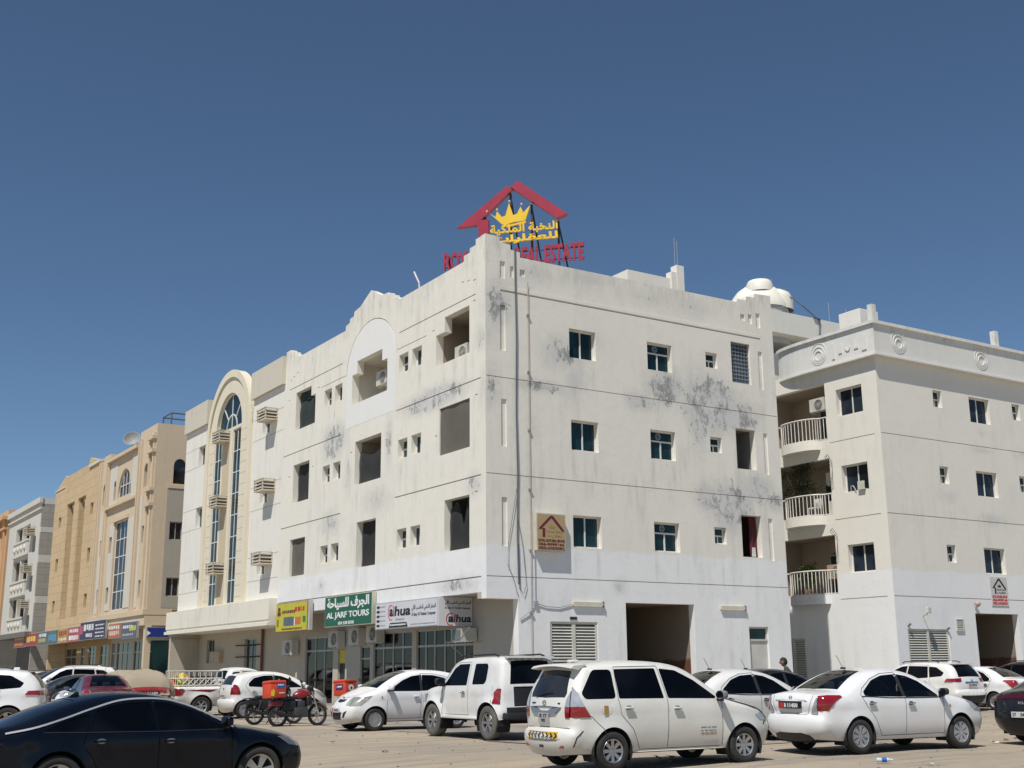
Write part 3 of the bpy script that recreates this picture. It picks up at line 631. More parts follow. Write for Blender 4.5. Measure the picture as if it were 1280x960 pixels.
# shop interiors with shelves and goods behind the glass
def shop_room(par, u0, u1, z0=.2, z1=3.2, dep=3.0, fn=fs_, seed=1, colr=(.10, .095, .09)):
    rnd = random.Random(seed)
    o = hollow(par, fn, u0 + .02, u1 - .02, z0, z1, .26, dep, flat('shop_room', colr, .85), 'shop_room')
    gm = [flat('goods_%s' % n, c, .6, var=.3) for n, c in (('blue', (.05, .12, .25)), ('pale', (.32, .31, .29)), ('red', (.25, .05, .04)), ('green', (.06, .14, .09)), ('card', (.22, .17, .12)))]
    for k in range(3):
        z = .6 + k * .6; q = MB(); obox(q, fn, u0 + .25, u1 - .25, z, z + .03, .5, .95); s = q.build('shelf', flat('shelf_white', (.4, .4, .38), .6), o)
        u = u0 + .3
        while u < u1 - .55:
            w = rnd.uniform(.12, .3); h = rnd.uniform(.15, .45); dd = rnd.uniform(.5, .6); q = MB(); obox(q, fn, u, u + w, z + .03, z + .03 + h, dd, .85)
            q.build('goods', rnd.choice(gm), o); u += w + rnd.uniform(.02, .2)
    return o
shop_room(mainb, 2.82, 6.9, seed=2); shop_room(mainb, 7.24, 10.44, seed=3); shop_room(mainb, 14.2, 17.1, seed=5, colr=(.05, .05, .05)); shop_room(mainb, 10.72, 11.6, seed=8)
q = MB(); obox(q, fs_, 13.0, 13.7, .24, 2.5, .1, .15); q.build('door', flat('shop_door_dark', (.03, .03, .035), .5), mainb)
q = MB(); obox(q, fs_, 13.02, 13.68, 1.95, 2.48, .06, .1); q.build('door_sign', flat('door_yellow', (.6, .5, .05), .6), mainb)
# penthouse on the roof, parapet post
m = MB(); m.box(10.1, 10.35, 5.0, 14, 15.0, 18.05); m.box(10.35, 13.0, 5.0, 5.25, 15.0, 18.05); m.box(12.9, 13.1, 5.25, 14, 15, 18.05); m.box(10.35, 12.9, 5.25, 14, 17.7, 17.9)
m.build('penthouse', stucco('roof_plaster', (.74, .71, .64), dirt=.15, speck=.1), mainb)
m = MB(); m.box(12.45, 12.75, 4.92, 5.28, 15, 18.35); m.box(12.75, 13.15, 4.9, 5.3, 15, 18.7); m.build('penthouse_pier', MC['roof_plaster'], mainb)
for x in (12.83, 12.98): tag(MB().tube([(x, 5.1, 18.7), (x, 5.1, 20.0 if x < 12.9 else 19.9)], .012, 4).build('antenna', M_FRAMEG, None, (x, 5.1, 18.7)), 'thin rod antenna on the penthouse pier of the corner block, ' + ('left' if x < 12.9 else 'right') + ' one of the pair', 'antenna', 'rods on the penthouse pier')

# pipes and cables on the camera side
pp = MB().tube([(1.68, -.05, 14.6), (1.68, -.05, .15)], .012, 6)
o = pp.build('drain_pipe', M_PIPE, None, (1.68, -.05, .15)); tag(o, 'thin pinkish pipe running down the camera side wall beside the black cable bundle', 'pipe')
for k in range(7): MB().box(1.63, 1.73, -.08, -.002, 13.4 - k * 2.0, 13.46 - k * 2.0).build('clip', M_FRAMEG, o)
m = MB(); m.tube([(1.18, -.03, 15.75), (1.18, -.04, 14.7), (1.20, -.05, 12.5), (1.17, -.04, 10), (1.19, -.06, 8), (1.17, -.04, 5.9), (1.2, -.05, 4.3)], .024, 6)
m.tube([(1.2, .05, 15.72), (1.3, .3, 15.6), (1.4, .9, 15.05)], .024, 6)
tag(m.build('cable_bundle', M_CABLE, None, (1.18, 0, 4.3)), 'dark cable bundle hanging down the camera side wall from the parapet', 'cable')
m = MB(); m.tube([(1.16, -.04, 7.4), (1.0, -.05, 6.6), (.82, -.04, 5.6), (.8, -.04, 4.9), (1.0, -.05, 4.5), (1.12, -.04, 4.1), (1.2, -.04, 3.9)], .009, 5)
m.tube([(1.2, -.04, 6.4), (1.36, -.05, 5.6), (1.45, -.04, 4.8), (1.5, -.04, 4.3), (1.38, -.05, 4.0), (1.25, -.04, 4.15), (1.24, -.04, 4.6), (1.22, -.04, 5.6)], .009, 5)
tag(m.build('loose_cable', M_CABLE, None, (1.2, 0, 4.0)), 'thin loose cable loops at the foot of the dark bundle', 'cable')
m = MB(); m.tube([(1.25, -.03, 3.2), (1.6, -.04, 3.42), (1.85, -.03, 3.72), (2.3, -.03, 3.62), (2.8, -.03, 3.6), (3.3, -.03, 3.72)], .016, 5); m.tube([(1.85, -.03, 6.0), (1.85, -.03, 3.75)], .012, 5); m.box(1.79, 1.92, -.08, 0, 3.66, 3.79)
tag(m.build('wall_cable', flat('grey_wire', (.33, .34, .35), .6), None, (1.25, 0, 3.2)), 'pale grey cable with junction box running to the tube lamp above the louvre doors', 'cable')
for a, b, lb in ((3.32, 4.55, 'unlit tube lamp above the louvre doors of the corner block'), (9.83, 11.0, 'unlit tube lamp right of the car passage')):
    t = thing('tube_lamp', lb, 'lamp', (a, 0, 3.7), 'tube lamps on the camera side wall')
    MB().box(a, b, -.09, -.0, 3.68, 3.80).build('housing', flat('lamp_cream', (.62, .57, .44), .5), t)
    MB().tube([(a + .04, -.07, 3.665), (b - .04, -.07, 3.665)], .022, 8).build('tube', flat('tube_white', (.75, .74, .68), .3), t)
    MB().box(b, b + .03, -.1, -.0, 3.64, 3.82).build('end_cap', M_BLACK, t)
o = MB().box(3.22, 3.5, -.02, 0, 3.22, 3.31).build('number_plate', flat('plaque_black', (.02, .02, .02), .4), None, (3.22, 0, 3.22)); tag(o, 'small black plaque over the louvre doors', 'plaque')
# ================================================================== roof sign of the corner building
M_RED = flat('sign_crimson', (.36, .018, .05), .45, var=.15); M_GOLD = flat('sign_gold', (.86, .56, .035), .4, var=.1); M_STEEL = flat('sign_steel', (.035, .03, .035), .6)
c45, s45 = math.cos(R(-44.7)), math.sin(R(-44.7))
SO = (2.35, 2.35)
def SG(a, z, d):       # along the sign, height, depth away from the street
    return (SO[0] + c45 * a - s45 * d, SO[1] + s45 * a + c45 * d, z)
def S2(a, z): return (a * 1.015 - .15, 1.62 + (z - 1.62) * 1.015)
rs = thing('roof_sign', 'large rooftop sign with crimson house outline, gold crown, gold Arabic letters and crimson English letters', 'sign', (SO[0], SO[1], 15.0))
def beam(name, p, q, w, mat, d0=-.12, d1=.22, par=rs):
    (a0, z0), (a1, z1) = S2(*p), S2(*q); dx, dz = a1 - a0, z1 - z0; l = math.hypot(dx, dz); nx, nz = -dz / l * w / 2, dx / l * w / 2
    return MB().prism([(a0 - nx, z0 - nz), (a1 - nx, z1 - nz), (a1 + nx, z1 + nz), (a0 + nx, z0 + nz)], SG, d0, d1).build(name, mat, par)
MB().prism([S2(*p) for p in [(-1.69, 17.42), (-1.0, 17.45), (.39, 18.72), (.22, 18.90)]], SG, -.05, .16).build('house_rafter', M_RED, rs)
MB().prism([S2(*p) for p in [(.36, 18.76), (.62, 19.0), (2.42, 17.56), (2.06, 17.42)]], SG, -.20, .08).build('house_rafter', M_RED, rs)
MB().prism([S2(*p) for p in [(-1.0, 17.47), (-.99, 17.63), (-.50, 17.63), (-.48, 16.3), (-.86, 16.3), (-.88, 17.42)]], SG, -.07, .10).build('house_post', M_RED, rs)
cr = [(-.45, 17.86), (-.02, 17.42), (.1, 17.36), (.45, 17.45), (.87, 17.47), (1.06, 18.05), (.80, 17.78), (.70, 18.02), (.56, 17.75), (.42, 17.72), (.27, 18.2), (.13, 17.72), (.0, 17.68), (-.18, 17.92), (-.24, 17.7)]
MB().prism([S2(*p) for p in cr], SG, -.06, .02).build('crown', M_GOLD, rs)
MB().prism([S2(*p) for p in [(-.02, 17.36), (.2, 17.27), (.9, 17.39), (.88, 17.45), (.3, 17.36)]], SG, -.065, .01).build('crown_band', M_GOLD, rs)
for a, z in ((-.56, 17.95), (-.18, 17.99), (.28, 18.27), (.73, 18.12), (1.10, 18.12)):
    p = S2(a, z); MB().lathe([(0, -.045), (.03, -.035), (.045, 0), (.03, .035), (0, .045)], 8, Matrix.Translation(Vector(SG(p[0], p[1], -.03)))).build('crown_ball', flat('gold_pale', (.75, .6, .3), .4), rs, smooth=60)
def letters(txt, box, fn, d, mat, par, thick, bold, name='letter'):
    for m in put_text(None, txt, box, fn, d, thick, bold, parts=True): m.build(name, mat, par)
a0, z0 = S2(-.44, 17.0); a1, z1 = S2(2.06, 17.38)
letters(arabic('النخبة الملكية'), (a0, a1, z0 - .02, z1), SG, -.02, M_GOLD, rs, .06, .028)
a0, z0 = S2(-.44, 16.62); a1, z1 = S2(2.06, 17.0)
letters(arabic('للعقارات'), (a0, a1, z0, z1 - .03), SG, -.02, M_GOLD, rs, .06, .028)
beam('letter_rail', (-.44, 16.72), (2.06, 16.74), .07, M_GOLD, -.07, .0)
a0, z0 = S2(-2.18, 15.78); a1, z1 = S2(2.99, 16.46)
letters('ROYAL ELITE REAL ESTATE', (a0, a1, z0, z1), SG, -.02, M_RED, rs, .09, .028)
for z in (15.92, 16.32): beam('letter_rail', (-2.12, z), (2.98, z), .03, M_STEEL, .03, .06)
for a, zt in ((-.66, 17.85), (.30, 18.62), (1.08, 18.15), (2.06, 17.4), (-2.0, 16.3), (-1.4, 16.3)):
    p = S2(a, zt); m = MB(); m.box
    m.tube([SG(p[0], 15.0, .12), SG(p[0], p[1], .12)], .05, 4)
    if zt > 17: m.tube([SG(p[0], p[1] - .1, .12), SG(p[0] + .35, 15.0, 1.3)], .035, 4)
    m.build('post', M_STEEL, rs)

# ================================================================== flat sign boards
def board(name, label, fn, u0, u1, z0, z1, d0, d1, mat, edge=None, base=None, cat='sign', group=None):
    """u0 is the reader's left edge. box from depth d0 (front) to d1"""
    t = thing(name, label, cat, base or fn(min(u0, u1), z0, d1), group)
    m = MB(); obox(m, fn, min(u0, u1), max(u0, u1), z0, z1, d0 + .01, d1); m.build('cabinet', edge or flat('cabinet_edge', (.45, .45, .44), .4, .3), t)
    m = MB(); obox(m, fn, min(u0, u1) + .03, max(u0, u1) - .03, z0 + .03, z1 - .03, d0, d0 + .008); m.build('face', mat, t)
    return t
M_INK = flat('ink_black', (.012, .012, .015), .5, var=0); M_WHT = flat('ink_white', (.78, .78, .76), .5, var=0); M_INKR = flat('ink_red', (.50, .02, .02), .5, var=0); M_INKDR = flat('ink_maroon', (.13, .018, .015), .5, var=0)
M_INKG = flat('ink_grey', (.22, .22, .23), .5, var=0); M_INKY = flat('ink_yellow', (.75, .55, .03), .5, var=0)
def marks(par, fn, u0, u1, z0, z1, d, mat, n, seed=0, name='fine_print'):
    """a line of print too small to read in the photograph: short dashes"""
    rnd = random.Random(seed); m = MB(); t = 0.0
    while t < .97:
        w = rnd.uniform(.3, 1.2) / n; b = min(1, t + w); obox(m, fn, u0 + (u1 - u0) * t, u0 + (u1 - u0) * b, z0 + (z1 - z0) * rnd.uniform(0, .2), z1, d - .003, d); t = b + rnd.uniform(.15, .35) / n
    return m.build(name, mat, par)
# white technology sign, bent round to the recessed corner
ws = board('shop_sign', 'long white shop sign with red ringed black lettering, right of the green sign', fl, 7.55, 2.86, 3.08, 4.03, -.16, -.02, flat('sign_white', (.62, .62, .64), .4, var=.04))
m = MB(); m.box(-.16, 1.15, 2.80, 2.852, 3.08, 4.03); m.build('return_panel', MC['sign_white'], ws)
def ring_logo(par, fn, u, z, h, d, sx, wtot):
    """red swirl + black italic lettering; sx = +1 if u grows to the reader's right"""
    rr = h * .68; cu = u + sx * rr * .86; cz = z + h * .36; pts = []; n = 20
    for k in range(n + 1):
        a = R(52 + 250 * k / n); pts.append((a, rr, .015 + .05 * math.sin(math.pi * k / n) * h * 1.6))
    out = [(cu + sx * (r_ + w_) * math.cos(a) * .8, cz + (r_ + w_) * math.sin(a)) for a, r_, w_ in pts]; inn = [(cu + sx * r_ * math.cos(a) * .8, cz + r_ * math.sin(a)) for a, r_, w_ in pts]
    MB().prism(out + inn[::-1], fn, d - .008, d).build('ring_mark', M_INKR, par)
    put_text(None, 'a', (u + sx * .22 * h, u + sx * 1.0 * h, z, z + h * .72), fn, d, .008, .03, slant=.08).build('lettering', M_INK, par)
    MB().prism([(u + sx * 1.0 * h, z + .0 * h), (u + sx * 1.16 * h, z), (u + sx * 1.34 * h, z + h * .98), (u + sx * 1.18 * h, z + h * .98)], fn, d - .009, d).build('red_stroke', M_INKR, par)
    put_text(None, 'hua', (u + sx * 1.32 * h, u + sx * wtot, z, z + h * .95), fn, d, .008, .028, slant=.06).build('lettering', M_INK, par)
ring_logo(ws, fl, 6.50, 3.52, .36, -.16, -1, 1.68)
put_text(None, 'TECHNOLOGY', (5.95, 5.25, 3.36, 3.43), fl, -.16, .004, .01).build('lettering', M_INKG, ws)
put_text(None, arabic('الصقر الذهبي للحاسب الآلي'), (4.72, 3.0, 3.62, 3.86), fl, -.16, .004, .01).build('lettering', M_INK, ws)
put_text(None, 'Al Saqr Al Thahabi Computer', (4.72, 3.0, 3.44, 3.58), fl, -.16, .004, .015).build('lettering', M_INK, ws)
MB().prism([(6.45, 3.13), (5.0, 3.13), (5.1, 3.29), (6.35, 3.29)], fl, -.168, -.16).build('black_tab', M_INK, ws)
marks(ws, fl, 6.35, 5.1, 3.18, 3.24, -.168, M_WHT, 16, 2); marks(ws, fl, 4.8, 3.0, 3.17, 3.21, -.16, M_INKG, 18, 3)
for k in range(5):
    z = 3.84 - .165 * k; q = MB(); obox(q, fl, 7.42, 7.2, z, z + .08, -.168, -.16); q.build('icon', M_INK, ws); marks(ws, fl, 7.16, 6.75, z + .02, z + .06, -.16, M_INKG, 4, k)
fr28 = FR(2.80)
ring_logo(ws, lambda a, z, d: (a, 2.80 + d, z), .14, 3.2, .27, 0, 1, .95)
put_text(None, arabic('الصقر الذهبي للحاسب الآلي'), (.08, 1.08, 3.75, 3.93), fr28, 0, .004, .01).build('lettering', M_INK, ws)
put_text(None, 'Al Saqr Al Thahabi Computer', (.08, 1.08, 3.62, 3.71), fr28, 0, .004, .012).build('lettering', M_INK, ws)
# green sign
gs = board('shop_sign', 'green shop sign with white Arabic above AL JARF TOURS', fl, 12.0, 7.78, 3.32, 4.5, -.2, -.02, flat('sign_green', (.004, .105, .05), .4, var=.06), edge=flat('edge_cream', (.6, .57, .45), .5))
put_text(None, arabic('الجرف للسياحة'), (11.75, 8.0, 3.93, 4.42), fl, -.2, .01, .035).build('lettering', M_WHT, gs)
put_text(None, 'AL JARF TOURS', (11.8, 8.0, 3.57, 3.87), fl, -.2, .01, .018).build('lettering', M_WHT, gs)
put_text(None, '054 538 8338', (10.7, 9.3, 3.38, 3.50), fl, -.2, .006, .02).build('lettering', M_WHT, gs)
# yellow sign
ys = board('shop_sign', 'yellow shop sign with small pictures and maroon lettering left of the green sign', fl, 17.1, 13.7, 3.27, 4.48, -.22, -.02, flat('sign_yellow', (.55, .49, .02), .4, var=.1), edge=flat('edge_rust', (.30, .20, .13), .6))
for (a, b, c, e, mt) in ((16.2, 15.1, 3.52, 3.88, flat('print_steel', (.10, .14, .18), .5)), (14.95, 14.35, 3.55, 3.85, flat('print_orange', (.55, .16, .04), .5)), (15.05, 14.98, 3.5, 3.8, M_WHT), (14.15, 13.85, 3.62, 3.86, flat('print_green', (.02, .22, .04), .5)), (16.9, 16.55, 3.95, 4.12, flat('print_maroon', (.13, .02, .03), .5)), (16.85, 16.6, 4.14, 4.3, MC['print_maroon']), (16.95, 16.75, 3.5, 3.8, flat('print_olive', (.2, .2, .03), .5))):
    q = MB(); obox(q, fl, a, b, c, e, -.226, -.22); q.build('picture', mt, ys)
marks(ys, fl, 16.4, 15.0, 4.02, 4.16, -.22, MC['print_maroon'], 9, 4, 'lettering'); marks(ys, fl, 15.0, 14.0, 4.04, 4.26, -.22, M_INKR, 4, 5, 'lettering')
marks(ys, fl, 16.4, 14.2, 3.34, 3.42, -.22, MC['print_maroon'], 15, 6, 'lettering')
MB().box(-.2, -.06, 13.5, 13.66, 3.28, 4.48).build('side_housing', flat('housing_pale', (.5, .48, .42), .5), ys)
# house-outline sign on the camera side
def house_logo(par, fn, u0, u1, z0, z1, d, mat, gold, txt=True):
    w = u1 - u0; h = z1 - z0; P = lambda a, b: (u0 + w * a, z0 + h * b); 
    MB().prism([P(.0, .38), (P(.45, .98)), P(.52, 1.0), P(.52, .92), P(.14, .42), P(.26, .42), P(.26, .02), P(.16, .02), P(.16, .38)], fn, d - .006, d).build('house_outline', mat, par)
    MB().prism([P(.50, 1.02), P(.58, .97), P(1.0, .34), P(.92, .30), P(.50, .90)], fn, d - .008, d).build('house_outline', mat, par)
    MB().prism([P(.36, .58), P(.40, .44), P(.62, .44), P(.66, .58), P(.58, .50), P(.51, .64), P(.44, .50)], fn, d - .006, d).build('crown', gold, par)
    put_text(None, arabic('النخبة الملكية'), (u0 + w * .30, u0 + w * .94, z0 + h * .22, z0 + h * .36), fn, d, .004, .02).build('lettering', gold, par)
    put_text(None, arabic('للعقارات'), (u0 + w * .32, u0 + w * .92, z0 + h * .02, z0 + h * .17), fn, d, .004, .02).build('lettering', gold, par)
hs = board('wall_sign', 'tan lit box sign with maroon house outline and phone numbers on the camera side wall', frr, 1.80, 2.96, 5.42, 6.64, -.23, -.04, flat('sign_tan', (.43, .31, .175), .5, var=.06), edge=flat('edge_pale', (.60, .55, .45), .4))
MB().box(1.9, 2.7, -.06, 0, 5.6, 6.4).build('wall_bracket', M_FRAMEG, hs)
house_logo(hs, frr, 1.86, 2.90, 5.84, 6.57, -.23, M_INKDR, flat('gold_dull', (.40, .26, .08), .4))
put_text(None, 'ROYAL ELITE REAL ESTATE', (1.86, 2.90, 5.70, 5.79), frr, -.23, .004, .05).build('lettering', M_INKDR, hs)
put_text(None, '056-9099166', (1.86, 2.88, 5.58, 5.67), frr, -.23, .004, .04).build('lettering', M_INKDR, hs)
put_text(None, '052-2433081', (1.86, 2.88, 5.46, 5.55), frr, -.23, .004, .04).build('lettering', M_INKDR, hs)

# ================================================================== side building (right)
XB = 19.2
rb = thing('apartment_building', 'white side building at the right with curved balconies and round plaster medallions on its parapet', 'building', (XB, 0, 0))
flB = FL(XB)
wR = []
for u0 in (22.76, 28.28, 33.8): wR += [(u0, u0 + .58, 12.57, 13.32, 'small'), (u0, u0 + .58, 9.22, 9.97, 'small'), (u0, u0 + .58, 5.87, 6.61, 'small')]
for u0 in (25.2, 30.8, 36.4): wR += [(u0, u0 + 1.42, 12.15, 13.3, 'slide'), (u0, u0 + 1.45, 8.84, 9.96, 'slide'), (u0 + .02, u0 + 1.45, 5.48, 6.6, 'slide')]
LV2 = (19.85, 22.38, .24, 3.1)
outer = [(19.2, 0), (24.21, 0), (24.21, 3.79), (27.14, 3.79), (27.14, 0), (42, 0), (42, 14.5), (19.2, 14.5)]
rj = [rect(19.22, 41.9, z, z + .03) for z in (11.07, 7.73, 4.38)]
MB().prism(outer, frr, 0, .3, [rect(*w[:4]) for w in wR] + [rect(*LV2)] + rj).build('side_wall', M_RB, rb)
m = MB(); [m.prism(r_, frr, .03, .06) for r_ in rj]; m.build('joint_shadow_line', flat('joint_soft', (.33, .31, .27), .9), rb)
for w in wR: window(rb, frr, *w[:4], w[4], gl=M_GLASSB if w[4] == 'slide' else None)
louvre_door(rb, frr, *LV2)
wL = [(.83, 2.26, 12.15, 13.33), (.83, 2.24, 8.83, 9.99), (.82, 2.22, 5.45, 6.62)]
bal = [(2.88, 6.6, 11.27, 13.76), (2.88, 6.6, 8.0, 10.43), (2.88, 6.6, 4.64, 7.12)]
lvs = (4.98, 6.4, .2, 2.85)
rjl = [rect(.32, 2.8, z, z + .03) for z in (11.07, 7.73, 4.38)]
MB().prism(rect(.3, 13, 0, 14.5), flB, 0, .3, [rect(*w) for w in wL + bal] + [rect(*lvs)] + rjl).build('street_wall', M_RB, rb)
m = MB(); [m.prism(r_, flB, .03, .06) for r_ in rjl]; m.build('joint_shadow_line', MC['joint_soft'], rb)
for w in wL: window(rb, flB, *w, 'slide', d=.22, gl=M_GLASSB)
louvre_door(rb, flB, *lvs)
MB().box(XB + .3, 41.7, .3, 13, 14.3, 14.45).build('roof', M_ROOF, rb)
m = MB(); m.box(41.7, 42, .3, 13, 0, 14.5); m.box(XB + .3, 41.7, 12.7, 13, 0, 14.5); m.build('rear_wall', M_RB, rb)
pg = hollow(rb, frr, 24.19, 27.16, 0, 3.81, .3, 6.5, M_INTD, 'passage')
# parapet ring with a rounded end above the balconies
def path_out(o):
    """plan outline of the parapet displaced outwards by o"""
    p = [(42, -o), (XB - o, -o), (XB - o, 3.7)]
    for k in range(1, 11): a = R(90 * k / 10); p.append((XB - o + .55 * (1 - math.cos(a)), 3.7 + (2.0 + o * .3) * math.sin(a)))
    return p
def ringband(o, z0, z1, name, mat, inn=.22):
    a = path_out(o); b = path_out(-inn); MB().prism(a + b[::-1], lambda x, y, z: (x, y, z), z0, z1).build(name, mat, rb)
M_RBW = stucco('parapet_white', (.72, .705, .66), dirt=.18, speck=.2, top=16.2)
ringband(.24, 14.42, 15.70, 'parapet', M_RBW); ringband(.34, 15.70, 15.84, 'coping', M_RBW, .3); ringband(.30, 14.34, 14.42, 'moulding', M_RBW, .1)
MB().box(XB + .3, XB + 3, 3.8, 7.2, 13.8, 14.34).build('balcony_ceiling', M_RBW, rb)
def medallion(fn, u, z):
    for r_, w in ((.50, .05), (.38, .06), (.25, .06)):
        a = arc(u, z - (.5 - r_) * .35, r_ * .95, r_, 0, 360, 28)[:-1]; b = arc(u, z - (.5 - r_) * .35 + w * .35, (r_ - w) * .95, r_ - w, 0, 360, 28)[:-1]
        MB().prism(a, fn, -.018 - (.5 - r_) * .07, 0, [b]).build('medallion_ring', M_RBW, rb)
for u in (20.5, 26.05, 31.6, 37.1): medallion(FR(-.24), u, 15.08)
fq = FL(XB - .24); medallion(fq, 2.86, 15.05)
for a, b, c, e in ((1.93, 2.07, 14.63, 15.3), (1.52, 1.70, 14.8, 14.95), (1.52, 1.58, 14.95, 15.2), (.62, .84, 14.82, 14.94), (.78, .84, 14.94, 15.2), (.16, .42, 14.66, 14.78), (.16, .24, 14.78, 15.28)):
    q = MB(); obox(q, fq, a, b, c, e, -.04, 0); q.build('relief', M_RBW, rb)
MB().prism(arc(1.19, 14.98, .15, .17, 180, 360, 10) + arc(1.19, 14.98, .07, .09, 360, 180, 10), fq, -.04, 0).build('relief', M_RBW, rb)
for x, h_ in ((19.1, .72), (27.35, .75), (35.5, .7)): MB().box(x - .13, x + .13, -.25, .0, 15.84, 15.84 + h_).build('parapet_post', M_RBW, rb)
# curved balconies
def ell(a0, a1, n, uc, ru, rx, x0=XB): return [(x0 - rx * math.sin(R(a0 + (a1 - a0) * k / n)), uc + ru * math.cos(R(a0 + (a1 - a0) * k / n))) for k in range(n + 1)]
zt = ((11.27, 12.25), (8.0, 8.9), (4.64, 5.64))
for zi, (z0, z1) in enumerate(zt):
    pl = ell(0, 180, 20, 4.46, 1.12, .52)
    MB().prism(pl, lambda x, y, z: (x, y, z), z0 - .40, z0 - .0).build('balcony_slab', M_RB, rb)
    pr = [(XB + .03, 6.5), (XB + .03, 6.2), (XB + .03, 5.9), (XB + .02, 5.62)] + ell(6, 174, 15, 4.46, 1.08, .46)[::1] + [(XB + .02, 3.3), (XB + .03, 3.1), (XB + .03, 2.92)]
    rail = MB().tube([(x, y, z1) for x, y in pr], .035, 6)
    rl = rail.build('railing', M_RAIL, rb)
    MB().tube([(x, y, z0 + .03) for x, y in pr], .022, 5).build('bottom_rail', M_RAIL, rl)
    for x, y in pr: MB().tube([(x, y, z0 + .03), (x, y, z1 - .01)], .02, 5).build('baluster', M_RAIL, rl)
    u0, u1, za, zb = bal[zi]
    lg = hollow(rb, flB, u0 - .02, u1 + .02, za - .02, zb + .02, .3, 1.9, M_INT)
    window(rb, flB, 3.2, 4.9, za, za + 1.85, 'slide', d=1.8, mat=M_FRAMEG, gl=M_GLASSB)
ac_condenser((XB + .25, 3.35, 12.55), 'L', 'air conditioner hung at the top corner of the uppermost curved balcony', w=.85, h=.62)
ac_condenser((XB + .9, 3.3, 9.35), 'L', 'air conditioner hung above the middle curved balcony', w=.8, h=.6)
ac_condenser((XB + 1.0, 3.35, 8.1), 'L', 'air conditioner standing low on the middle curved balcony', w=.8, h=.6)
ac_condenser((XB + .9, 3.35, 6.4), 'L', 'brownish air conditioner hung at the top of the lowest curved balcony', w=.8, h=.6, mat=flat('ac_brown', (.28, .19, .13), .6))
ac_condenser((XB + .55, 3.25, 5.25), 'L', 'brownish air conditioner behind the railing of the lowest curved balcony', w=.85, h=.65, mat=flat('ac_brown2', (.42, .28, .2), .6))
# white plastic chair on the middle balcony
t = thing('balcony_chair', 'white plastic chair behind the railing of the middle curved balcony', 'chair', (XB + .3, 4.2, 8.0)); mw = flat('plastic_white', (.7, .69, .64), .4)
MB().bbox(XB + .1, XB + .5, 3.95, 4.4, 8.4, 8.44, .01).build('seat', mw, t); MB().bbox(XB + .48, XB + .52, 3.95, 4.4, 8.44, 8.85, .01).build('backrest', mw, t)
for a in (.12, .46):
    for b in (3.98, 4.37): MB().tube([(XB + a, b, 8.0), (XB + a, b, 8.41)], .02, 5).build('leg', mw, t)
# plants
def leafy(name, label, cat, base, r, n, size, cols, frame=True, stem=True, pot=None, seed=1, squash=(1, 1, 1), group=None):
    rnd = random.Random(seed); t = thing(name, label, cat, base, group)
    mat = flat('leaf_' + name, cols, .6, var=.5); m = MB(); bx, by, bz = base
    cl = [(rnd.gauss(0, .45), rnd.gauss(0, .45), rnd.random()) for _ in range(14)]
    for k in range(n):
        c = rnd.choice(cl); p = Vector((bx + (c[0] + rnd.gauss(0, .2)) * r * squash[0], by + (c[1] + rnd.gauss(0, .2)) * r * squash[1], bz + .35 + (c[2] + rnd.gauss(0, .12)) * r * 1.5 * squash[2]))
        a = Vector((rnd.gauss(0, 1), rnd.gauss(0, 1), rnd.gauss(0, .6))).normalized(); b = a.cross(Vector((rnd.random(), rnd.random(), 1))).normalized(); s = size * rnd.uniform(.6, 1.3)
        m.add([p - a * s, p + b * s * .4, p + a * s, p - b * s * .4], [(0, 1, 2, 3)])
    o = m.build('foliage', mat, t)
    m = MB(); [m.tube([(bx, by, bz + .1), (bx + c[0] * r * .5 * squash[0], by + c[1] * r * .5 * squash[1], bz + .35 + c[2] * r * 1.2 * squash[2])], .012, 4) for c in cl[:8]]; m.build('stem', flat('stem_brown', (.12, .09, .05), .8), t)
    if pot: MB().lathe([(0, 0), (.13, 0), (.17, .28), (.15, .28), (.13, .22), (0, .22)], 12, Matrix.Translation(Vector(base))).build('pot', flat('pot_clay', (.3, .14, .07), .8), t, smooth=40)
    return t
leafy('potted_plant', 'bushy green plant behind the railing of the lowest curved balcony', 'plant', (XB + .35, 4.9, 4.66), .5, 900, .07, (.10, .15, .03), pot=True, seed=3, squash=(.6, 1, 1.25))
leafy('climbing_plant', 'dark leafy climber filling the middle curved balcony', 'plant', (XB + .12, 4.9, 8.7), .95, 2600, .06, (.06, .075, .035), seed=5, squash=(.14, 1.25, .95))
# laundry racks by the windows of the street face
for z, lb in ((10.0, 'wire drying rack on the wall beside the middle window of the side building'), (6.85, 'wire drying rack on the wall above the lowest window of the side building')):
    m = MB()
    for k in range(3): m.tube([(XB, 2.75, z + .12 * k), (XB - .7, 2.5 - .08 * k, z + .35 + .05 * k)], .012, 4)
    m.tube([(XB - .7, 2.5, z + .35), (XB - .7, 2.34, z + .45)], .012, 4); tag(m.build('drying_rack', M_CABLE, None, (XB, 2.7, z)), lb, 'drying rack')
# small chair-like things on middle window sill
m = MB(); m.box(XB - .12, XB + .2, 1.0, 1.35, 8.84, 8.88); m.box(XB - .1, XB - .06, 1.0, 1.35, 8.88, 9.2); m.tube([(XB - .05, 1.5, 8.85), (XB - .08, 1.6, 9.05), (XB - .05, 1.75, 9.05), (XB, 1.8, 8.85)], .02, 5)
tag(m.build('window_shelf', M_ACW, None, (XB, 1.0, 8.84)), 'small pale rack leaning on the middle window sill of the side building', 'rack')
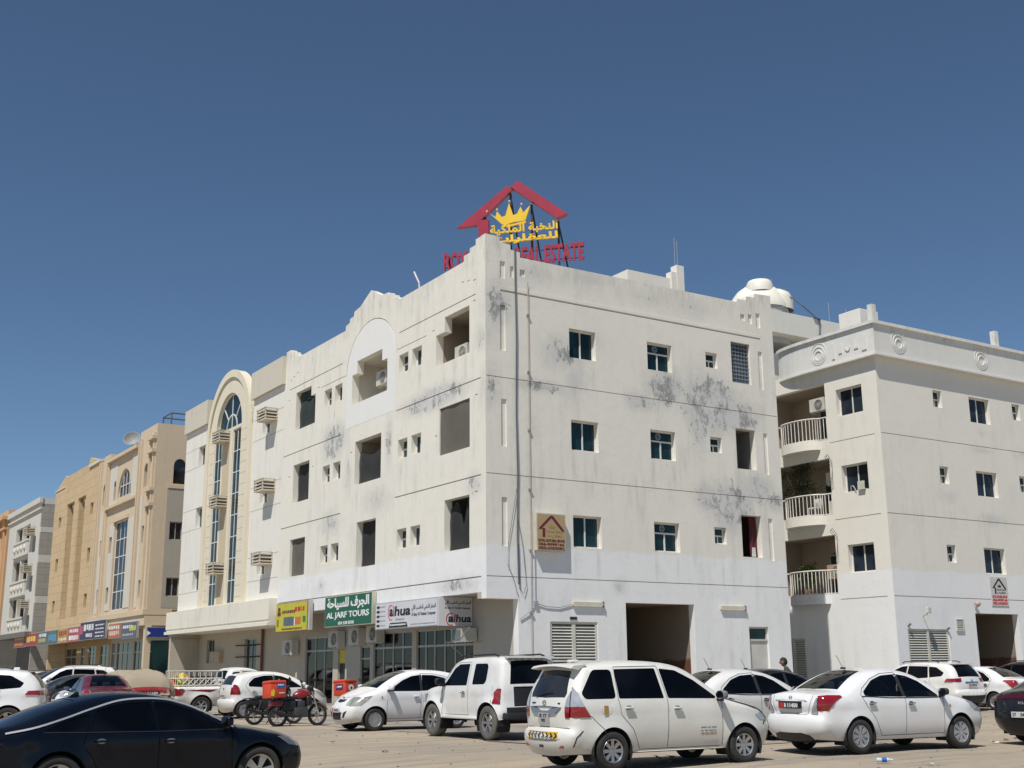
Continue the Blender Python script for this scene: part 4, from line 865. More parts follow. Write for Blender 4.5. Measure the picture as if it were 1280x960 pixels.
# lamps, vent, camera
for (x, z, lb, k) in ((20.85, 3.62, 'pale floodlight on an arm above the louvre doors of the side building', 0), (24.25, 4.05, 'round pinkish wall lamp at the top corner of the side building car passage', 1)):
    t = thing('wall_lamp', lb, 'lamp', (x, 0, z))
    if k == 0: MB().tube([(x, 0, z), (x - .03, -.25, z + .05), (x - .06, -.3, z + .2)], .02, 6).build('arm', M_FRAMEG, t); MB().bbox(x - .17, x + .05, -.42, -.26, z + .1, z + .34, .02).build('lamp_head', M_ACW, t)
    else: MB().tube([(x, 0, z - .1), (x, -.12, z)], .025, 6).build('arm', M_FRAMEG, t); MB().lathe([(0, -.13), (.08, -.1), (.13, 0), (.08, .1), (0, .13)], 12, Matrix.Translation(Vector((x - .02, -.16, z + .12)))).build('lamp_globe', flat('globe_pink', (.45, .32, .29), .4), t, smooth=60)
vt = thing('wall_vent', 'small white louvred vent beside the louvre doors of the side building', 'vent', (22.86, 0, 3.05)); MB().box(22.86, 23.34, -.06, 0, 3.05, 3.1).box(22.86, 23.34, -.06, 0, 3.49, 3.54).box(22.86, 22.91, -.06, 0, 3.1, 3.49).box(23.29, 23.34, -.06, 0, 3.1, 3.49).build('vent_frame', M_ACW, vt)
for k in range(5): z = 3.12 + k * .075; MB().add([(22.91, -.05, z), (23.29, -.05, z), (23.29, -.005, z + .05), (22.91, -.005, z + .05), (22.91, -.052, z + .012), (23.29, -.052, z + .012), (23.29, -.008, z + .062), (22.91, -.008, z + .062)], [(0, 1, 2, 3), (4, 7, 6, 5), (0, 4, 5, 1), (1, 5, 6, 2), (2, 6, 7, 3), (3, 7, 4, 0)]).build('slat', M_ACW, vt)
o = MB().tube([(22.3, -.02, 3.1), (22.3, -.12, 3.16)], .04, 8).build('security_camera', M_CABLE, None, (22.3, 0, 3.1)); tag(o, 'tiny dark camera right above the louvre doors of the side building', 'camera')
o = MB().tube([(19.9, -.0, 3.2), (19.95, -.1, 3.3)], .04, 8).build('cable_outlet', M_CABLE, None, (19.9, 0, 3.2)); tag(o, 'small dark outlet on the side building wall left of its louvre doors', 'outlet')
hs2 = board('wall_sign', 'pale banner with dark house outline and red lettering above the side building car passage', frr, 25.38, 26.55, 4.10, 5.36, -.03, -.0, flat('banner_pale', (.60, .585, .55), .6, var=.1), edge=flat('banner_edge', (.58, .56, .53), .6))
house_logo(hs2, frr, 25.5, 26.45, 4.62, 5.30, -.03, M_INK, M_INK)
for k, tx in enumerate(('ROYAL ELITE REAL ESTATE', '056-9099166', '052-2433081')): put_text(None, tx, (25.45, 26.45, 4.46 - k * .14, 4.57 - k * .14), frr, -.03, .004, .05).build('lettering', M_INKR, hs2)
# roof terrace band, tank, boxes behind
ph = MC['roof_plaster']
m = MB(); m.box(18.9, 24.5, 6.0, 6.25, 16.95, 18.02); m.box(18.9, 24.5, 6.25, 11, 16.95, 17.1); m.box(18.9, 24.5, 9.0, 9.3, 14.4, 16.95); m.box(18.9, 24.5, 6.6, 6.8, 14.4, 16.1); m.box(24.0, 24.5, 6.25, 11, 14.4, 16.95); m.build('penthouse', ph, rb)
m = MB(); m.box(24.5, 25.2, 5.98, 6.6, 14.4, 17.85); m.box(25.2, 26.2, 6.1, 7, 14.4, 17.4); m.build('penthouse_pier', ph, rb)
wt = thing('water_tank', 'white domed fibreglass water tank on the roof behind the right end of the corner block', 'water tank', (20.2, 8.0, 17.1)); TM = Matrix.Translation(Vector((20.55, 7.9, -.42)))
m = MB().lathe([(0, 17.1), (1.42, 17.1), (1.42, 18.95)], 28, TM); m.build('tank_body', flat('tank_grey', (.50, .50, .48), .5), wt, smooth=40)
m = MB().lathe([(1.50, 18.93), (1.50, 19.0), (1.46, 19.25), (1.32, 19.6), (1.05, 19.95), (.7, 20.2), (.35, 20.32), (0, 20.36)], 28, TM)
m.lathe([(.66, 19.7), (.64, 20.1), (.54, 20.28), (.3, 20.36), (0, 20.37)], 22, Matrix.Translation(Vector((20.15, 7.4, -.38)))); m.build('tank_dome', flat('tank_white', (.80, .76, .66), .4, var=.05), wt, smooth=50)
m = MB().lathe([(0, 0), (0, 0)], 3)
m = MB().lathe([(.0, .62), (.4, .57), (.7, .4), (.86, .1), (.88, -.5)], 20, Matrix.Translation(Vector((21.05, 7.3, 18.98)))); m.build('tank_dome', MC['tank_white'], wt, smooth=50)
m = MB(); m.tube([(21.3, 6.9, 19.6), (21.2, 6.5, 19.1), (21.6, 6.1, 18.6), (22.4, 5.98, 18.05)], .03, 5); m.tube([(22.2, 5.95, 18.05), (22.6, 5.95, 18.0), (22.5, 5.95, 16.95), (22.35, 6.3, 16.6), (22.35, 6.4, 15.9)], .05, 5)
tag(m.build('tank_hose', M_CABLE, None, (22.35, 6.0, 15.9)), 'black hose running from the domed water tank down the terrace band', 'hose')
tag(MB().tube([(21.9, 8.3, 18.0), (21.9, 8.3, 20.6)], .02, 5).build('antenna', M_FRAMEG, None, (21.9, 8.3, 18)), 'short mast beside the domed water tank', 'antenna')
m = MB().lathe([(0, .35), (.5, .3), (.95, .12), (1.1, 0), (1.1, -.6)], 20, Matrix.Translation(Vector((23.1, 7.6, 18.15)))); tag(m.build('water_tank', MC['tank_white'], None, (23.1, 7.6, 17.4), smooth=50), 'low flat white tank lid right of the domed water tank', 'water tank')
for x, y, h_ in ((23.9, 6.5, 19.2), (24.9, 6.3, 19.0)): tag(MB().tube([(x, y, 17.8), (x, y, h_)], .015, 4).build('antenna', M_FRAMEG, None, (x, y, 17.8)), 'thin rod on the terrace roof of the side building, the ' + ('left' if x < 24 else 'right') + ' one', 'antenna', 'rods on the terrace roof')
tag(MB().bbox(19.9, 21.1, 1.2, 2.4, 14.45, 16.9, .03).build('roof_box', ph, None, (20, 1.2, 14.45)), 'white masonry box on the side building roof left of its corner post', 'roof box')
# ================================================================== cream building with the arched window
cb = thing('apartment_building', 'cream building with tall arched window strips and caged air conditioners left of the corner block', 'building', (0, 17.5, 0))
Y0, Y1 = 17.5, 31.7
ho = [(22.96, 24.1, 4.82, 13.4), (25.72, 26.82, 4.82, 13.25)]
swins = []
for zt_ in (13.38, 10.1, 6.82): swins += [(28.32, 29.45, zt_ - 1.08, zt_), (19.2, 20.2, zt_ - .9, zt_ - .1)]
hs_ = [w for w in swins]
# centre bay (stone) butted between two flanks
aw = arc(24.78, 13.56, 1.86, 1.86, 180, 0, 24)
MB().prism(rect(21.45, 28.35, 4.75, 14.4) , fl, -.02, .3, [rect(*ho[0]), rect(*ho[1]), [(p[0], p[1]) for p in [q for q in aw if q[1] < 14.36] ] if False else rect(28.322, 28.34, 5, 5.01)]) if False else None
bayo = [(21.45, 4.75), (28.3, 4.75), (28.3, 13.2)] + [(24.87 + 3.4 * math.cos(R(a)) if False else p[0], p[1]) for p in arc(24.72, 13.2, 3.2, 3.35, 0, 180, 30)] + [(21.45, 13.2)]
MB().prism(bayo, fl, -.05, .3, [rect(*ho[0]), rect(*ho[1]), aw]).build('arched_bay', M_CREAM2, cb)
rim = arc(24.72, 13.2, 3.22, 3.37, 0, 180, 30); rin = arc(24.72, 13.2, 2.85, 3.0, 180, 0, 30)
MB().prism([(27.94, 4.76)] + rim + [(21.5, 4.76), (21.87, 4.76)] + rin + [(27.57, 4.76)], fl, -.14, -.051).build('arch_moulding', M_CREAM2, cb)
MB().prism(rect(28.3, Y1, 4.75, 14.4), fl, 0, .3, [rect(*w) for w in swins if w[0] > 28]).build('street_wall', M_WHITEP, cb)
MB().prism(rect(Y0 + .002, 21.45, 4.75, 14.4), fl, 0, .3, [rect(*w) for w in swins if w[0] < 28]).build('street_wall', M_WHITEP, cb)
MB().box(-.16, .3, 27.95, Y1, 14.4, 15.7).build('parapet', M_PARA, cb); MB().box(-.16, .3, Y0, 21.5, 14.4, 15.72).build('parapet', M_PARA, cb)
MB().box(.3, 13, 21.5, 21.8, 14.4, 15.3).box(.31, 1.5, 21.8, 27.9, 14.3, 15.8).build('bay_backing', M_PARA, cb)
MB().box(.3, 13, Y0, Y1, 14.0, 14.4).build('roof', M_ROOF, cb)
MB().box(.3, 13, Y1 - .3, Y1, 0, 14.0).box(12.7, 13, Y0, Y1 - .3, 0, 14.0).build('side_wall', M_CREAM, cb)
for w in swins: window(cb, fl, *w, 'slide', d=.2, gl=M_GLASS)
for w in ho: window(cb, fl, *w, (2, 8), d=.0, fr=.055)
# arched light
m = MB(); a_out = arc(24.78, 13.56, 1.86, 1.86, 0, 180, 24); a_in = arc(24.78, 13.56, 1.76, 1.76, 180, 0, 24)
m.prism(a_out + a_in, fl, .10, .16); m.prism(rect(22.95, 26.62, 13.50, 13.60), fl, .10, .16); m.prism(arc(24.78, 13.58, .78, .78, 0, 180, 14) + arc(24.78, 13.58, .70, .70, 180, 0, 14), fl, .105, .155)
for a in (0, 45, 90, 135, 180):
    if a in (0, 180): continue
    c, s = math.cos(R(a)), math.sin(R(a)); p = lambda r_, o: (24.78 + r_ * c - o * s, 13.58 + r_ * s + o * c); m.prism([p(.72 if a != 90 else 0, -.035), p(1.78, -.035), p(1.78, .035), p(.72 if a != 90 else 0, .035)], fl, .108, .15)
aw_ = m.build('arched_window', M_FRAME, cb)
MB().prism(arc(24.78, 13.56, 1.8, 1.8, 0, 180, 24), fl, .13, .145).build('pane', M_GLASS, aw_)
MB().box(-.06, -.052, 24.5, 25.45, 4.9, 13.3).build('pier_stain', stucco('pier_plaster', (.58, .48, .34), dirt=.35, speck=.1), cb)
# canopy band over the ground floor
MB().box(-.40, 1.6, Y0, 32.3, 3.86, 4.76).box(-.46, 1.6, Y0, 32.35, 3.60, 3.75).box(-.36, 1.6, Y0, 32.28, 3.75, 3.86).build('canopy_band', M_CREAM, cb)
mj = MB()
for a, b in ((28.3, Y1), (Y0 + .1, 21.4)):
    for z in (13.36, 12.32, 10.08, 8.98, 6.8, 5.7): mj.box(-.003, .0, a, b, z - .012, z + .012)
for k in range(16): z = 5.1 + k * .54; mj.box(-.053, -.05, 21.9, 22.9, z - .01, z + .01); mj.box(-.053, -.05, 26.9, 27.5, z - .01, z + .01)
mj.build('panel_joint', flat('joint_tan', (.42, .37, .28), .9), cb)['kind'] = 'stuff'
gw = [(20.9, 22.2, .2, 3.5), (23.0, 24.6, .2, 3.2), (29.0, 30.2, 2.1, 3.3)]
MB().prism(rect(Y0, Y1, 0, 3.6), FL(1.2), 0, .25, [rect(*g) for g in gw[1:]]).build('ground_wall', M_INTD2 if False else stucco('ground_wall', (.50, .44, .345), dirt=.3, speck=.2), cb)
MB().box(-.35, 1.2, Y1 - .3, Y1 - .02, 0, 3.6).build('end_wall', MC['ground_wall'], cb)
MB().box(-.38, 1.22, Y1 - .34, Y1 - .3, 3.35, 3.42).build('pipe_trim', M_PIPE, cb)
window(cb, FL(1.2), *gw[2], 'slide', d=.1, mat=M_FRAMEG); window(cb, FL(1.2), *gw[1], (2, 2), d=.1, mat=M_FRAMEG)
for z in (2.9, 2.35): MB().tube([(1.12, 25.6, z), (1.12, 22.2, z)], .03, 5).build('security_bar', M_BLACK, cb)
tag(MB().tube([(1.1, 22.0, .2), (1.1, 22.0, 3.6)], .07, 8).build('drain_pipe', flat('pipe_maroon', (.16, .05, .035), .5), None, (1.1, 22, .2)), 'maroon drain pipe on the ground floor wall of the cream building', 'pipe')
mb_ = thing('meter_box', 'tan electrical meter box on the ground floor wall of the cream building', 'meter box', (1.2, 27.4, 2.0)); MB().box(1.02, 1.2, 27.6, 29.2, 2.1, 2.68).build('box', flat('meter_tan', (.47, .35, .24), .6), mb_); MB().box(1.0, 1.02, 27.65, 28.35, 2.14, 2.64).box(1.0, 1.02, 28.45, 29.15, 2.14, 2.64).build('lid', flat('meter_tan2', (.5, .38, .27), .6), mb_)
for k, (u, z) in enumerate(((11.75, 2.6), (10.15, 2.65), (13.7, 2.55), (18.6, 2.3))):
    ac_condenser((1.15 if k != 3 else 1.15, u - .3, z), 'L', ('grey condenser under the right half of the green sign', 'pale condenser under the right end of the green sign', 'white condenser between the yellow and green signs', 'pale condenser under the left end of the yellow sign')[k], w=.9 if k < 3 else 1.1, h=.68, dep=.34)
b1 = MB(); b1.tube([(1.15, 3.4, 2.55), (.5, 3.4, 2.55), (1.15, 3.4, 2.1)], .02, 5); b1.tube([(1.15, 2.2, 2.55), (.5, 2.2, 2.55)], .02, 5); b1.tube([(.5, 3.5, 2.55), (.5, 2.1, 2.55)], .02, 5); b1.tube([(.5, 1.9, 3.0), (.5, 2.6, 2.55)], .02, 5)
tag(b1.build('ac_bracket', M_FRAMEG, None, (1.15, 2.2, 2.1)), 'diagonal metal bracket under the white sign with the corner air conditioner', 'bracket')
t = thing('window_ac', 'white boxed air conditioner on a bracket beneath the bent end of the white sign', 'air conditioner', (1.15, 2.6, 2.58)); MB().box(.55, 1.15, 2.5, 3.2, 2.58, 3.0).build('casing', M_ACW, t); MB().box(.53, .549, 2.56, 3.1, 2.62, 2.96).build('grille', flat('ac_glass', (.15, .16, .15), .3), t)
# caged air conditioners
def cage(u, z, label, w=1.05, p=.62, h=.52):
    t = thing('ac_cage', label, 'air conditioner', (0, u, z), 'caged air conditioners on the cream building')
    MB().box(-p, 0, u, u + w, z, z + .05).build('cage_floor', M_CAGE, t)
    for a in (u, u + w - .05):
        for b in (-p, -.05): MB().box(b, b + .05, a, a + .05, z + .05, z + h).build('corner_post', M_CAGE, t)
    for k in range(3):
        za = z + .11 + k * .155
        MB().box(-p - .012, -p, u, u + w, za, za + .06).build('slat', M_CAGE, t)
        for a in (u - .012, u + w): MB().box(-p, 0, a, a + .012, za, za + .06).build('slat', M_CAGE, t)
    MB().box(-p + .08, -.02, u + .12, u + w - .12, z + .06, z + h - .08).build('air_conditioner', flat('ac_inner', (.12, .115, .105), .6), t)
    MB().box(-p - .02, 0, u - .02, u + .05, z + h, z + h + .04).box(-p - .02, 0, u + w - .05, u + w + .02, z + h, z + h + .04).box(-p - .02, -p + .05, u, u + w, z + h, z + h + .04).build('cage_top', M_CAGE, t)
    return t
nm = ('top', 'middle', 'bottom')
for k, z in enumerate((12.88, 9.6, 6.3)): cage(24.5, z, '%s caged air conditioner between the tall window strips of the cream building' % nm[k]); cage(18.3, z, '%s caged air conditioner in the right hand column of the cream building' % nm[k])
# ================================================================== beige building
bb = thing('apartment_building', 'beige building with white vertical strips and a gridded centre window topped by an arch', 'building', (0, 37.5, 0))
Y0, Y1 = 37.5, 50.5
bw = [(42.75, 45.75, 5.45, 11.05)]; ba = arc(44.1, 12.6, 1.5, 1.75, 0, 180, 16)
sl = []
for zt_ in (10.2, 6.98): sl += [(46.2, 46.85, zt_ - 1.05, zt_), (41.05, 41.75, zt_ - 1.05, zt_), (48.55, 49.15, zt_ - 1.08, zt_), (38.9, 39.55, zt_ - 1.05, zt_)]
nic = [[(a0_, 12.55)] + [(b0_, 12.55)] + arc((a0_ + b0_) / 2, 13.55, (b0_ - a0_) / 2, .45, 0, 180, 8) for a0_, b0_ in ((48.55, 49.4), (38.95, 39.8))] + [[(a0_, 12.55)] + [(b0_, 12.55)] + arc((a0_ + b0_) / 2, 13.5, (b0_ - a0_) / 2, .35, 0, 180, 8) for a0_, b0_ in ((46.0, 46.55), (41.0, 41.55))]
MB().prism([(Y0, 5.2), (Y1, 5.2), (Y1, 15.6), (49.6, 15.6), (49.6, 15.9), (48.0, 15.9), (48, 15.45), (41, 15.45), (41, 16.15), (Y0, 16.15)], fl, 0, .35, [rect(*w) for w in bw + sl] + [ba] + nic).build('street_wall', M_BEIGE, bb)
for w in sl: window(bb, fl, *w, 'one', d=.22, fr=.04, mat=M_FRAMEG)
window(bb, fl, *bw[0], (3, 5), d=.12, fr=.07, gl=M_GLASSB)
for nn in nic: MB().prism(nn, fl, .3, .33).build('pane', M_GLASSB, bb)
m = MB(); m.prism(ba, fl, .16, .2, ()); m.build('pane', M_GLASSB, bb)
m = MB(); [m.box(.11, .15, a - .03, a + .03, 12.6, 14.2) for a in (43.4, 44.1, 44.8)]; m.box(.112, .148, 42.6, 45.6, 13.3, 13.36); m.prism(ba + arc(44.1, 12.6, 1.42, 1.67, 180, 0, 16), fl, .105, .152); m.build('arched_window', M_FRAME, bb)
for a, b, z0_, z1_ in ((49.45, 48.0, 5.4, 12.1), (46.9, 45.85, 5.5, 11.0), (42.6, 41.05, 5.5, 11.0), (40.15, 39.75, 5.4, 12.1), (38.3, 37.75, 11.2, 5.3), (47.6, 45.9, 12.3, 15.0), (42.4, 41.2, 12.3, 15.0)):
    m = MB(); hl = [rect(*w) for w in sl if min(a, b) < w[0] and w[1] < max(a, b) and w[3] < z1_ + 4] ; lo, hi = min(z0_, z1_), max(z0_, z1_)
    hl = [h_ for h_ in hl if h_[0][1] > lo and h_[2][1] < hi]; m.prism(rect(min(a, b), max(a, b), lo, hi), fl, -.03, 0, hl if lo < 12 else [n_ for n_ in nic[2:] if n_[0][0] > min(a, b) and n_[1][0] < max(a, b)]); m.build('pale_strip', M_STRIP, bb)
m = MB(); m.box(-.25, 0, 41.0, 48.0, 15.2, 15.42); m.box(-.22, 0, 40.9, 47.9, 12.05, 12.22); m.box(-.12, 0, 42.5, 45.95, 11.05, 11.3); m.build('cornice', M_BEIGE, bb)
for u in (38.0, 40.5, 48.0, 50.0):
    pw = .42 if u in (38.0,) else .25
    MB().box(-.14, 0, u - pw, u - pw + .22, 5.2, 15.6).box(-.14, 0, u + pw - .02, u + pw + .16, 5.2, 15.6).build('pilaster', M_BEIGE, bb)
for z in (15.2, 14.4, 12.1, 11.2): MB().box(-.26, 0, 37.5, 38.6, z, z + .2).build('pilaster_cap', M_BEIGE, bb)
frB = FR(37.5)
sw = [(1.05, 1.83, 9.25, 10.32), (1.04, 1.81, 5.97, 7.05), (3.4, 4.2, 9.25, 10.3), (3.4, 4.2, 5.97, 7.05)]
MB().prism(rect(.35, 12, 5.2, 16.15), frB, 0, .3, [rect(*w) for w in sw] + [[(1.1, 12.58), (1.86, 12.58)] + arc(1.48, 13.68, .38, .42, 0, 180, 8)]).build('side_wall', M_BEIGE, bb)
MB().prism(rect(.82, 1.86, 12.3, 12.5) , frB, -.05, 0).build('sill_band', M_BEIGE, bb)
m = MB(); m.prism(rect(.80, 6, 5.3, 12.5), frB, -.012, -.0, [rect(*w) for w in sw]); m.build('grey_render', stucco('grey_render', (.40, .36, .30), dirt=.3, speck=.2), bb)
for w in sw: window(bb, frB, *w, 'slide', d=.12, mat=M_FRAMEG, gl=glass('black_glass', (.008, .008, .01)))
MB().prism([(1.1, 12.58), (1.86, 12.58)] + arc(1.48, 13.68, .38, .42, 0, 180, 8), frB, .15, .2).build('pane', MC['black_glass'], bb)
MB().box(.35, 12, 37.8, Y1, 15.0, 15.2).build('roof', M_ROOF, bb)
MB().box(-.2, 1.5, Y0, Y1, 4.9, 5.2).box(-.1, 1.4, Y0 + .02, Y1, 4.3, 4.9).build('canopy_band', M_BEIGE, bb)
MB().box(1.4, 12, Y0 + .3, Y0 + .5, 0, 5.2).box(0.0, .35, Y0, Y0 + .35, 0.1, 4.3).build('corner_pier', M_BEIGE, bb)
MB().prism(rect(Y0 + .5, Y1, 0, 4.9), FL(1.5), 0, .2, [rect(38.6, 41.8, .3, 3.6), rect(42.4, 45.0, .3, 3.6), rect(45.6, 49.0, .3, 3.6), rect(49.4, 50.3, .3, 3.6)]).build('shop_wall', M_SHADE, bb)
for a, b, sd_ in ((38.6, 41.8, 1), (42.4, 45.0, 2), (45.6, 49.0, 3), (49.4, 50.3, 4)):
    shopfront(bb, FL(1.5), a, b, .3, 3.6, (0, .33, .66, 1), gl=M_GLASS); 
tag(MB().lathe([(0, .0), (.25, .05), (.46, .19), (.57, .34), (.555, .34), (.44, .21), (.24, .08), (0, .03)], 18, Matrix.Translation(Vector((1.2, 47.4, 16.75))) @ Vector((-.4, -.75, .5)).to_track_quat('Z', 'Y').to_matrix().to_4x4()).build('satellite_dish', flat('dish_grey', (.30, .30, .28), .5), None, (1.2, 47.4, 15.2), smooth=40), 'grey satellite dish on the roof of the beige building', 'satellite dish')
dsh = bpy.data.objects['satellite_dish']; MB().tube([(1.2, 47.4, 15.2), (1.2, 47.4, 16.7)], .04, 6).build('mast', M_FRAMEG, dsh)
m = MB(); pts_ = [(1.0, 38.2), (1.0, 39.9), (2.6, 39.9), (2.6, 38.2)]
for a_, b_ in pts_: m.tube([(a_, b_, 15.2), (a_, b_, 17.0)], .05, 4)
for z_ in (16.2, 17.0): m.tube([(a_, b_, z_) for a_, b_ in pts_ + pts_[:1]], .05, 4)
tag(m.build('tank_stand', M_CABLE, None, (1.0, 38.2, 15.2)), 'dark metal frame on the roof edge of the beige building beside the cream building', 'frame')
# ================================================================== tan building
tb = thing('apartment_building', 'tan block building with two tall dark recessed strips and a gabled parapet', 'building', (0, 50.5, 0))
ts = [(57.5, 59.8, 5.45, 13.88), (54.15, 56.4, 5.5, 13.92)]; tw = []
for zt_, hh in ((13.15, .8), (10.03, 1.0), (6.92, .95)): tw += [(61.45, 62.3, zt_ - hh, zt_), (51.85, 52.65, zt_ - hh, zt_)]
MB().prism([(50.5, 4.0), (64, 4.0), (64, 15.35), (60.9, 16.2), (60.7, 16.05), (54, 16.05), (53.6, 16.5), (50.5, 15.8)], fl, 0, .3, [rect(*w) for w in ts + tw]).build('street_wall', M_TAN, tb)
m = MB()
for (a, b, c, e) in ts: m.box(.7, .75, a, b, c, e)
m.build('recess_backing', stucco('recess_grey', (.26, .215, .15), dirt=.3, speck=0), tb)
for (a, b, c, e) in ts:
    q = MB(); q.box(.02, .7, a, a + .25, c, e - .3); q.box(.02, .7, b - .25, b, c, e - .3); q.build('fin', M_TAN, tb); MB().box(.3, .7, a + .25, b - .25, e - .3, e - .05).build('lintel', M_STRIP, tb)
    MB().box(.35, .7, a + .3, b - .3, c, c + .5).build('vent_panel', M_PIPE, tb)
for w in tw: window(tb, fl, *w, 'one', d=.24, fr=.04, mat=M_TAN)
MB().box(-.1, .3, 50.5, 53.6, 15.75, 15.95).box(-.05, 0, 60.9, 64, 15.3, 15.4).build('coping', M_STRIP, tb)
MB().box(.3, 12, 50.5, 50.8, 4, 15.3).box(.3, 12, 63.7, 64, 0, 15.2).box(.3, 12, 50.8, 63.7, 14.9, 15.1).build('roof', M_TAN, tb)
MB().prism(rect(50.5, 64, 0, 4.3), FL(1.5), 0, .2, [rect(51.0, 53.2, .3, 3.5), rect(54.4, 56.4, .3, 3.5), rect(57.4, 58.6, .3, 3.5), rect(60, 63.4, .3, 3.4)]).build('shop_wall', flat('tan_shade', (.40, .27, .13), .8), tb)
for k, (a, b) in enumerate(((51.0, 53.2), (54.4, 56.4), (57.4, 58.6), (60, 63.4))): shopfront(tb, FL(1.5), a, b, .3, 3.5, (0, .5, 1), gl=M_GLASS)
# ================================================================== grey and white building with balconies
gb = thing('apartment_building', 'grey and white banded building with stacked balconies at the left', 'building', (0, 68.6, 0))
go = [(72.8, 78.6, 12.6, 13.85), (72.7, 78.9, 9.25, 11.0), (72.6, 78.8, 6.2, 7.8)]
MB().prism(rect(68.9, 82, 4.9, 15.5), fl, 0, .3, [rect(*w) for w in go] + [rect(70.2, 71.4, z, z + 1.3) for z in (11.3, 8.1, 4.95)]).build('street_wall', M_GREYW, gb)
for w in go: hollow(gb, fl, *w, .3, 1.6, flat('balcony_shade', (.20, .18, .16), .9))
for z in (11.3, 8.1, 4.95): window(gb, fl, 70.2, 71.4, z, z + 1.3, 'one', d=.2, mat=M_FRAMEG)
for (a, b, c, e) in go:
    MB().box(.0, .28, 75.5, 75.9, c, e).build('balcony_pier', M_GREYW, gb); MB().box(-.12, 0, a - .1, b + .1, c - 1.15, c - .15).build('balcony_front', M_GREYW, gb)
    MB().box(-.18, 0, a - .15, b + .15, c - .15, c).box(-.18, 0, a - .15, b + .15, c - 1.3, c - 1.15).build('balcony_rail', M_STRIP, gb)
    for k in range(4): MB().lathe([(0, -.12), (.2, -.1), (.28, 0)], 8, Matrix.Translation(Vector((-.14, a + 1 + k * 1.35, c - .65))) @ Matrix.Rotation(R(90), 4, 'Y')).build('boss', M_STRIP, gb, smooth=50)
fr68 = FR(68.6)
zb = [(0, 7.1, 0), (7.1, 7.65, 1), (7.65, 10.3, 0), (10.3, 10.9, 1), (10.9, 12.72, 0), (12.72, 13.15, 1), (13.15, 15.0, 0), (15.0, 15.5, 1)]
for a, b, k in zb: q = MB(); obox(q, fr68, 0, 12, a, b, -.01 * k, .3); q.build('wall_band', M_GREYW if k else M_GREY, gb)
MB().box(.3, 12, 68.9, 82, 14.8, 15.0).box(-.25, 0, 68.5, 82, 15.1, 15.55).box(-.15, 0, 68.6, 82, 14.6, 14.75).build('cornice', M_GREYW, gb)
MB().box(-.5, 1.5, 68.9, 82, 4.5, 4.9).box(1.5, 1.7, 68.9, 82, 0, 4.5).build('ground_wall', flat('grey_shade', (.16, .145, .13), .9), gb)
for k, z in enumerate((12.75, 9.7, 6.85)): cage(70.6, z, '%s caged air conditioner on the grey and white banded building' % nm[k], w=1.5, p=.7, h=.6)
# ================================================================== peach building
pb = thing('apartment_building', 'peach building at the far left edge of the row', 'building', (0, 83.2, 0))
pw_ = [(84.6, 85.6, z, z + 1.5) for z in (12.6, 9.2, 5.8)] + [(87, 89, z, z + 1.6) for z in (12.6, 9.2, 5.8)] + [(91, 92.2, z, z + 1.6) for z in (12.6, 9.2, 5.8)]
MB().prism(rect(83.5, 104, 4.6, 16.2), fl, 0, .3, [rect(*w) for w in pw_]).build('street_wall', M_PEACH, pb)
for w in pw_: window(pb, fl, *w, 'slide', d=.2)
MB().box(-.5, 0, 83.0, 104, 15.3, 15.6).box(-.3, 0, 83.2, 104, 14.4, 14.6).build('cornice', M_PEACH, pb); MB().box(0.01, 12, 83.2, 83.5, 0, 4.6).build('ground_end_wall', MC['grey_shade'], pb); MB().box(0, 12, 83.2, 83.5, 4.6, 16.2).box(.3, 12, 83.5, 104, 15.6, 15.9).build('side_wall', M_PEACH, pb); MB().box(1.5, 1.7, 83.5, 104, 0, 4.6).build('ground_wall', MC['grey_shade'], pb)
for u in (83.6, 86.2, 90, 93): MB().box(-.2, 0, u, u + .4, 4.6, 15.3).build('pilaster', M_PEACH, pb)
pb2 = thing('apartment_building', 'brownish far building just visible at the left edge of the photo', 'building', (0, 106, 0)); MB().box(-.5, 12, 106, 124, 0, 17.2).build('wall', flat('far_brown', (.34, .25, .18), .9), pb2); MB().box(-.7, 12, 105.9, 124, 17.2, 17.6).build('cornice', MC['far_brown'], pb2)
# ================================================================== far shop signs
def fsign(label, u0, u1, z0, z1, col, parts, d=-.25, hgt=0):
    t = board('shop_sign', label, fl, u0, u1, z0, z1, d, d + .15, flat('face_%d' % int(u0 * 10), col, .5, var=.2), base=(d, u1, z0), group='shop signs along the far row')
    for k, (a, b, c, e, cc) in enumerate(parts):
        marks(t, fl, u0 + (u1 - u0) * a, u0 + (u1 - u0) * b, z0 + (z1 - z0) * c, z0 + (z1 - z0) * e, d, flat('print_' + '_'.join('%02d' % int(v * 99) for v in cc), cc, .5, var=0), 5, int(u0) + k, 'lettering')
    return t
Wc, Yc, Bc = (.7, .7, .68), (.7, .55, .06), (.1, .3, .5)
fsign('red shop sign at the left end of the far row of signs', 74.2, 70.0, 3.72, 4.74, (.33, .05, .03), [(.08, .9, .55, .85, (.6, .3, .1)), (.1, .85, .15, .4, (.6, .3, .1))])
fsign('red shop sign with yellow lettering under the tan building', 69.8, 65.2, 3.75, 4.72, (.38, .03, .03), [(.1, .9, .3, .75, Yc)])
fsign('dark shop sign with yellow and blue panels under the tan building', 65.0, 58.5, 3.72, 4.72, (.10, .13, .15), [(.05, .4, .2, .5, (.5, .45, .05)), (.05, .45, .6, .85, Wc), (.55, .95, .2, .7, (.08, .3, .45))])
fsign('orange and yellow shop sign under the tan building', 58.4, 55.4, 3.74, 4.72, (.50, .27, .03), [(.1, .9, .5, .85, (.3, .05, .02)), (.1, .9, .15, .35, Wc)])
fsign('pink and white shop sign left of the dark navy sign', 55.3, 52.0, 3.76, 4.74, (.42, .08, .10), [(.1, .9, .6, .85, Wc), (.1, .9, .08, .42, (.85, .85, .8))])
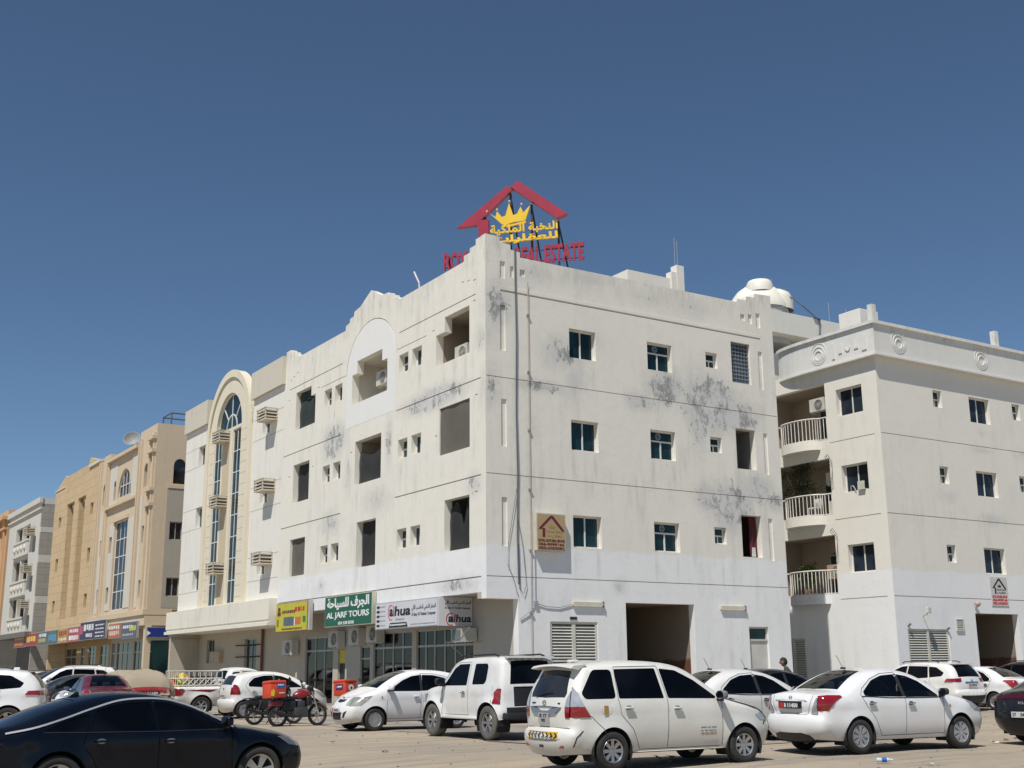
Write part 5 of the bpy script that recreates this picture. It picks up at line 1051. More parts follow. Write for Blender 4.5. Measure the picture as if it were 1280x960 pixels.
fsign('large dark navy shop sign with white lettering', 51.9, 45.4, 3.78, 4.95, (.035, .03, .075), [(.0, .12, .3, .8, (.5, .1, .2)), (.15, .55, .5, .85, Wc), (.25, .5, .12, .35, Wc), (.62, .95, .7, .78, Wc), (.62, .95, .5, .58, Wc), (.62, .95, .3, .38, Wc), (.62, .95, .1, .18, Wc)])
fsign('orange shop sign with white lettering right of the navy sign', 44.6, 41.75, 3.70, 4.6, (.42, .14, .045), [(.05, .9, .6, .85, Wc), (.05, .9, .2, .5, (.7, .5, .4))])
fsign('blue grey shop sign with yellow lettering at the corner of the beige building', 41.65, 38.4, 3.62, 4.58, (.10, .11, .16), [(.1, .7, .6, .8, Wc), (.55, .95, .45, .75, (.65, .65, .05)), (.1, .8, .15, .3, (.4, .4, .42))])
t = board('shop_sign', 'blue shop sign on the camera side of the beige building corner', FR(37.5), .06, 1.36, 3.62, 4.2, -.12, -.0, flat('face_blue', (.015, .035, .22), .4, var=.05))
MB().prism([(.08, 3.7), (.08, 4.0), (.3, 3.85)], FR(37.5), -.13, -.12).build('lettering', M_WHT, t)
MB().box(.4, 1.4, 37.46, 37.5, .3, 3.45).build('shopfront', M_GLASS, bb)
# ================================================================== vehicles
import numpy as np
def catmull(pts, step=.075):
    """pts (x,z[, 'c']) ; returns samples and their parameter"""
    n = len(pts); out = []; T = []
    P = [Vector((p[0], p[1])) for p in pts]; C = [len(p) > 2 for p in pts]
    for i in range(n - 1):
        p1, p2 = P[i], P[i + 1]; d = (p2 - p1).length
        p0 = P[i - 1] if i > 0 and not C[i] else p1 - (p2 - p1); p3 = P[i + 2] if i + 2 < n and not C[i + 1] else p2 + (p2 - p1)
        d0 = max((p1 - p0).length, 1e-6); d3 = max((p3 - p2).length, 1e-6)
        m1 = ((p1 - p0) / d0 + (p2 - p1) / d) * .5 * d; m2 = ((p2 - p1) / d + (p3 - p2) / d3) * .5 * d
        k = max(2, int(math.ceil(d / step)))
        for j in range(k):
            t = j / k; h = (2 * t**3 - 3 * t**2 + 1, t**3 - 2 * t**2 + t, -2 * t**3 + 3 * t**2, t**3 - t**2)
            out.append(h[0] * p1 + h[1] * m1 + h[2] * p2 + h[3] * m2); T.append(i + t)
    out.append(P[-1]); T.append(n - 1.0)
    return out, T
def pip(poly, X, Z):
    inside = np.zeros(len(X), bool); n = len(poly); j = n - 1
    for i in range(n):
        xi, zi = poly[i]; xj, zj = poly[j]
        c = ((zi > Z) != (zj > Z)) & (X < (xj - xi) * (Z - zi) / ((zj - zi) if abs(zj - zi) > 1e-12 else 1e-12) + xi); inside ^= c; j = i
    return inside
def resample(poly, step, closed=True):
    out = []; n = len(poly)
    for i in range(n if closed else n - 1):
        a, b = Vector(poly[i][:2]), Vector(poly[(i + 1) % n][:2]); k = max(1, int((b - a).length / step))
        out += [a + (b - a) * (j / k) for j in range(k)]
    if not closed: out.append(Vector(poly[-1][:2]))
    return out
def rounded(poly, r=.04, n=3):
    out = []; k = len(poly)
    for i in range(k):
        p0, p1, p2 = Vector(poly[i - 1][:2]), Vector(poly[i][:2]), Vector(poly[(i + 1) % k][:2]); a = (p0 - p1); b = (p2 - p1); rr = min(r, a.length * .4, b.length * .4)
        A = p1 + a.normalized() * rr; B = p1 + b.normalized() * rr
        for j in range(n + 1): t = j / n; out.append((1 - t)**2 * A + 2 * t * (1 - t) * p1 + t * t * B)
    return out
class Shell:
    """car hull: two side height fields and a strip over the top, features cut exactly into them"""
    def __init__(s, prof, wb, rw, Wb, zb, tum=.36, r=.11, sill=.24, ra=None, pf=.17, pr=.10, flare=.018, bul=(.03, .075), low=.085, xo=0.0):
        s.P, s.T = catmull(prof); s.wb = wb; s.rw = rw; s.Wb = Wb; s.zb = zb; s.tum = tum; s.r = r; s.sill = sill; s.ra = ra or rw + .055; s.pf = pf; s.pr = pr; s.flare = flare; s.bul = bul; s.low = low
        s.PX = np.array([p.x for p in s.P]); s.PZ = np.array([p.y for p in s.P]); s.xF = s.PX.max(); s.xR = s.PX.min()
        seg = np.hypot(np.diff(s.PX), np.diff(s.PZ)); s.S = np.concatenate([[0], np.cumsum(seg)])
        n = []
        for i in range(len(s.P)):
            a = s.P[max(0, i - 1)]; b = s.P[min(len(s.P) - 1, i + 1)]; d = (b - a).normalized(); n.append((d.y, -d.x))
        s.NX = np.array([q[0] for q in n]); s.NZ = np.array([q[1] for q in n])
        for _ in range(1): s.NX = np.convolve(np.pad(s.NX, 1, 'edge'), [.25, .5, .25], 'valid'); s.NZ = np.convolve(np.pad(s.NZ, 1, 'edge'), [.25, .5, .25], 'valid')
        s.wx = (wb / 2, -wb / 2)
        s.root = None
    def W(s, x, z):
        x = np.asarray(x, float); z = np.asarray(z, float)
        xf0 = s.xF * .5; xr0 = s.xR * .55
        w = s.Wb * (1 - s.pf * np.clip((x - xf0) / (s.xF - xf0), 0, 1.2)**2.4 - s.pr * np.clip((x - xr0) / (s.xR - xr0), 0, 1.2)**2.4)
        zb = s.zb[0] + (s.zb[1] - s.zb[0]) * np.clip((s.xF - x) / (s.xF - s.xR), 0, 1)
        h = z - zb; w = w - s.tum * .5 * (h + np.sqrt(h * h + .0025)) 
        w = w - s.low * np.clip((s.sill + .30 - z) / .28, 0, 1.3)**1.4 + .014 * np.exp(-((z - zb + .10) / .032)**2)
        mid = np.exp(-((x) / (s.wb * .42))**6); w = w - .016 * np.exp(-((z - .52) / .11)**2) * mid
        for xw in s.wx:
            dd = np.hypot(x - xw, z - s.rw) - s.ra; w = w + s.flare * np.exp(-(np.clip(dd, 0, 9) / .09)**2) * (z > .1)
        return w
    def Y(s, x, z):
        x = np.atleast_1d(np.asarray(x, float)); z = np.atleast_1d(np.asarray(z, float))
        ax, az = s.PX[:-1], s.PZ[:-1]; bx, bz = s.PX[1:] - ax, s.PZ[1:] - az; L2 = bx * bx + bz * bz + 1e-12
        t = np.clip(((x[:, None] - ax) * bx + (z[:, None] - az) * bz) / L2, 0, 1)
        d = np.hypot(x[:, None] - ax - t * bx, z[:, None] - az - t * bz).min(1)
        k = np.clip(1 - d / s.r, 0, 1); return s.W(x, z) - s.r * (1 - np.sqrt(np.clip(1 - k * k, 0, 1)))
    def strip(s, S, v, off=0.0):
        x = np.interp(S, s.S, s.PX); z = np.interp(S, s.S, s.PZ); nx = np.interp(S, s.S, s.NX); nz = np.interp(S, s.S, s.NZ)
        ye = s.W(x, z) - s.r; b = s.bul[0] + (s.bul[1] - s.bul[0]) * np.abs(nx)**1.5
        q = b * (1 - np.abs(v)**2.2) + off
        return x + nx * q, v * ye, z + nz * q
    def t2s(s, t): return np.interp(t, s.T, s.S)
    def bottom(s):
        zs = s.sill; out = []; dx = math.sqrt(max(1e-6, s.ra**2 - (zs - s.rw)**2))
        for xw in (s.wx[1], s.wx[0]):
            a0 = math.atan2(zs - s.rw, -dx); a1 = math.atan2(zs - s.rw, dx)
            if a0 < 0: a0 += 2 * math.pi
            out += [Vector((xw + s.ra * math.cos(a0 + (a1 - a0) * k / 20), s.rw + s.ra * math.sin(a0 + (a1 - a0) * k / 20))) for k in range(21)]
        return out
    def cut(s, root, paint, side_feats=(), strip_feats=(), dark=None):
        """side_feats: (name, mat, poly(x,z), off, parentkey or None) ; strip_feats: (name, mat, poly(t,v), off)"""
        s.root = root; parts = {}; body = MB()
        outline = list(s.P) + s.bottom(); nP = len(s.P)
        V = [Vector(p) for p in outline]; E = [(i, (i + 1) % len(V)) for i in range(len(V))]
        polys = []
        for f in side_feats:
            pl = resample(f[2], .09); b = len(V); V += pl; E += [(b + i, b + (i + 1) % len(pl)) for i in range(len(pl))]; polys.append([tuple(p) for p in pl])
        op = [tuple(p) for p in outline]
        for dr in (.1, .36, 1.0, 1.9):
            for i in range(1, nP - 1):
                p = s.P[i]; q = Vector((p.x - s.NX[i] * s.r * dr, p.y - s.NZ[i] * s.r * dr)); V.append(q)
        ng = len(V)
        X, Z = np.meshgrid(np.arange(s.xR, s.xF, .085), np.arange(.2, s.PZ.max(), .085)); V += [Vector((a, b)) for a, b in zip(X.ravel(), Z.ravel())]
        vx = np.array([p.x for p in V]); vz = np.array([p.y for p in V]); keep = np.ones(len(V), bool)
        k0 = len(outline) + sum(len(p) for p in polys)
        keep[k0:] = pip(op, vx[k0:], vz[k0:])
        # drop free points too near fixed ones
        fx, fz = vx[:k0], vz[:k0]
        for i in range(k0, len(V)):
            if keep[i] and np.min((fx - vx[i])**2 + (fz - vz[i])**2) < (.0006 if i < ng else .0012): keep[i] = False
            elif keep[i] and i >= ng:
                dd = np.min((s.PX - vx[i])**2 + (s.PZ - vz[i])**2)
                if dd < (s.r * 1.9)**2: keep[i] = False
        V2 = [V[i] for i in range(len(V)) if keep[i]]
        r_ = delaunay_2d_cdt(V2, E, [], 0, 1e-5); vo, fo = r_[0], r_[2]
        vx = np.array([p.x for p in vo]); vz = np.array([p.y for p in vo]); tri = np.array([f for f in fo if len(f) == 3]); cx = vx[tri].mean(1); cz = vz[tri].mean(1)
        ins = pip(op, cx, cz); cls = np.full(len(tri), -1)
        for k, pl in enumerate(polys): m_ = pip(pl, cx, cz); cls[m_] = k
        yy = s.Y(vx, vz)
        def emit(mb, ids, sgn, off):
            used = sorted(set(int(a) for i in ids for a in tri[i])); mp = {a: j for j, a in enumerate(used)}
            vs = [(vx[a], sgn * (yy[a] + off), vz[a]) for a in used]; fs = [tuple(mp[int(a)] for a in (tri[i] if sgn < 0 else tri[i][::-1])) for i in ids]; mb.add(vs, fs)
        for sg in (1, -1):
            emit(body, [i for i in range(len(tri)) if ins[i] and cls[i] == -1], sg, 0)
            for k, f in enumerate(side_feats):
                ids = [i for i in range(len(tri)) if ins[i] and cls[i] == k]
                if ids: m_ = parts.setdefault((f[0], sg, f[4] if len(f) > 4 else None), [MB(), f[1]])[0]; emit(m_, ids, sg, f[3])
        # strip
        vs_ = [-1, -.97, -.88, -.7, -.45, -.15, .15, .45, .7, .88, .97, 1]; KV = .75
        V = []; E = []; n = len(s.P)
        for v in (-1, 1):
            b = len(V); V += [Vector((S_, v * KV)) for S_ in s.S]; E += [(b + i, b + i + 1) for i in range(n - 1)]
        E += [(0, n), (n - 1, 2 * n - 1)]; polys = []
        for f in strip_feats:
            pl = [Vector((float(s.t2s(t)), v * KV)) for t, v in f[2]]; pl = resample(pl, .08); b = len(V); V += pl; E += [(b + i, b + (i + 1) % len(pl)) for i in range(len(pl))]; polys.append([tuple(p) for p in pl])
        k0 = len(V); fx = np.array([p.x for p in V]); fz = np.array([p.y for p in V])
        for S_ in s.S:
            for v in vs_[1:-1]:
                if np.min((fx - S_)**2 + (fz - v * KV)**2) > .0006: V.append(Vector((S_, v * KV)))
        r_ = delaunay_2d_cdt(V, E, [], 0, 1e-5); vo, fo = r_[0], r_[2]
        vx = np.array([p.x for p in vo]); vz = np.array([p.y for p in vo]); tri = np.array([f for f in fo if len(f) == 3]); cx = vx[tri].mean(1); cz = vz[tri].mean(1); cls = np.full(len(tri), -1)
        for k, pl in enumerate(polys): cls[pip(pl, cx, cz)] = k
        def emit2(mb, ids, off):
            used = sorted(set(int(a) for i in ids for a in tri[i])); mp = {a: j for j, a in enumerate(used)}
            x, y, z = s.strip(vx[used], vz[used] / KV, off); mb.add(list(zip(x.tolist(), y.tolist(), z.tolist())), [tuple(mp[int(a)] for a in tri[i]) for i in ids])
        emit2(body, [i for i in range(len(tri)) if cls[i] == -1], 0)
        for k, f in enumerate(strip_feats):
            ids = [i for i in range(len(tri)) if cls[i] == k]
            if not ids: continue
            if f[0] in ('tail_light', 'headlight', 'lamp_lens', 'fog_lamp'):
                for sg in (1, -1):
                    sub = [i for i in ids if cz[i] * sg > 0]
                    if sub: m_ = parts.setdefault((f[0] + '' if len(f) < 5 else f[0], sg, None), [MB(), f[1]])[0]; emit2(m_, sub, f[3])
            else: m_ = parts.setdefault((f[0], 0, None), [MB(), f[1]])[0]; emit2(m_, ids, f[3])
        # merge the hull
        bm = bmesh.new(); vv = [bm.verts.new(v) for v in body.v]
        for f in body.f:
            try: bm.faces.new([vv[i] for i in f])
            except ValueError: pass
        bmesh.ops.remove_doubles(bm, verts=bm.verts, dist=.0012); bmesh.ops.recalc_face_normals(bm, faces=bm.faces); bb_ = MB().bm(bm)
        bo = bb_.build('body', paint, root, smooth=48)
        made = {}
        for (nm_, sg, par), (m_, mt) in sorted(parts.items(), key=lambda t: 0 if t[0][2] is None else 1):
            bm = bmesh.new(); vv = [bm.verts.new(v) for v in m_.v]
            for f in m_.f:
                try: bm.faces.new([vv[i] for i in f])
                except ValueError: pass
            bmesh.ops.remove_doubles(bm, verts=bm.verts, dist=.0008); bmesh.ops.recalc_face_normals(bm, faces=bm.faces)
            p_ = made.get((par, sg)) if par else root
            made[(nm_, sg)] = MB().bm(bm).build({'rear_door': 'door', 'front_door': 'door', 'front_window': 'window', 'back_window': 'window', 'quarter_window': 'window', 'tail_clear': 'lamp_lens'}.get(nm_, nm_), mt, p_ or root, smooth=50)
        s.made = made
        # seams, wheel wells, underside
        return made
    def ribbon(s, name, path, w, mat, off=.002, par=None, both=True, step=.05, curve=False):
        if curve: path = catmull(path, .06)[0]
        for sg in ((1, -1) if both else (-1,)):
            p = resample(path, step, False); x = np.array([a.x for a in p]); z = np.array([a.y for a in p]); dx = np.gradient(x); dz = np.gradient(z); L = np.hypot(dx, dz); nx = -dz / L * w / 2; nz = dx / L * w / 2
            ya = s.Y(x + nx, z + nz) + off; yb = s.Y(x - nx, z - nz) + off; n = len(x)
            vs = [(float(x[i] + nx[i]), sg * float(ya[i]), float(z[i] + nz[i])) for i in range(n)] + [(float(x[i] - nx[i]), sg * float(yb[i]), float(z[i] - nz[i])) for i in range(n)]
            MB().add(vs, [(i, i + 1, n + i + 1, n + i) for i in range(n - 1)]).build(name, mat, par or s.root, smooth=60)
    def sribbon(s, name, path, w, mat, off=.002, par=None):
        p = [Vector((float(s.t2s(t)), v)) for t, v in path]; pts = []
        for a, b in zip(p[:-1], p[1:]): k = 6; pts += [a + (b - a) * j / k for j in range(k)]
        pts.append(p[-1]); S = np.array([a.x for a in pts]); v = np.array([a.y for a in pts]); dS = np.gradient(S); dv = np.gradient(v) * .75; L = np.hypot(dS, dv); a = s.strip(S - dv / L * w / 2, v + dS / L * w / 2 / .75, off); b = s.strip(S + dv / L * w / 2, v - dS / L * w / 2 / .75, off); n = len(S)
        MB().add([tuple(float(q[i]) for q in a) for i in range(n)] + [tuple(float(q[i]) for q in b) for i in range(n)], [(i, i + 1, n + i + 1, n + i) for i in range(n - 1)]).build(name, mat, par or s.root, smooth=60)
    def ex(s, z, y=0.0, front=False):
        """x of the tail (or nose) surface at height z and side distance y"""
        n = len(s.P); k = range(n // 2) if front else range(n // 2, n); best = None
        for i in k:
            ye = float(s.W(s.PX[i], s.PZ[i])) - s.r; v = max(-1, min(1, y / ye)); x_, y_, z_ = s.strip(s.S[i], v)
            if best is None or abs(float(z_) - z) < best[0]: best = (abs(float(z_) - z), float(x_), float(z_), i, v)
        i, v = best[3], best[4]; out = best[1]
        for j in (i - 1, i + 1):
            if 0 <= j < n:
                x2, _, z2 = s.strip(s.S[j], v); z2 = float(z2)
                if (z2 - z) * (best[2] - z) < 0: t = (z - best[2]) / (z2 - best[2]); out = best[1] + (float(x2) - best[1]) * t
        return out
    def at(s, t, v, off=0): x, y, z = s.strip(np.array([float(s.t2s(t))]), np.array([v]), off); return Vector((float(x[0]), float(y[0]), float(z[0])))

def paint(name, col, rough=.28, metal=0., dust=.10, lowdust=.38, coat=.8):
    if name in MC: return MC[name]
    m, nt, bs = new_mat(name); bs.inputs['Roughness'].default_value = rough; bs.inputs['Metallic'].default_value = metal
    bs.inputs['Coat Weight'].default_value = coat; bs.inputs['Specular IOR Level'].default_value = min(.5, coat); bs.inputs['Coat Roughness'].default_value = .06
    tc = nt.nodes.new('ShaderNodeTexCoord'); sp = nt.nodes.new('ShaderNodeSeparateXYZ'); nt.links.new(tc.outputs['Object'], sp.inputs[0])
    n = noise_n(nt, tc.outputs['Object'], 2.2, 7, .65); n3 = noise_n(nt, tc.outputs['Object'], 9, 5, .6)
    lowd = ramp(nt, math_n(nt, 'ADD', sp.outputs[2], math_n(nt, 'MULTIPLY', n, .25)), .78, .3)
    c = mixc(nt, math_n(nt, 'MULTIPLY', lowd, lowdust), col, (.30, .24, .17)); c = mixc(nt, math_n(nt, 'MULTIPLY', ramp(nt, n, .42, .75), dust), c, (.40, .33, .25))
    nt.links.new(c, bs.inputs['Base Color']); nt.links.new(math_n(nt, 'ADD', rough - .04, math_n(nt, 'MULTIPLY', n3, .14)), bs.inputs['Roughness'])
    MC[name] = m; return m
T_TYRE = flat('tyre_rubber', (.035, .033, .03), .85, var=.5); T_ALLOY = flat('alloy', (.48, .48, .48), .32, .85, var=.25); T_COVER = flat('wheel_cover', (.42, .42, .43), .4, .4, var=.3); T_PLAST = flat('black_plastic', (.018, .018, .019), .55, var=.4)
T_RED = flat('lamp_red', (.30, .008, .012), .12, coat=1, var=.3); T_CLR = flat('lamp_clear', (.55, .56, .58), .12, .3, coat=1, var=.35); T_HEAD = flat('headlamp', (.50, .48, .42), .12, .2, coat=1, var=.5); T_CHR = flat('chrome', (.62, .63, .65), .14, 1., var=.1)
T_SEAM = flat('panel_gap', (.03, .03, .03), .8, var=0); T_TINT = glass('tinted_glass', (.002, .003, .005), .05, 0.3); T_TINT.node_tree.nodes['Principled BSDF'].inputs['Specular IOR Level'].default_value = .12; T_TINT2 = glass('rear_glass', (.012, .013, .015), .1, .5); T_GREYP = flat('grey_plastic', (.16, .165, .17), .5)
T_WELL = flat('wheel_well', (.012, .012, .012), .9, var=0); T_SEAT = flat('seat_fabric', (.17, .165, .16), .9, var=.2)
def wheel(root, x, y, r, style, n=7, sgn=1, w=.2, tmat=None, rmat=None, rimk=.66):
    """y = outer face plane; sgn +1 left side (+y), -1 right side"""
    M = Matrix.Translation(Vector((x, y, r))) @ Matrix.Rotation(R(-90) * sgn, 4, 'X')     # local +z points outwards
    rr = r * rimk
    prof = [(rr, -.02), (rr + .012, 0), (r * .80, .006), (r * .93, -.004), (r * .985, -.022), (r, -.05), (r, -w + .05), (r * .97, -w + .015), (r * .85, -w), (rr, -w)]
    t = MB().lathe(prof, 36, M); 
    wo = t.build('wheel', tmat or T_TYRE, root, smooth=35)
    m = MB().lathe([(rr, -.02), (rr - .012, -.006), (rr - .03, -.02), (rr - .035, -w * .8), (rr, -w * .8)], 36, M); 
    hub = lambda q, h_: m.lathe(q, 16, M @ Matrix.Translation(Vector((0, 0, h_))))
    ro = rmat or (T_ALLOY if style == 'alloy' else T_COVER)
    if style == 'alloy':
        for k in range(n):
            for da in ((-.13, .13) if n <= 5 else (0,)):
                a = 2 * math.pi * k / n; ww = .034 if n <= 5 else .030
                def pt(rad, tt, h_): c, s_ = math.cos(a + da * (rad / rr)), math.sin(a + da * (rad / rr)); return M @ Vector((rad * c - tt * s_, rad * s_ + tt * c, h_))
                vs = [pt(.03, -ww * .7, -.03), pt(.03, ww * .7, -.03), pt(rr - .02, ww, -.018), pt(rr - .02, -ww, -.018), pt(.03, -ww, -.07), pt(.03, ww, -.07), pt(rr - .02, ww * 1.3, -.07), pt(rr - .02, -ww * 1.3, -.07)]
                m.add(vs, [(0, 1, 2, 3), (4, 7, 6, 5), (0, 4, 5, 1), (1, 5, 6, 2), (2, 6, 7, 3), (3, 7, 4, 0)])
        m.lathe([(0, -.02), (.035, -.022), (.06, -.035), (.06, -.08), (0, -.08)], 16, M)
    else:
        # pressed cover with raised fingers
        m.lathe([(0, -.015), (.05, -.018), (.07, -.035), (rr - .05, -.045), (rr - .03, -.03)], 36, M)
        for k in range(n):
            a = 2 * math.pi * k / n; ww = (rr * math.pi / n) * .52
            def pt(rad, tt, h_): c, s_ = math.cos(a), math.sin(a); return M @ Vector((rad * c - tt * s_, rad * s_ + tt * c, h_))
            vs = [pt(.045, -.012, -.014), pt(.045, .012, -.014), pt(rr - .03, ww, -.012), pt(rr - .03, -ww, -.012), pt(.045, -.014, -.044), pt(.045, .014, -.044), pt(rr - .03, ww * 1.1, -.044), pt(rr - .03, -ww * 1.1, -.044)]
            m.add(vs, [(0, 1, 2, 3), (4, 7, 6, 5), (0, 4, 5, 1), (1, 5, 6, 2), (2, 6, 7, 3), (3, 7, 4, 0)])
    m.build('rim', ro, wo, smooth=30)
    MB().lathe([(0, -.09 if style == 'alloy' else -.05), (rr - .03, -.09 if style == 'alloy' else -.05)], 24, M).build('brake_shadow' if style == 'alloy' else 'cover_gap', T_WELL, wo)
    return wo
def finish(s, root, wh, mirror=None, handles=(), seams=(), under=True, gaps=T_SEAM, mir_mat=None, wmat=None):
    """wheels, wells, underside, mirrors, handles, seams common to every car"""
    style, n = wh[:2]; kw = wh[2] if len(wh) > 2 else {}
    for xw in s.wx:
        yo = float(s.Y([xw], [s.rw + s.ra + .03])[0]) - .018
        for sg in (1, -1):
            wheel(root, xw, sg * yo, s.rw, style, n, sgn=sg, **kw)
            m = MB(); k = 14; vs = []
            for j in range(k + 1):
                a = R(-25 + 230 * j / k)
                for yy in (yo + .0, yo - .34): vs.append((xw + (s.ra + .004) * math.cos(a), sg * yy, s.rw + (s.ra + .004) * math.sin(a)))
            m.add(vs, [(2 * j, 2 * j + 1, 2 * j + 3, 2 * j + 2) for j in range(k)]); vs = [(xw, sg * (yo - .34), s.rw)] + [(xw + s.ra * 1.02 * math.cos(R(-25 + 230 * j / k)), sg * (yo - .34), s.rw + s.ra * 1.02 * math.sin(R(-25 + 230 * j / k))) for j in range(k + 1)]
            m.add(vs, [(0, j + 1, j + 2) for j in range(k)]); m.build('wheel_arch', T_WELL, root)
    xa, xb = s.wx[1] + s.ra, s.wx[0] - s.ra
    m = MB(); hw = s.Wb - .16; m.box(s.xR + .12, s.xF - .12, -hw + .22, hw - .22, s.sill - .03, s.sill + .08); m.box(xa + .02, xb - .02, -hw, hw, s.sill - .02, s.sill + .1)
    m.box(s.xR + .1, s.wx[1] - s.ra, -hw * .85, hw * .85, s.sill, s.sill + .12); m.box(s.wx[0] + s.ra, s.xF - .1, -hw * .82, hw * .82, s.sill, s.sill + .12); m.build('underbody', T_WELL, root)
    for xw in s.wx: MB().tube([(xw, -s.Wb + .25, s.rw), (xw, s.Wb - .25, s.rw)], .045, 6).build('axle', T_WELL, root)
    for pth in seams: s.ribbon('panel_gap', pth, .009, gaps)
    for (x, z, mt) in handles:
        for sg in (1, -1):
            y = float(s.Y([x], [z])[0]); h = MB().bbox(x - .085, x + .085, -.016, .016, -.014, .014, .008); h.v = [(a, sg * (y + .028) + b, z + c) for a, b, c in h.v]; h.box(x - .075, x - .05, min(sg * y, sg * (y + .02)), max(sg * y, sg * (y + .02)), z - .008, z + .008); h.box(x + .05, x + .075, min(sg * y, sg * (y + .02)), max(sg * y, sg * (y + .02)), z - .008, z + .008)
            h.build('handle', mt, s.made.get(('front_door' if x > -.25 and ('front_door', sg) in s.made else 'rear_door', sg)) or root, smooth=50)
            g = MB().lathe([(0, 0), (.03, 0), (.034, -.002)], 12, Matrix.Translation(Vector((x, sg * (y + .002), z))) @ Matrix.Diagonal((2.0, 1, 1, 1)) @ Matrix.Rotation(R(-90) * sg, 4, 'X')); g.build('handle_recess_shade', T_GREYP if mt != T_CHR else T_SEAM, root)  # flat dark disc, painted shade for the hollow behind the handle
    if mirror:
        x, z, mt, k = mirror
        for sg in (1, -1):
            y = float(s.Y([x], [z])[0]); g = MB(); cy = y + .13 * k
            bm = bmesh.new(); bmesh.ops.create_icosphere(bm, subdivisions=3, radius=1)
            for v in bm.verts:
                c = v.co.copy(); c = Vector([math.copysign(abs(q_)**.62, q_) for q_ in c]); v.co = Vector((x - .02 + c.x * .075 * k * (1 if c.x > 0 else .55), sg * (cy + c.y * .115 * k), z + .06 * k + c.z * .07 * k))
            g.bm(bm); mo = g.build('mirror', mt, root, smooth=60)
            MB().box(x - .03, x + .04, min(sg * (y - .03), sg * (cy - .02)), max(sg * (y - .03), sg * (cy - .02)), z - .04 * k, z - .0).build('mirror_arm', T_PLAST, mo)
            q = MB().lathe([(0, 0), (1, 0)], 16, Matrix.Translation(Vector((x - .02 - .048 * k, sg * cy, z + .06 * k))) @ Matrix.Rotation(R(-90), 4, 'Y') @ Matrix.Diagonal((.065 * k, .095 * k, 1, 1))); q.build('mirror_glass', T_CHR, mo)
def plate(root, pos, w, h, lines, tilt=0.0, red=False, facing=-1, par=None, bg=(.62, .62, .6)):
    """number plate facing -x (rear) or +x"""
    x, y, z = pos; fn = (lambda a, b, d: (x + d * -facing + tilt * (b - z), y + a * facing, b))
    m = MB(); obox_ = [fn(-w / 2, z - h / 2, -.012), fn(w / 2, z - h / 2, -.012), fn(w / 2, z + h / 2, -.012), fn(-w / 2, z + h / 2, -.012), fn(-w / 2, z - h / 2, .01), fn(w / 2, z - h / 2, .01), fn(w / 2, z + h / 2, .01), fn(-w / 2, z + h / 2, .01)]
    m.add(obox_, [(0, 1, 2, 3), (4, 7, 6, 5), (0, 4, 5, 1), (1, 5, 6, 2), (2, 6, 7, 3), (3, 7, 4, 0)])
    p = m.build('number_plate', flat('plate_%d' % int(bg[0] * 99), bg, .45, var=.05), root)
    for t in lines:
        put_text(None, t[0], (-w / 2 + w * t[1], -w / 2 + w * t[2], z - h / 2 + h * t[3], z - h / 2 + h * t[4]), fn, -.012, .002, .03).build('plate_text', t[5] if len(t) > 5 else M_INK, p)
    if red: q = MB().prism(rect(-w / 2 + .01, -w / 2 + w * .2, z - h * .42, z + h * .42), fn, -.0135, -.012); q.build('plate_badge', M_INKR, p)
    return p
def seats(root, s, zs=.0, rear=True, rhd=False):
    for xx, ys in ((.0, (-.36, .36)), (-.85, (-.4, .0, .4)) if rear else (.0, ())):
        for y in ys:
            q = MB().bbox(xx - .42, xx - .30, y - .22, y + .22, .45 + zs, 1.05 + zs, .05).bbox(xx - .40, xx + .12, y - .23, y + .23, .38 + zs, .52 + zs, .05).bbox(xx - .42, xx - .33, y - .12, y + .12, 1.08 + zs, 1.26 + zs, .03); q.build('seat', T_SEAT, root, smooth=40)
    MB().bbox(.62, .95, -s.Wb + .22, s.Wb - .22, .70 + zs, .97 + zs, .05).build('dashboard', T_SEAT, root, smooth=40)
    m = MB().lathe([(.17, -.015), (.19, 0), (.17, .015), (.155, 0)], 20, Matrix.Translation(Vector((.48, .36, .93 + zs))) @ Matrix.Rotation(R(-65), 4, 'Y'), closed=True); m.build('steering_wheel', T_PLAST, root, smooth=60)
    MB().box(-1.4, .9, -s.Wb + .15, s.Wb - .15, s.sill + .08, s.sill + .14).build('cabin_floor', T_SEAT, root)
def badge(root, pos, r, mat, facing=-1, par=None):
    MB().lathe([(r * .62, 0), (r, 0), (r * .95, .008), (r * .66, .008)], 20, Matrix.Translation(Vector(pos)) @ Matrix.Rotation(R(90) * facing, 4, 'Y') @ Matrix.Diagonal((.75, 1, 1, 1)), closed=True).build('badge', mat, root, smooth=40)
def car(kind, label, x, y, az, pm, gz=None, cat='car', glass_=None, group=None, rim=None, lights=True, detail=True, z_extra=0, name='parked_car'):
    """(x,y): world position of the point midway between the axles; az compass heading from +Y"""
    gz = ground_z(x, y) if gz is None else gz
    root = thing(name, label, cat, (x, y, gz + z_extra), group, frame=False, rot=R(90 - az)); gl = glass_ or T_TINT
    K = CARS[kind](root, pm, gl)
    return root, K
CARS = {}
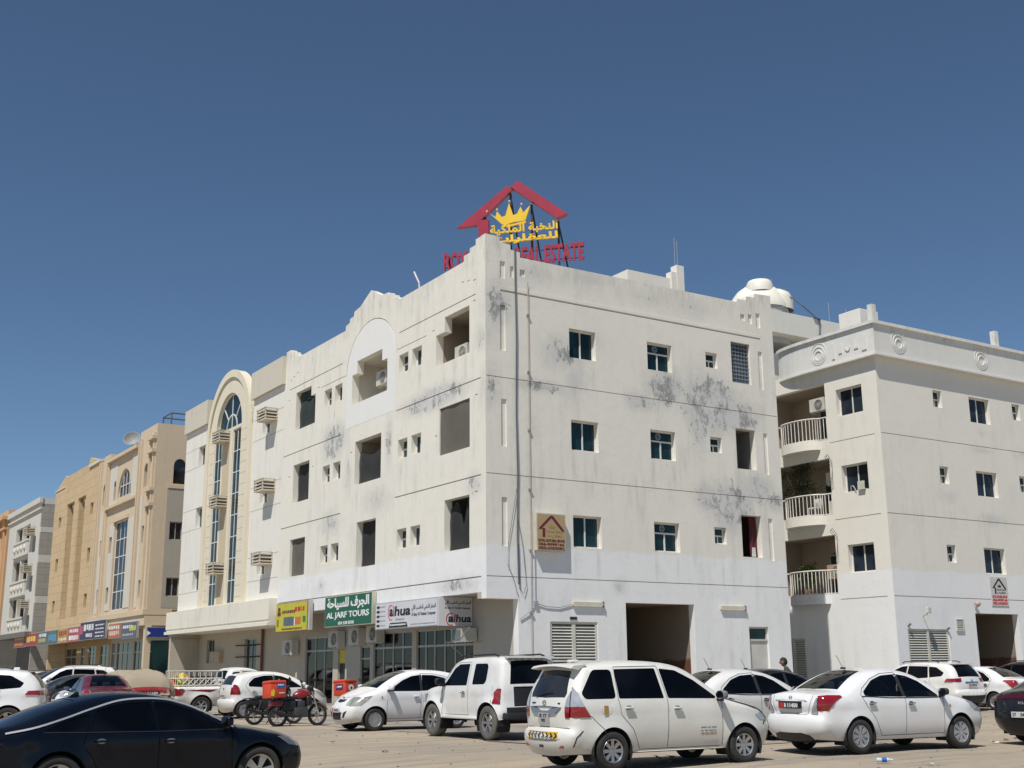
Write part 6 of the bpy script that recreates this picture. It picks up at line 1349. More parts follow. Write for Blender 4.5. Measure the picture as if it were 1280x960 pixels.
def c_mpv(root, pm, gl):
    prof = [(1.90, .22, 'c'), (1.99, .34), (2.01, .52), (1.97, .70), (1.86, .84), (1.50, .965), (1.18, 1.03), (.98, 1.08, 'c'), (.62, 1.33), (.28, 1.53), (.02, 1.61), (-.5, 1.655), (-1.2, 1.65), (-1.76, 1.60, 'c'), (-1.93, 1.28), (-2.0, 1.08), (-2.02, .95), (-2.01, .64, 'c'), (-2.07, .60), (-2.09, .42), (-2.02, .26, 'c')]
    s = Shell(prof, 2.655, .305, .80, (.98, 1.06), tum=.30, sill=.27, flare=.022, pr=.08)
    dr = [(-1.20, 1.08), (-1.19, 1.58), (-.33, 1.59), (-.24, 1.07), (-.24, .31), (-.78, .31), (-.93, .62), (-1.15, .84)]
    df = [(-.24, .31), (-.24, 1.07), (-.33, 1.59), (.04, 1.56), (.40, 1.40), (.86, 1.08), (.88, .31)]
    F = [('rear_door', pm, dr, 0), ('front_door', pm, df, 0),
         ('quarter_window', gl, rounded([(-1.24, 1.09), (-1.25, 1.54), (-1.60, 1.54), (-1.86, 1.18), (-1.80, 1.09)], .07, 4), -.008), ('back_window', gl, rounded([(-1.18, 1.09), (-1.19, 1.545), (-.385, 1.555), (-.30, 1.08)], .03), -.008, 'rear_door'),
         ('front_window', gl, rounded([(-.22, 1.08), (-.30, 1.55), (.02, 1.52), (.36, 1.36), (.76, 1.09), (.74, 1.06)], .03), -.008, 'front_door'),
         ('tail_light', T_RED, [(-1.72, .82), (-2.2, .82), (-2.2, .98), (-1.83, .98)], .012), ('tail_clear', T_CLR, [(-1.83, .98), (-2.2, .98), (-2.2, 1.28), (-1.93, 1.28), (-1.88, 1.08)], .010),
         ('headlight', T_CLR, [(1.60, .78), (1.72, .70), (2.2, .66), (2.2, .80), (1.9, .86)], .006), ('fuel_flap', pm, rounded([(-1.52, .86), (-1.34, .86), (-1.34, 1.0), (-1.52, 1.0)], .03), .004)]
    SF = [('windscreen', gl, [(7.08, -.93), (7.08, .93), (9.75, .90), (9.75, -.90)], -.008), ('rear_window', T_TINT2, [(13.3, -.80), (13.3, .80), (14.55, .86), (14.85, .80), (14.95, 0), (14.85, -.80), (14.55, -.86)], -.006),
          ('tail_light', T_RED, [(15.8, -1), (15.8, -.84), (16.45, -.86), (16.45, -1)], .012), ('tail_light', T_RED, [(15.8, 1), (15.8, .84), (16.45, .86), (16.45, 1)], .012), ('lamp_lens', T_CLR, [(14.3, -1), (15.0, -.88), (15.8, -.84), (15.8, -1)], .010), ('lamp_lens', T_CLR, [(14.3, 1), (15.0, .88), (15.8, .84), (15.8, 1)], .010),
          ('grille', T_PLAST, [(2.2, -.6), (2.2, .6), (3.6, .7), (3.6, -.7)], -.01), ('headlight', T_CLR, [(3.0, -1), (3.0, -.68), (3.9, -.72), (3.9, -1)], .006), ('headlight', T_CLR, [(3.0, 1), (3.0, .68), (3.9, .72), (3.9, 1)], .006)]
    s.cut(root, pm, F, SF)
    finish(s, root, ('alloy', 8, {'rimk': .64}), (.80, 1.06, T_GREYP, 1.0), [(-.06, .93, pm), (-1.02, .95, pm)], [dr + dr[:1], [(.88, .31), (.86, 1.06)], [(-.24, .31), (-.24, 1.07)], [(-.24, .31), (.86, .31)], [(-1.72, .84), (-1.5, .64), (-1.45, .55)]])
    s.ribbon('bonnet_gap', [(.92, 1.075), (1.2, 1.0), (1.5, .93), (1.72, .86), (1.86, .74), (1.80, .62)], .026, T_SEAM, .003, curve=True)
    MB().tube([(s.ex(1.16, .1) - .02, .28, 1.14), (s.ex(1.2, -.1) - .02, -.2, 1.22)], .010, 5).build('wiper', T_PLAST, root)
    s.sribbon('panel_gap', [(16.95, -.98), (17.0, -.5), (17.0, .5), (16.95, .98)], .008, T_SEAM); s.ribbon('bumper_slit', [(-1.86, .62), (-1.97, .52), (-2.0, .38)], .02, T_SEAM, .003)
    s.sribbon('bumper_crease', [(18.6, -.8), (18.75, -.4), (18.75, .4), (18.6, .8)], .014, flat('crease_grey', (.35, .34, .32), .6), .002)
    # tailgate garnish, spoiler, chevrons, badges
    p = s.at(15.6, 0, .004)
    MB().prism([(-.46, .97), (-.2, .985), (0, .99), (.2, .985), (.46, .97), (.32, .87), (.1, .855), (-.1, .855), (-.32, .87)], lambda a, b, d: (s.ex(b, a) + d, a, b), -.025, .02).build('tailgate_garnish', flat('garnish_grey', (.30, .31, .33), .35, .5), root)
    m = MB(); vs = []
    for i in range(13):
        y = -.60 + .1 * i; e = 1 - (abs(y) / .64)**4 * .35
        vs += [(-1.66, y, 1.645 - .02 * (y / .6)**2), (-1.88 - .05 * e, y * 1.02, 1.63 - .03 * (y / .6)**2), (-1.92 - .06 * e, y * 1.02, 1.60 - .04 * (y / .6)**2), (-1.82, y, 1.565 - .03 * (y / .6)**2)]
    m.add(vs, [(i * 4 + k, i * 4 + (k + 1) % 4, i * 4 + 4 + (k + 1) % 4, i * 4 + 4 + k) for i in range(12) for k in range(4)] + [(0, 1, 2, 3), (48, 51, 50, 49)]); m.build('spoiler', pm, root, smooth=50)
    badge(root, (s.ex(1.035) - .004, 0, 1.035), .055, T_CHR)
    for a, b in ((.40, .28), (-.42, -.36)): MB().box(s.ex(1.03, (a + b) / 2) - .008, s.ex(1.03, (a + b) / 2) + .02, min(a, b), max(a, b), 1.02, 1.04).build('badge_text', T_SEAM, root)
    plate(root, (s.ex(.80) - .012, 0, .80), .30, .16, [('B 17', .15, .85, .55, .9), ('90', .3, .7, .1, .45)], bg=(.38, .38, .36))
    ys_ = MB(); fn = lambda a, b, d: (s.ex(b, a) - .016 + d, -a, b); ys_.prism([(-.43, .49), (-.3, .49), (-.15, .49), (0, .49), (.15, .49), (.3, .49), (.43, .49), (.43, .60), (.3, .60), (.15, .60), (0, .60), (-.15, .60), (-.3, .60), (-.43, .60)], fn, 0, .04); yb = ys_.build('warning_strip', flat('strip_yellow', (.68, .42, .05), .5), root)
    for k in range(8):
        c = -.385 + k * .11; q = .028 if k < 4 else -.028
        MB().prism([(c + q, .505), (c - q, .545), (c + q, .585), (c + q + .035, .585), (c - q + .035, .545), (c + q + .035, .505)], fn, -.003, 0).build('chevron', M_INK, yb)
    for sg in (1, -1): xx_ = s.ex(.38, .48); MB().box(xx_ - .004, xx_ + .06, .40 if sg > 0 else -.55, .55 if sg > 0 else -.40, .36, .40).build('reflector', T_RED, root)
    MB().box(s.ex(.38) - .006, s.ex(.38) + .05, -.06, .06, .36, .40).build('tow_cover', T_SEAM, root)
    q = s.Y([-1.43], [.93]); MB().box(-1.49, -1.41, -float(q[0]) - .008, -float(q[0]) - .004, .86, .99).build('fuel_sticker', flat('sticker_orange', (.42, .24, .07), .6), root)
    y = float(s.Y([.62], [.56])[0]); fn = lambda a, b, d: (a, -y - .004 + d, b)
    for k in range(3): marks(root, fn, .42, .74, .60 - k * .055, .62 - k * .055, 0, T_GREYP if k < 2 else flat('print_pinkish', (.45, .2, .12), .6), 3, k, 'door_lettering')
    MB().bbox(-1.62, -1.45, -.06, .06, 1.655, 1.70, .02).build('roof_aerial', pm, root, smooth=40)
    return s
def c_sunny(root, pm, gl):
    prof = [(2.00, .2, 'c'), (2.08, .34), (2.09, .56), (2.02, .72), (1.78, .85), (1.38, .955), (1.05, 1.02, 'c'), (.70, 1.22), (.36, 1.37), (.08, 1.44), (-.3, 1.475), (-.72, 1.45), (-1.12, 1.33), (-1.60, 1.09, 'c'), (-1.88, 1.065), (-2.10, 1.03, 'c'), (-2.15, .86), (-2.13, .70), (-2.19, .62), (-2.20, .40), (-2.10, .26, 'c')]
    s = Shell(prof, 2.59, .305, .815, (.90, .98), tum=.42, sill=.23, flare=.014, r=.12, pr=.09)
    dr = [(-1.22, 1.03), (-1.14, 1.14), (-.86, 1.31), (-.55, 1.40), (-.17, 1.42), (-.13, .98), (-.13, .30), (-.74, .30), (-.90, .60), (-1.10, .82)]
    df = [(-.13, .30), (-.13, .98), (-.17, 1.42), (.10, 1.385), (.38, 1.29), (.86, .99), (.87, .30)]
    F = [('rear_door', pm, dr, 0), ('front_door', pm, df, 0), ('back_window', gl, rounded([(-1.12, 1.0), (-1.14, 1.08), (-.84, 1.28), (-.55, 1.365), (-.21, 1.385), (-.17, .975)], .04), -.007, 'rear_door'),
         ('front_window', gl, rounded([(-.12, .97), (-.15, 1.385), (.10, 1.35), (.36, 1.25), (.74, 1.0), (.74, .965)], .03), -.007, 'front_door'),
         ('tail_light', T_RED, [(-2.4, .76), (-2.4, 1.0), (-1.95, 1.035), (-1.70, 1.03), (-1.68, 1.0), (-1.84, .93), (-1.96, .82), (-2.02, .76)], .012), ('headlight', T_CLR, [(1.50, .88), (1.75, .70), (2.3, .62), (2.3, .78), (1.85, .84)], .006)]
    SF = [('windscreen', clear_glass('windscreen_clear', (.5, .55, .52), .55), [(6.08, -.93), (6.08, .93), (8.75, .90), (8.75, -.90)], -.006), ('rear_window', clear_glass('rear_clear', (.42, .46, .45), .8), [(11.25, -.78), (11.25, .78), (12.9, .88), (12.98, 0), (12.9, -.88)], -.006),
          ('lamp_lens', T_CLR, [(15.3, -1), (15.3, -.96), (16.4, -.84), (17.0, -.78), (17.15, -.84), (17.1, -1)], .012), ('lamp_lens', T_CLR, [(15.3, 1), (15.3, .96), (16.4, .84), (17.0, .78), (17.15, .84), (17.1, 1)], .012),
          ('headlight', T_CLR, [(3.0, -1), (3.0, -.72), (3.9, -.76), (3.9, -1)], .006), ('headlight', T_CLR, [(3.0, 1), (3.0, .72), (3.9, .76), (3.9, 1)], .006), ('grille', T_PLAST, [(2.0, -.5), (2.0, .5), (3.4, .45), (3.4, -.45)], -.01),
          ('rear_valance', T_PLAST, [(19.35, -.78), (19.05, -.5), (19.05, .5), (19.35, .78), (20.0, .9), (20.0, -.9)], .006)]
    s.cut(root, pm, F, SF)
    finish(s, root, ('cover', 8, {'rimk': .67}), (.80, 1.0, T_PLAST, .95), [(-.0, .86, T_CHR), (-.99, .88, T_CHR)], [dr + dr[:1], [(.87, .30), (.86, .99)], [(-.13, .30), (.87, .30)], [(.86, .99), (1.05, 1.0)]])
    s.ribbon('window_seal', [(-1.2, 1.0), (-.5, .965), (.2, .955), (.84, .955)], .02, T_SEAM); s.ribbon('pillar', [(-.145, .98), (-.175, 1.39)], .085, T_PLAST, .001)
    s.sribbon('panel_gap', [(15.1, -.84), (16.2, -.74), (17.0, -.66), (17.4, -.58), (17.4, .58), (17.0, .66), (16.2, .74), (15.1, .84)], .008, T_SEAM)
    MB().prism([(-.42, .93), (.42, .93), (.40, .955), (-.40, .955)], lambda a, b, d: (s.ex(.94, a) + d, a, b), -.022, .05).build('boot_trim', pm, root)
    MB().box(s.ex(.86) - .006, s.ex(.86) + .03, -.30, .30, .80, .925).build('plate_recess', T_PLAST, root)
    badge(root, (s.ex(.98) - .006, 0, .985), .045, T_CHR)
    plate(root, (s.ex(.845) - .02, 0, .85), .50, .115, [('11450', .45, .98, .2, .82, M_WHT), ('B', .27, .36, .2, .8, M_WHT)], bg=(.05, .05, .055), red=True)
    MB().tube([(-.85, .0, 1.50), (-1.0, .0, 1.74)], .006, 4).bbox(-.9, -.8, -.03, .03, 1.485, 1.52, .01).build('roof_aerial', T_SEAM, root)
    y = float(s.Y([1.02], [.80])[0])
    for sg in (1, -1): MB().lathe([(0, 0), (.022, 0), (.024, .004), (0, .01)], 10, Matrix.Translation(Vector((1.02, sg * (y), .80))) @ Matrix.Rotation(R(-90) * sg, 4, 'X')).build('side_marker', flat('amber', (.45, .22, .04), .3), root)
    seats(root, s); return s
def c_yaris(root, pm, gl):
    prof = [(1.82, .2, 'c'), (1.90, .33), (1.89, .52), (1.83, .68), (1.62, .85), (1.36, .97), (1.12, 1.06, 'c'), (.75, 1.27), (.38, 1.43), (.05, 1.50), (-.4, 1.525), (-.9, 1.50), (-1.36, 1.42, 'c'), (-1.52, 1.20), (-1.60, 1.04), (-1.63, .85), (-1.62, .64, 'c'), (-1.69, .60), (-1.70, .38), (-1.60, .23, 'c')]
    s = Shell(prof, 2.46, .292, .815, (.93, 1.03), tum=.38, sill=.24, flare=.02, r=.13, pf=.20, pr=.12)
    dr = [(-1.20, 1.07), (-1.12, 1.22), (-.92, 1.37), (-.55, 1.44), (-.17, 1.45), (-.12, 1.0), (-.12, .30), (-.66, .30), (-.83, .60), (-1.02, .80)]
    df = [(-.12, .30), (-.12, 1.0), (-.17, 1.45), (.10, 1.42), (.42, 1.31), (.88, 1.03), (.90, .30)]
    F = [('rear_door', pm, dr, 0), ('front_door', pm, df, 0), ('back_window', gl, rounded([(-1.10, 1.05), (-1.10, 1.16), (-.90, 1.33), (-.55, 1.405), (-.21, 1.415), (-.16, .995)], .04), -.007, 'rear_door'),
         ('front_window', gl, rounded([(-.11, .99), (-.15, 1.415), (.10, 1.385), (.40, 1.275), (.78, 1.05), (.80, 1.0)], .03), -.007, 'front_door'),
         ('tail_light', T_RED, rounded([(-1.9, .78), (-1.38, .80), (-1.42, .98), (-1.50, 1.12), (-1.9, 1.12)], .03), .012), ('headlight', T_HEAD, rounded([(1.30, .90), (1.62, .66), (2.1, .60), (2.1, .74), (1.72, .83)], .04), .008)]
    SF = [('windscreen', clear_glass('windscreen_clear', (.5, .55, .52), .55), [(6.08, -.93), (6.08, .93), (8.75, .90), (8.75, -.90)], -.006), ('rear_window', T_TINT2, [(12.2, -.76), (12.2, .76), (13.7, .82), (13.7, -.82)], -.006),
          ('headlight', T_HEAD, [(2.75, -1), (2.75, -.70), (3.9, -.66), (4.1, -1)], .008), ('headlight', T_HEAD, [(2.75, 1), (2.75, .70), (3.9, .66), (4.1, 1)], .008),
          ('grille', T_PLAST, [(3.0, 0), (3.15, -.36), (3.5, -.38), (3.42, 0), (3.5, .38), (3.15, .36)], -.01), ('lower_grille', T_PLAST, [(.85, -.48), (.85, .48), (1.75, .55), (1.75, -.55)], -.012), ('fog_lamp', T_PLAST, [(1.1, -.64), (1.1, -.80), (1.9, -.93), (2.0, -.90), (1.7, -.66)], -.004), ('fog_lamp', T_PLAST, [(1.1, .64), (1.1, .80), (1.9, .93), (2.0, .90), (1.7, .66)], -.004),
          ('tail_light', T_RED, [(14.1, -1), (14.1, -.90), (15.3, -.90), (15.3, -1)], .012), ('tail_light', T_RED, [(14.1, 1), (14.1, .90), (15.3, .90), (15.3, 1)], .012)]
    s.cut(root, pm, F, SF)
    finish(s, root, ('cover', 12, {'rimk': .66}), (.84, 1.04, pm, 1.0), [(.03, .86, pm), (-.92, .90, pm)], [dr + dr[:1], [(.90, .30), (.88, 1.03)], [(-.12, .30), (.90, .30)]])
    s.ribbon('pillar', [(-.135, 1.0), (-.165, 1.42)], .07, T_PLAST, .001)
    badge(root, s.at(3.55, 0, .012)[:], .06, T_CHR, 1); p = s.at(2.0, 0, .02); plate(root, (p.x + .01, 0, .53), .40, .11, [('84320', .3, .95, .2, .8)], facing=1, bg=(.6, .58, .56), red=True)
    plate(root, (s.ex(.74) - .014, 0, .74), .40, .11, [('62714', .3, .95, .2, .8)], bg=(.6, .58, .56), red=True); badge(root, (s.ex(.98) - .006, 0, .98), .05, T_CHR)
    s.sribbon('panel_gap', [(6.0, -.97), (4.4, -.72), (3.85, -.45), (3.62, 0), (3.85, .45), (4.4, .72), (6.0, .97)], .01, T_SEAM)
    y = float(s.Y([1.08], [.86])[0])
    for sg in (1, -1): MB().lathe([(0, 0), (.022, 0), (.024, .004), (0, .01)], 10, Matrix.Translation(Vector((1.05, sg * (y), .86))) @ Matrix.Rotation(R(-90) * sg, 4, 'X')).build('side_marker', flat('amber', (.45, .22, .04), .3), root)
    seats(root, s); return s
def c_suv3(root, pm, gl):
    prof = [(1.86, .42, 'c'), (1.97, .48), (1.98, .80), (1.93, .98), (1.65, 1.09), (1.25, 1.15), (.98, 1.19, 'c'), (.70, 1.46), (.46, 1.68), (.25, 1.765), (-.2, 1.80), (-.9, 1.815), (-1.45, 1.79), (-1.62, 1.74, 'c'), (-1.72, 1.4), (-1.78, 1.14), (-1.80, .8), (-1.82, .62), (-1.78, .46, 'c')]
    s = Shell(prof, 2.545, .375, .855, (1.12, 1.14), tum=.22, sill=.44, flare=.075, r=.10, ra=.45, pf=.10, pr=.05, low=.02)
    df = [(-.34, .52), (-.34, 1.16), (-.35, 1.71), (.20, 1.70), (.44, 1.60), (.84, 1.18), (.80, .52)]
    F = [('front_door', pm, df, 0), ('front_window', gl, rounded([(-.28, 1.18), (-.29, 1.67), (.18, 1.66), (.38, 1.57), (.74, 1.20), (.74, 1.17)], .03), -.007, 'front_door'),
         ('quarter_window', gl, rounded([(-.52, 1.20), (-.54, 1.67), (-1.06, 1.67), (-1.12, 1.60), (-1.12, 1.28), (-1.04, 1.21)], .05), -.007),
         ('tail_light', T_RED, rounded([(-1.50, .80), (-1.72, .78), (-1.74, 1.12), (-1.62, 1.12), (-1.50, 1.02)], .02), .014), ('headlight', T_CLR, [(1.6, .98), (1.7, .78), (2.2, .78), (2.2, .98)], .006)]
    SF = [('windscreen', gl, [(6.08, -.93), (6.08, .93), (8.6, .91), (8.6, -.91)], -.006), ('rear_window', gl, [(13.1, -.82), (13.1, .82), (14.75, .86), (14.75, -.86)], -.006), ('grille', T_CHR, [(2.0, -.5), (2.0, .5), (3.0, .5), (3.0, -.5)], .006), ('rear_bumper', T_PLAST, [(16.5, -1), (16.5, 1), (18, 1), (18, -1)], .03), ('tailgate_panel', T_PLAST, [(14.95, -.72), (14.95, .74), (16.4, .74), (16.4, -.72)], -.02)]
    s.cut(root, pm, F, SF)
    finish(s, root, ('alloy', 6, {'rimk': .60, 'w': .27, 'tmat': flat('dusty_tyre', (.12, .112, .10), .9, var=.3)}), (.74, 1.20, T_PLAST, 1.15), [(-.16, 1.02, T_CHR)], [df + df[:1], [(-1.42, 1.17), (-1.42, .9), (-1.46, .7)]])
    for sg in (1, -1):
        MB().tube([(.35, sg * .62, 1.80), (.25, sg * .62, 1.85), (-1.2, sg * .62, 1.87), (-1.35, sg * .62, 1.83)], .022, 6).build('roof_rail', T_PLAST, root)
        MB().bbox(-.78, .78, sg * .82 - .09, sg * .82 + .09, .43, .49, .02).build('side_step', pm, root, smooth=40)
    plate(root, (-1.95, -.5, .62), .40, .11, [('40862', .3, .95, .2, .8)], bg=(.6, .58, .56), red=True); MB().bbox(-1.98, -1.72, -.80, .80, .46, .60, .03).build('bumper_bar', T_PLAST, root, smooth=40)
    MB().prism([(-.58, 1.76), (.58, 1.76), (.62, 1.80), (-.62, 1.80)], lambda a, b, d: (-1.55 - d, a, b + .02), 0, .22).build('spoiler', pm, root)
    return s
T_REDD = flat('lamp_dark_red', (.09, .004, .008), .15, coat=1, var=.3)
def c_fast(root, pm, gl):
    prof = [(2.10, .18, 'c'), (2.20, .3), (2.22, .50), (2.17, .66), (1.95, .79), (1.50, .89), (1.14, .95, 'c'), (.75, 1.14), (.35, 1.30), (.02, 1.385), (-.35, 1.42), (-.8, 1.40), (-1.35, 1.27), (-1.95, 1.06), (-2.28, 1.0, 'c'), (-2.42, .95), (-2.47, .72), (-2.49, .45), (-2.38, .22, 'c')]
    s = Shell(prof, 2.85, .338, .885, (.86, .96), tum=.46, sill=.20, flare=.03, r=.14, pf=.18, pr=.12, bul=(.04, .10))
    dr = [(-1.06, .96), (-.98, 1.22), (-.60, 1.335), (-.14, 1.355), (-.08, .94), (-.08, .28), (-.82, .28), (-.98, .62), (-1.12, .80)]
    df = [(-.08, .28), (-.08, .94), (-.14, 1.355), (.10, 1.33), (.46, 1.22), (.98, .95), (1.0, .28)]
    F = [('rear_door', pm, dr, 0), ('front_door', pm, df, 0), ('back_window', gl, rounded([(-1.02, .97), (-.94, 1.215), (-.60, 1.305), (-.18, 1.325), (-.12, .945)], .02), -.007, 'rear_door'), ('front_window', gl, rounded([(-.09, .945), (-.13, 1.325), (.10, 1.295), (.44, 1.19), (.84, .965), (.84, .94)], .02), -.007, 'front_door'),
         ('quarter_window', gl, rounded([(-1.07, .97), (-1.02, 1.185), (-1.30, 1.12), (-1.62, .985)], .02), -.007), ('tail_light', T_REDD, [(-2.8, .82), (-2.15, .84), (-2.25, .93), (-2.8, .93)], .01), ('headlight', flat('lamp_smoke', (.22, .22, .23), .15, .4, coat=1), [(1.72, .80), (1.90, .68), (2.5, .58), (2.5, .68), (1.98, .77)], .008)]
    SF = [('windscreen', gl, [(6.08, -.93), (6.08, .93), (8.8, .90), (8.8, -.90)], -.006), ('rear_window', gl, [(11.6, -.76), (11.6, .76), (13.0, .82), (13.5, .80), (13.5, -.80), (13.0, -.82)], -.006), ('headlight', MC['lamp_smoke'], [(2.6, -1), (2.6, -.66), (3.4, -.7), (3.8, -1)], .008), ('headlight', MC['lamp_smoke'], [(2.6, 1), (2.6, .66), (3.4, .7), (3.8, 1)], .008),
          ('grille', T_PLAST, [(2.3, -.6), (2.3, .6), (3.2, .62), (3.2, -.62)], -.012), ('lower_grille', T_PLAST, [(.9, -.7), (.9, .7), (1.8, .6), (1.8, -.6)], -.012), ('tail_bar', T_REDD, [(15.15, -1), (15.15, 1), (15.42, 1), (15.42, -1)], .008), ('rear_valance', T_PLAST, [(16.8, -.9), (16.8, .9), (17.9, .9), (17.9, -.9)], .006)]
    s.cut(root, pm, F, SF)
    finish(s, root, ('alloy', 5, {'rimk': .70}), (.88, .98, pm, 1.0), [(.08, .80, pm), (-.88, .83, pm)], [dr + dr[:1], [(1.0, .28), (.98, .95)], [(-.08, .28), (1.0, .28)]], gaps=flat('gap_black', (.003, .003, .003), .9, var=0, spec=.1))
    s.ribbon('chrome_trim', [(1.02, .955), (.48, 1.235), (.12, 1.345), (-.2, 1.372), (-.6, 1.352), (-1.0, 1.25), (-1.35, 1.14), (-1.75, 1.03), (-2.1, .97)], .022, flat('satin_trim', (.50, .50, .51), .35, .5, var=.05), .008, curve=True); s.ribbon('window_seal', [(-1.64, .968), (-1.0, .95), (0, .93), (.9, .93)], .010, T_PLAST, .003)
    put_text(None, 'KIA', (-.10, .10, .78, .83), lambda a, b, d: (s.ex(.80) - .008 + d, -a, b), 0, .006, .03).build('badge_text', T_CHR, root)
    plate(root, (s.ex(.58) - .014, 0, .58), .50, .11, [('27', .05, .22, .2, .8), ('38061', .4, .96, .2, .8)], bg=(.62, .62, .6))
    MB().prism([(0, 0), (.16, 0), (.04, .055), (0, .04)], lambda a, b, d: (-1.05 - a + .1, d, 1.42 + b - a * .25), -.015, .015).build('roof_aerial', pm, root)
    return s
def c_suv(root, pm, gl, roofr=True):
    prof = [(2.02, .26, 'c'), (2.12, .4), (2.13, .68), (2.05, .86), (1.75, 1.0), (1.35, 1.08), (1.10, 1.13, 'c'), (.72, 1.36), (.36, 1.54), (.08, 1.615), (-.5, 1.655), (-1.2, 1.635), (-1.76, 1.565, 'c'), (-1.98, 1.32), (-2.08, 1.12), (-2.12, .98), (-2.14, .72, 'c'), (-2.20, .68), (-2.20, .45), (-2.08, .30, 'c')]
    s = Shell(prof, 2.69, .35, .87, (1.02, 1.12), tum=.34, sill=.30, flare=.03, r=.12, pr=.11)
    dr = [(-1.12, 1.1), (-1.0, 1.56), (-.12, 1.585), (-.06, 1.06), (-.06, .36), (-.75, .36), (-.92, .66), (-1.1, .9)]
    df = [(-.06, .36), (-.06, 1.06), (-.12, 1.585), (.18, 1.56), (.46, 1.46), (.95, 1.13), (.96, .36)]
    F = [('rear_door', pm, dr, 0), ('front_door', pm, df, 0), ('back_window', gl, rounded([(-1.04, 1.13), (-.98, 1.52), (-.16, 1.545), (-.10, 1.09)], .03), -.007, 'rear_door'), ('front_window', gl, rounded([(-.05, 1.09), (-.10, 1.545), (.16, 1.52), (.42, 1.42), (.84, 1.13), (.84, 1.1)], .03), -.007, 'front_door'),
         ('quarter_window', gl, rounded([(-1.09, 1.14), (-1.03, 1.515), (-1.34, 1.49), (-1.68, 1.30), (-1.60, 1.18)], .04), -.007), ('tail_light', T_RED, [(-2.4, .98), (-1.72, 1.0), (-1.80, 1.10), (-2.4, 1.12)], .014), ('headlight', T_CLR, [(1.55, .96), (1.75, .84), (2.4, .76), (2.4, .88), (1.9, .95)], .006)]
    SF = [('windscreen', gl, [(6.08, -.93), (6.08, .93), (8.75, .90), (8.75, -.90)], -.006), ('rear_window', gl, [(12.15, -.80), (12.15, .80), (13.9, .86), (13.9, -.86)], -.006), ('tail_light', T_RED, [(14.1, -1), (14.1, -.72), (14.9, -.74), (15.0, -1)], .012), ('tail_light', T_RED, [(14.1, 1), (14.1, .72), (14.9, .74), (15.0, 1)], .012), ('grille', T_PLAST, [(2.2, -.5), (2.2, .5), (3.3, .5), (3.3, -.5)], -.01), ('headlight', T_CLR, [(2.8, -1), (2.8, -.7), (3.5, -.72), (3.5, -1)], .006), ('headlight', T_CLR, [(2.8, 1), (2.8, .7), (3.5, .72), (3.5, 1)], .006), ('rear_valance', T_PLAST, [(17.6, -1), (17.6, 1), (19, 1), (19, -1)], .006), ('chrome_strip', T_CHR, [(14.95, -.5), (14.95, .5), (15.2, .5), (15.2, -.5)], .01)]
    s.cut(root, pm, F, SF)
    finish(s, root, ('alloy', 5, {'rimk': .66}), (.90, 1.12, pm, 1.05), [(.10, .98, pm), (-.92, 1.0, pm)], [dr + dr[:1], [(.96, .36), (.95, 1.13)], [(-.06, .36), (.96, .36)]])
    badge(root, (s.ex(1.05) - .012, 0, 1.05), .055, T_CHR); plate(root, (s.ex(.88) - .014, 0, .88), .44, .11, [('50913', .3, .95, .2, .8)], bg=(.6, .58, .56), red=True)
    for sg in (1, -1): MB().tube([(.2, sg * .60, 1.64), (.1, sg * .60, 1.69), (-1.2, sg * .58, 1.70), (-1.35, sg * .58, 1.65)], .018, 6).build('roof_rail', T_PLAST, root)
    MB().prism([(-.50, 1.56), (.50, 1.56), (.55, 1.585), (-.55, 1.585)], lambda a, b, d: (-1.7 - d, a, b + .02), 0, .2).build('spoiler', pm, root); MB().bbox(-1.45, -1.3, -.03, .03, 1.64, 1.70, .015).build('roof_aerial', pm, root)
    return s
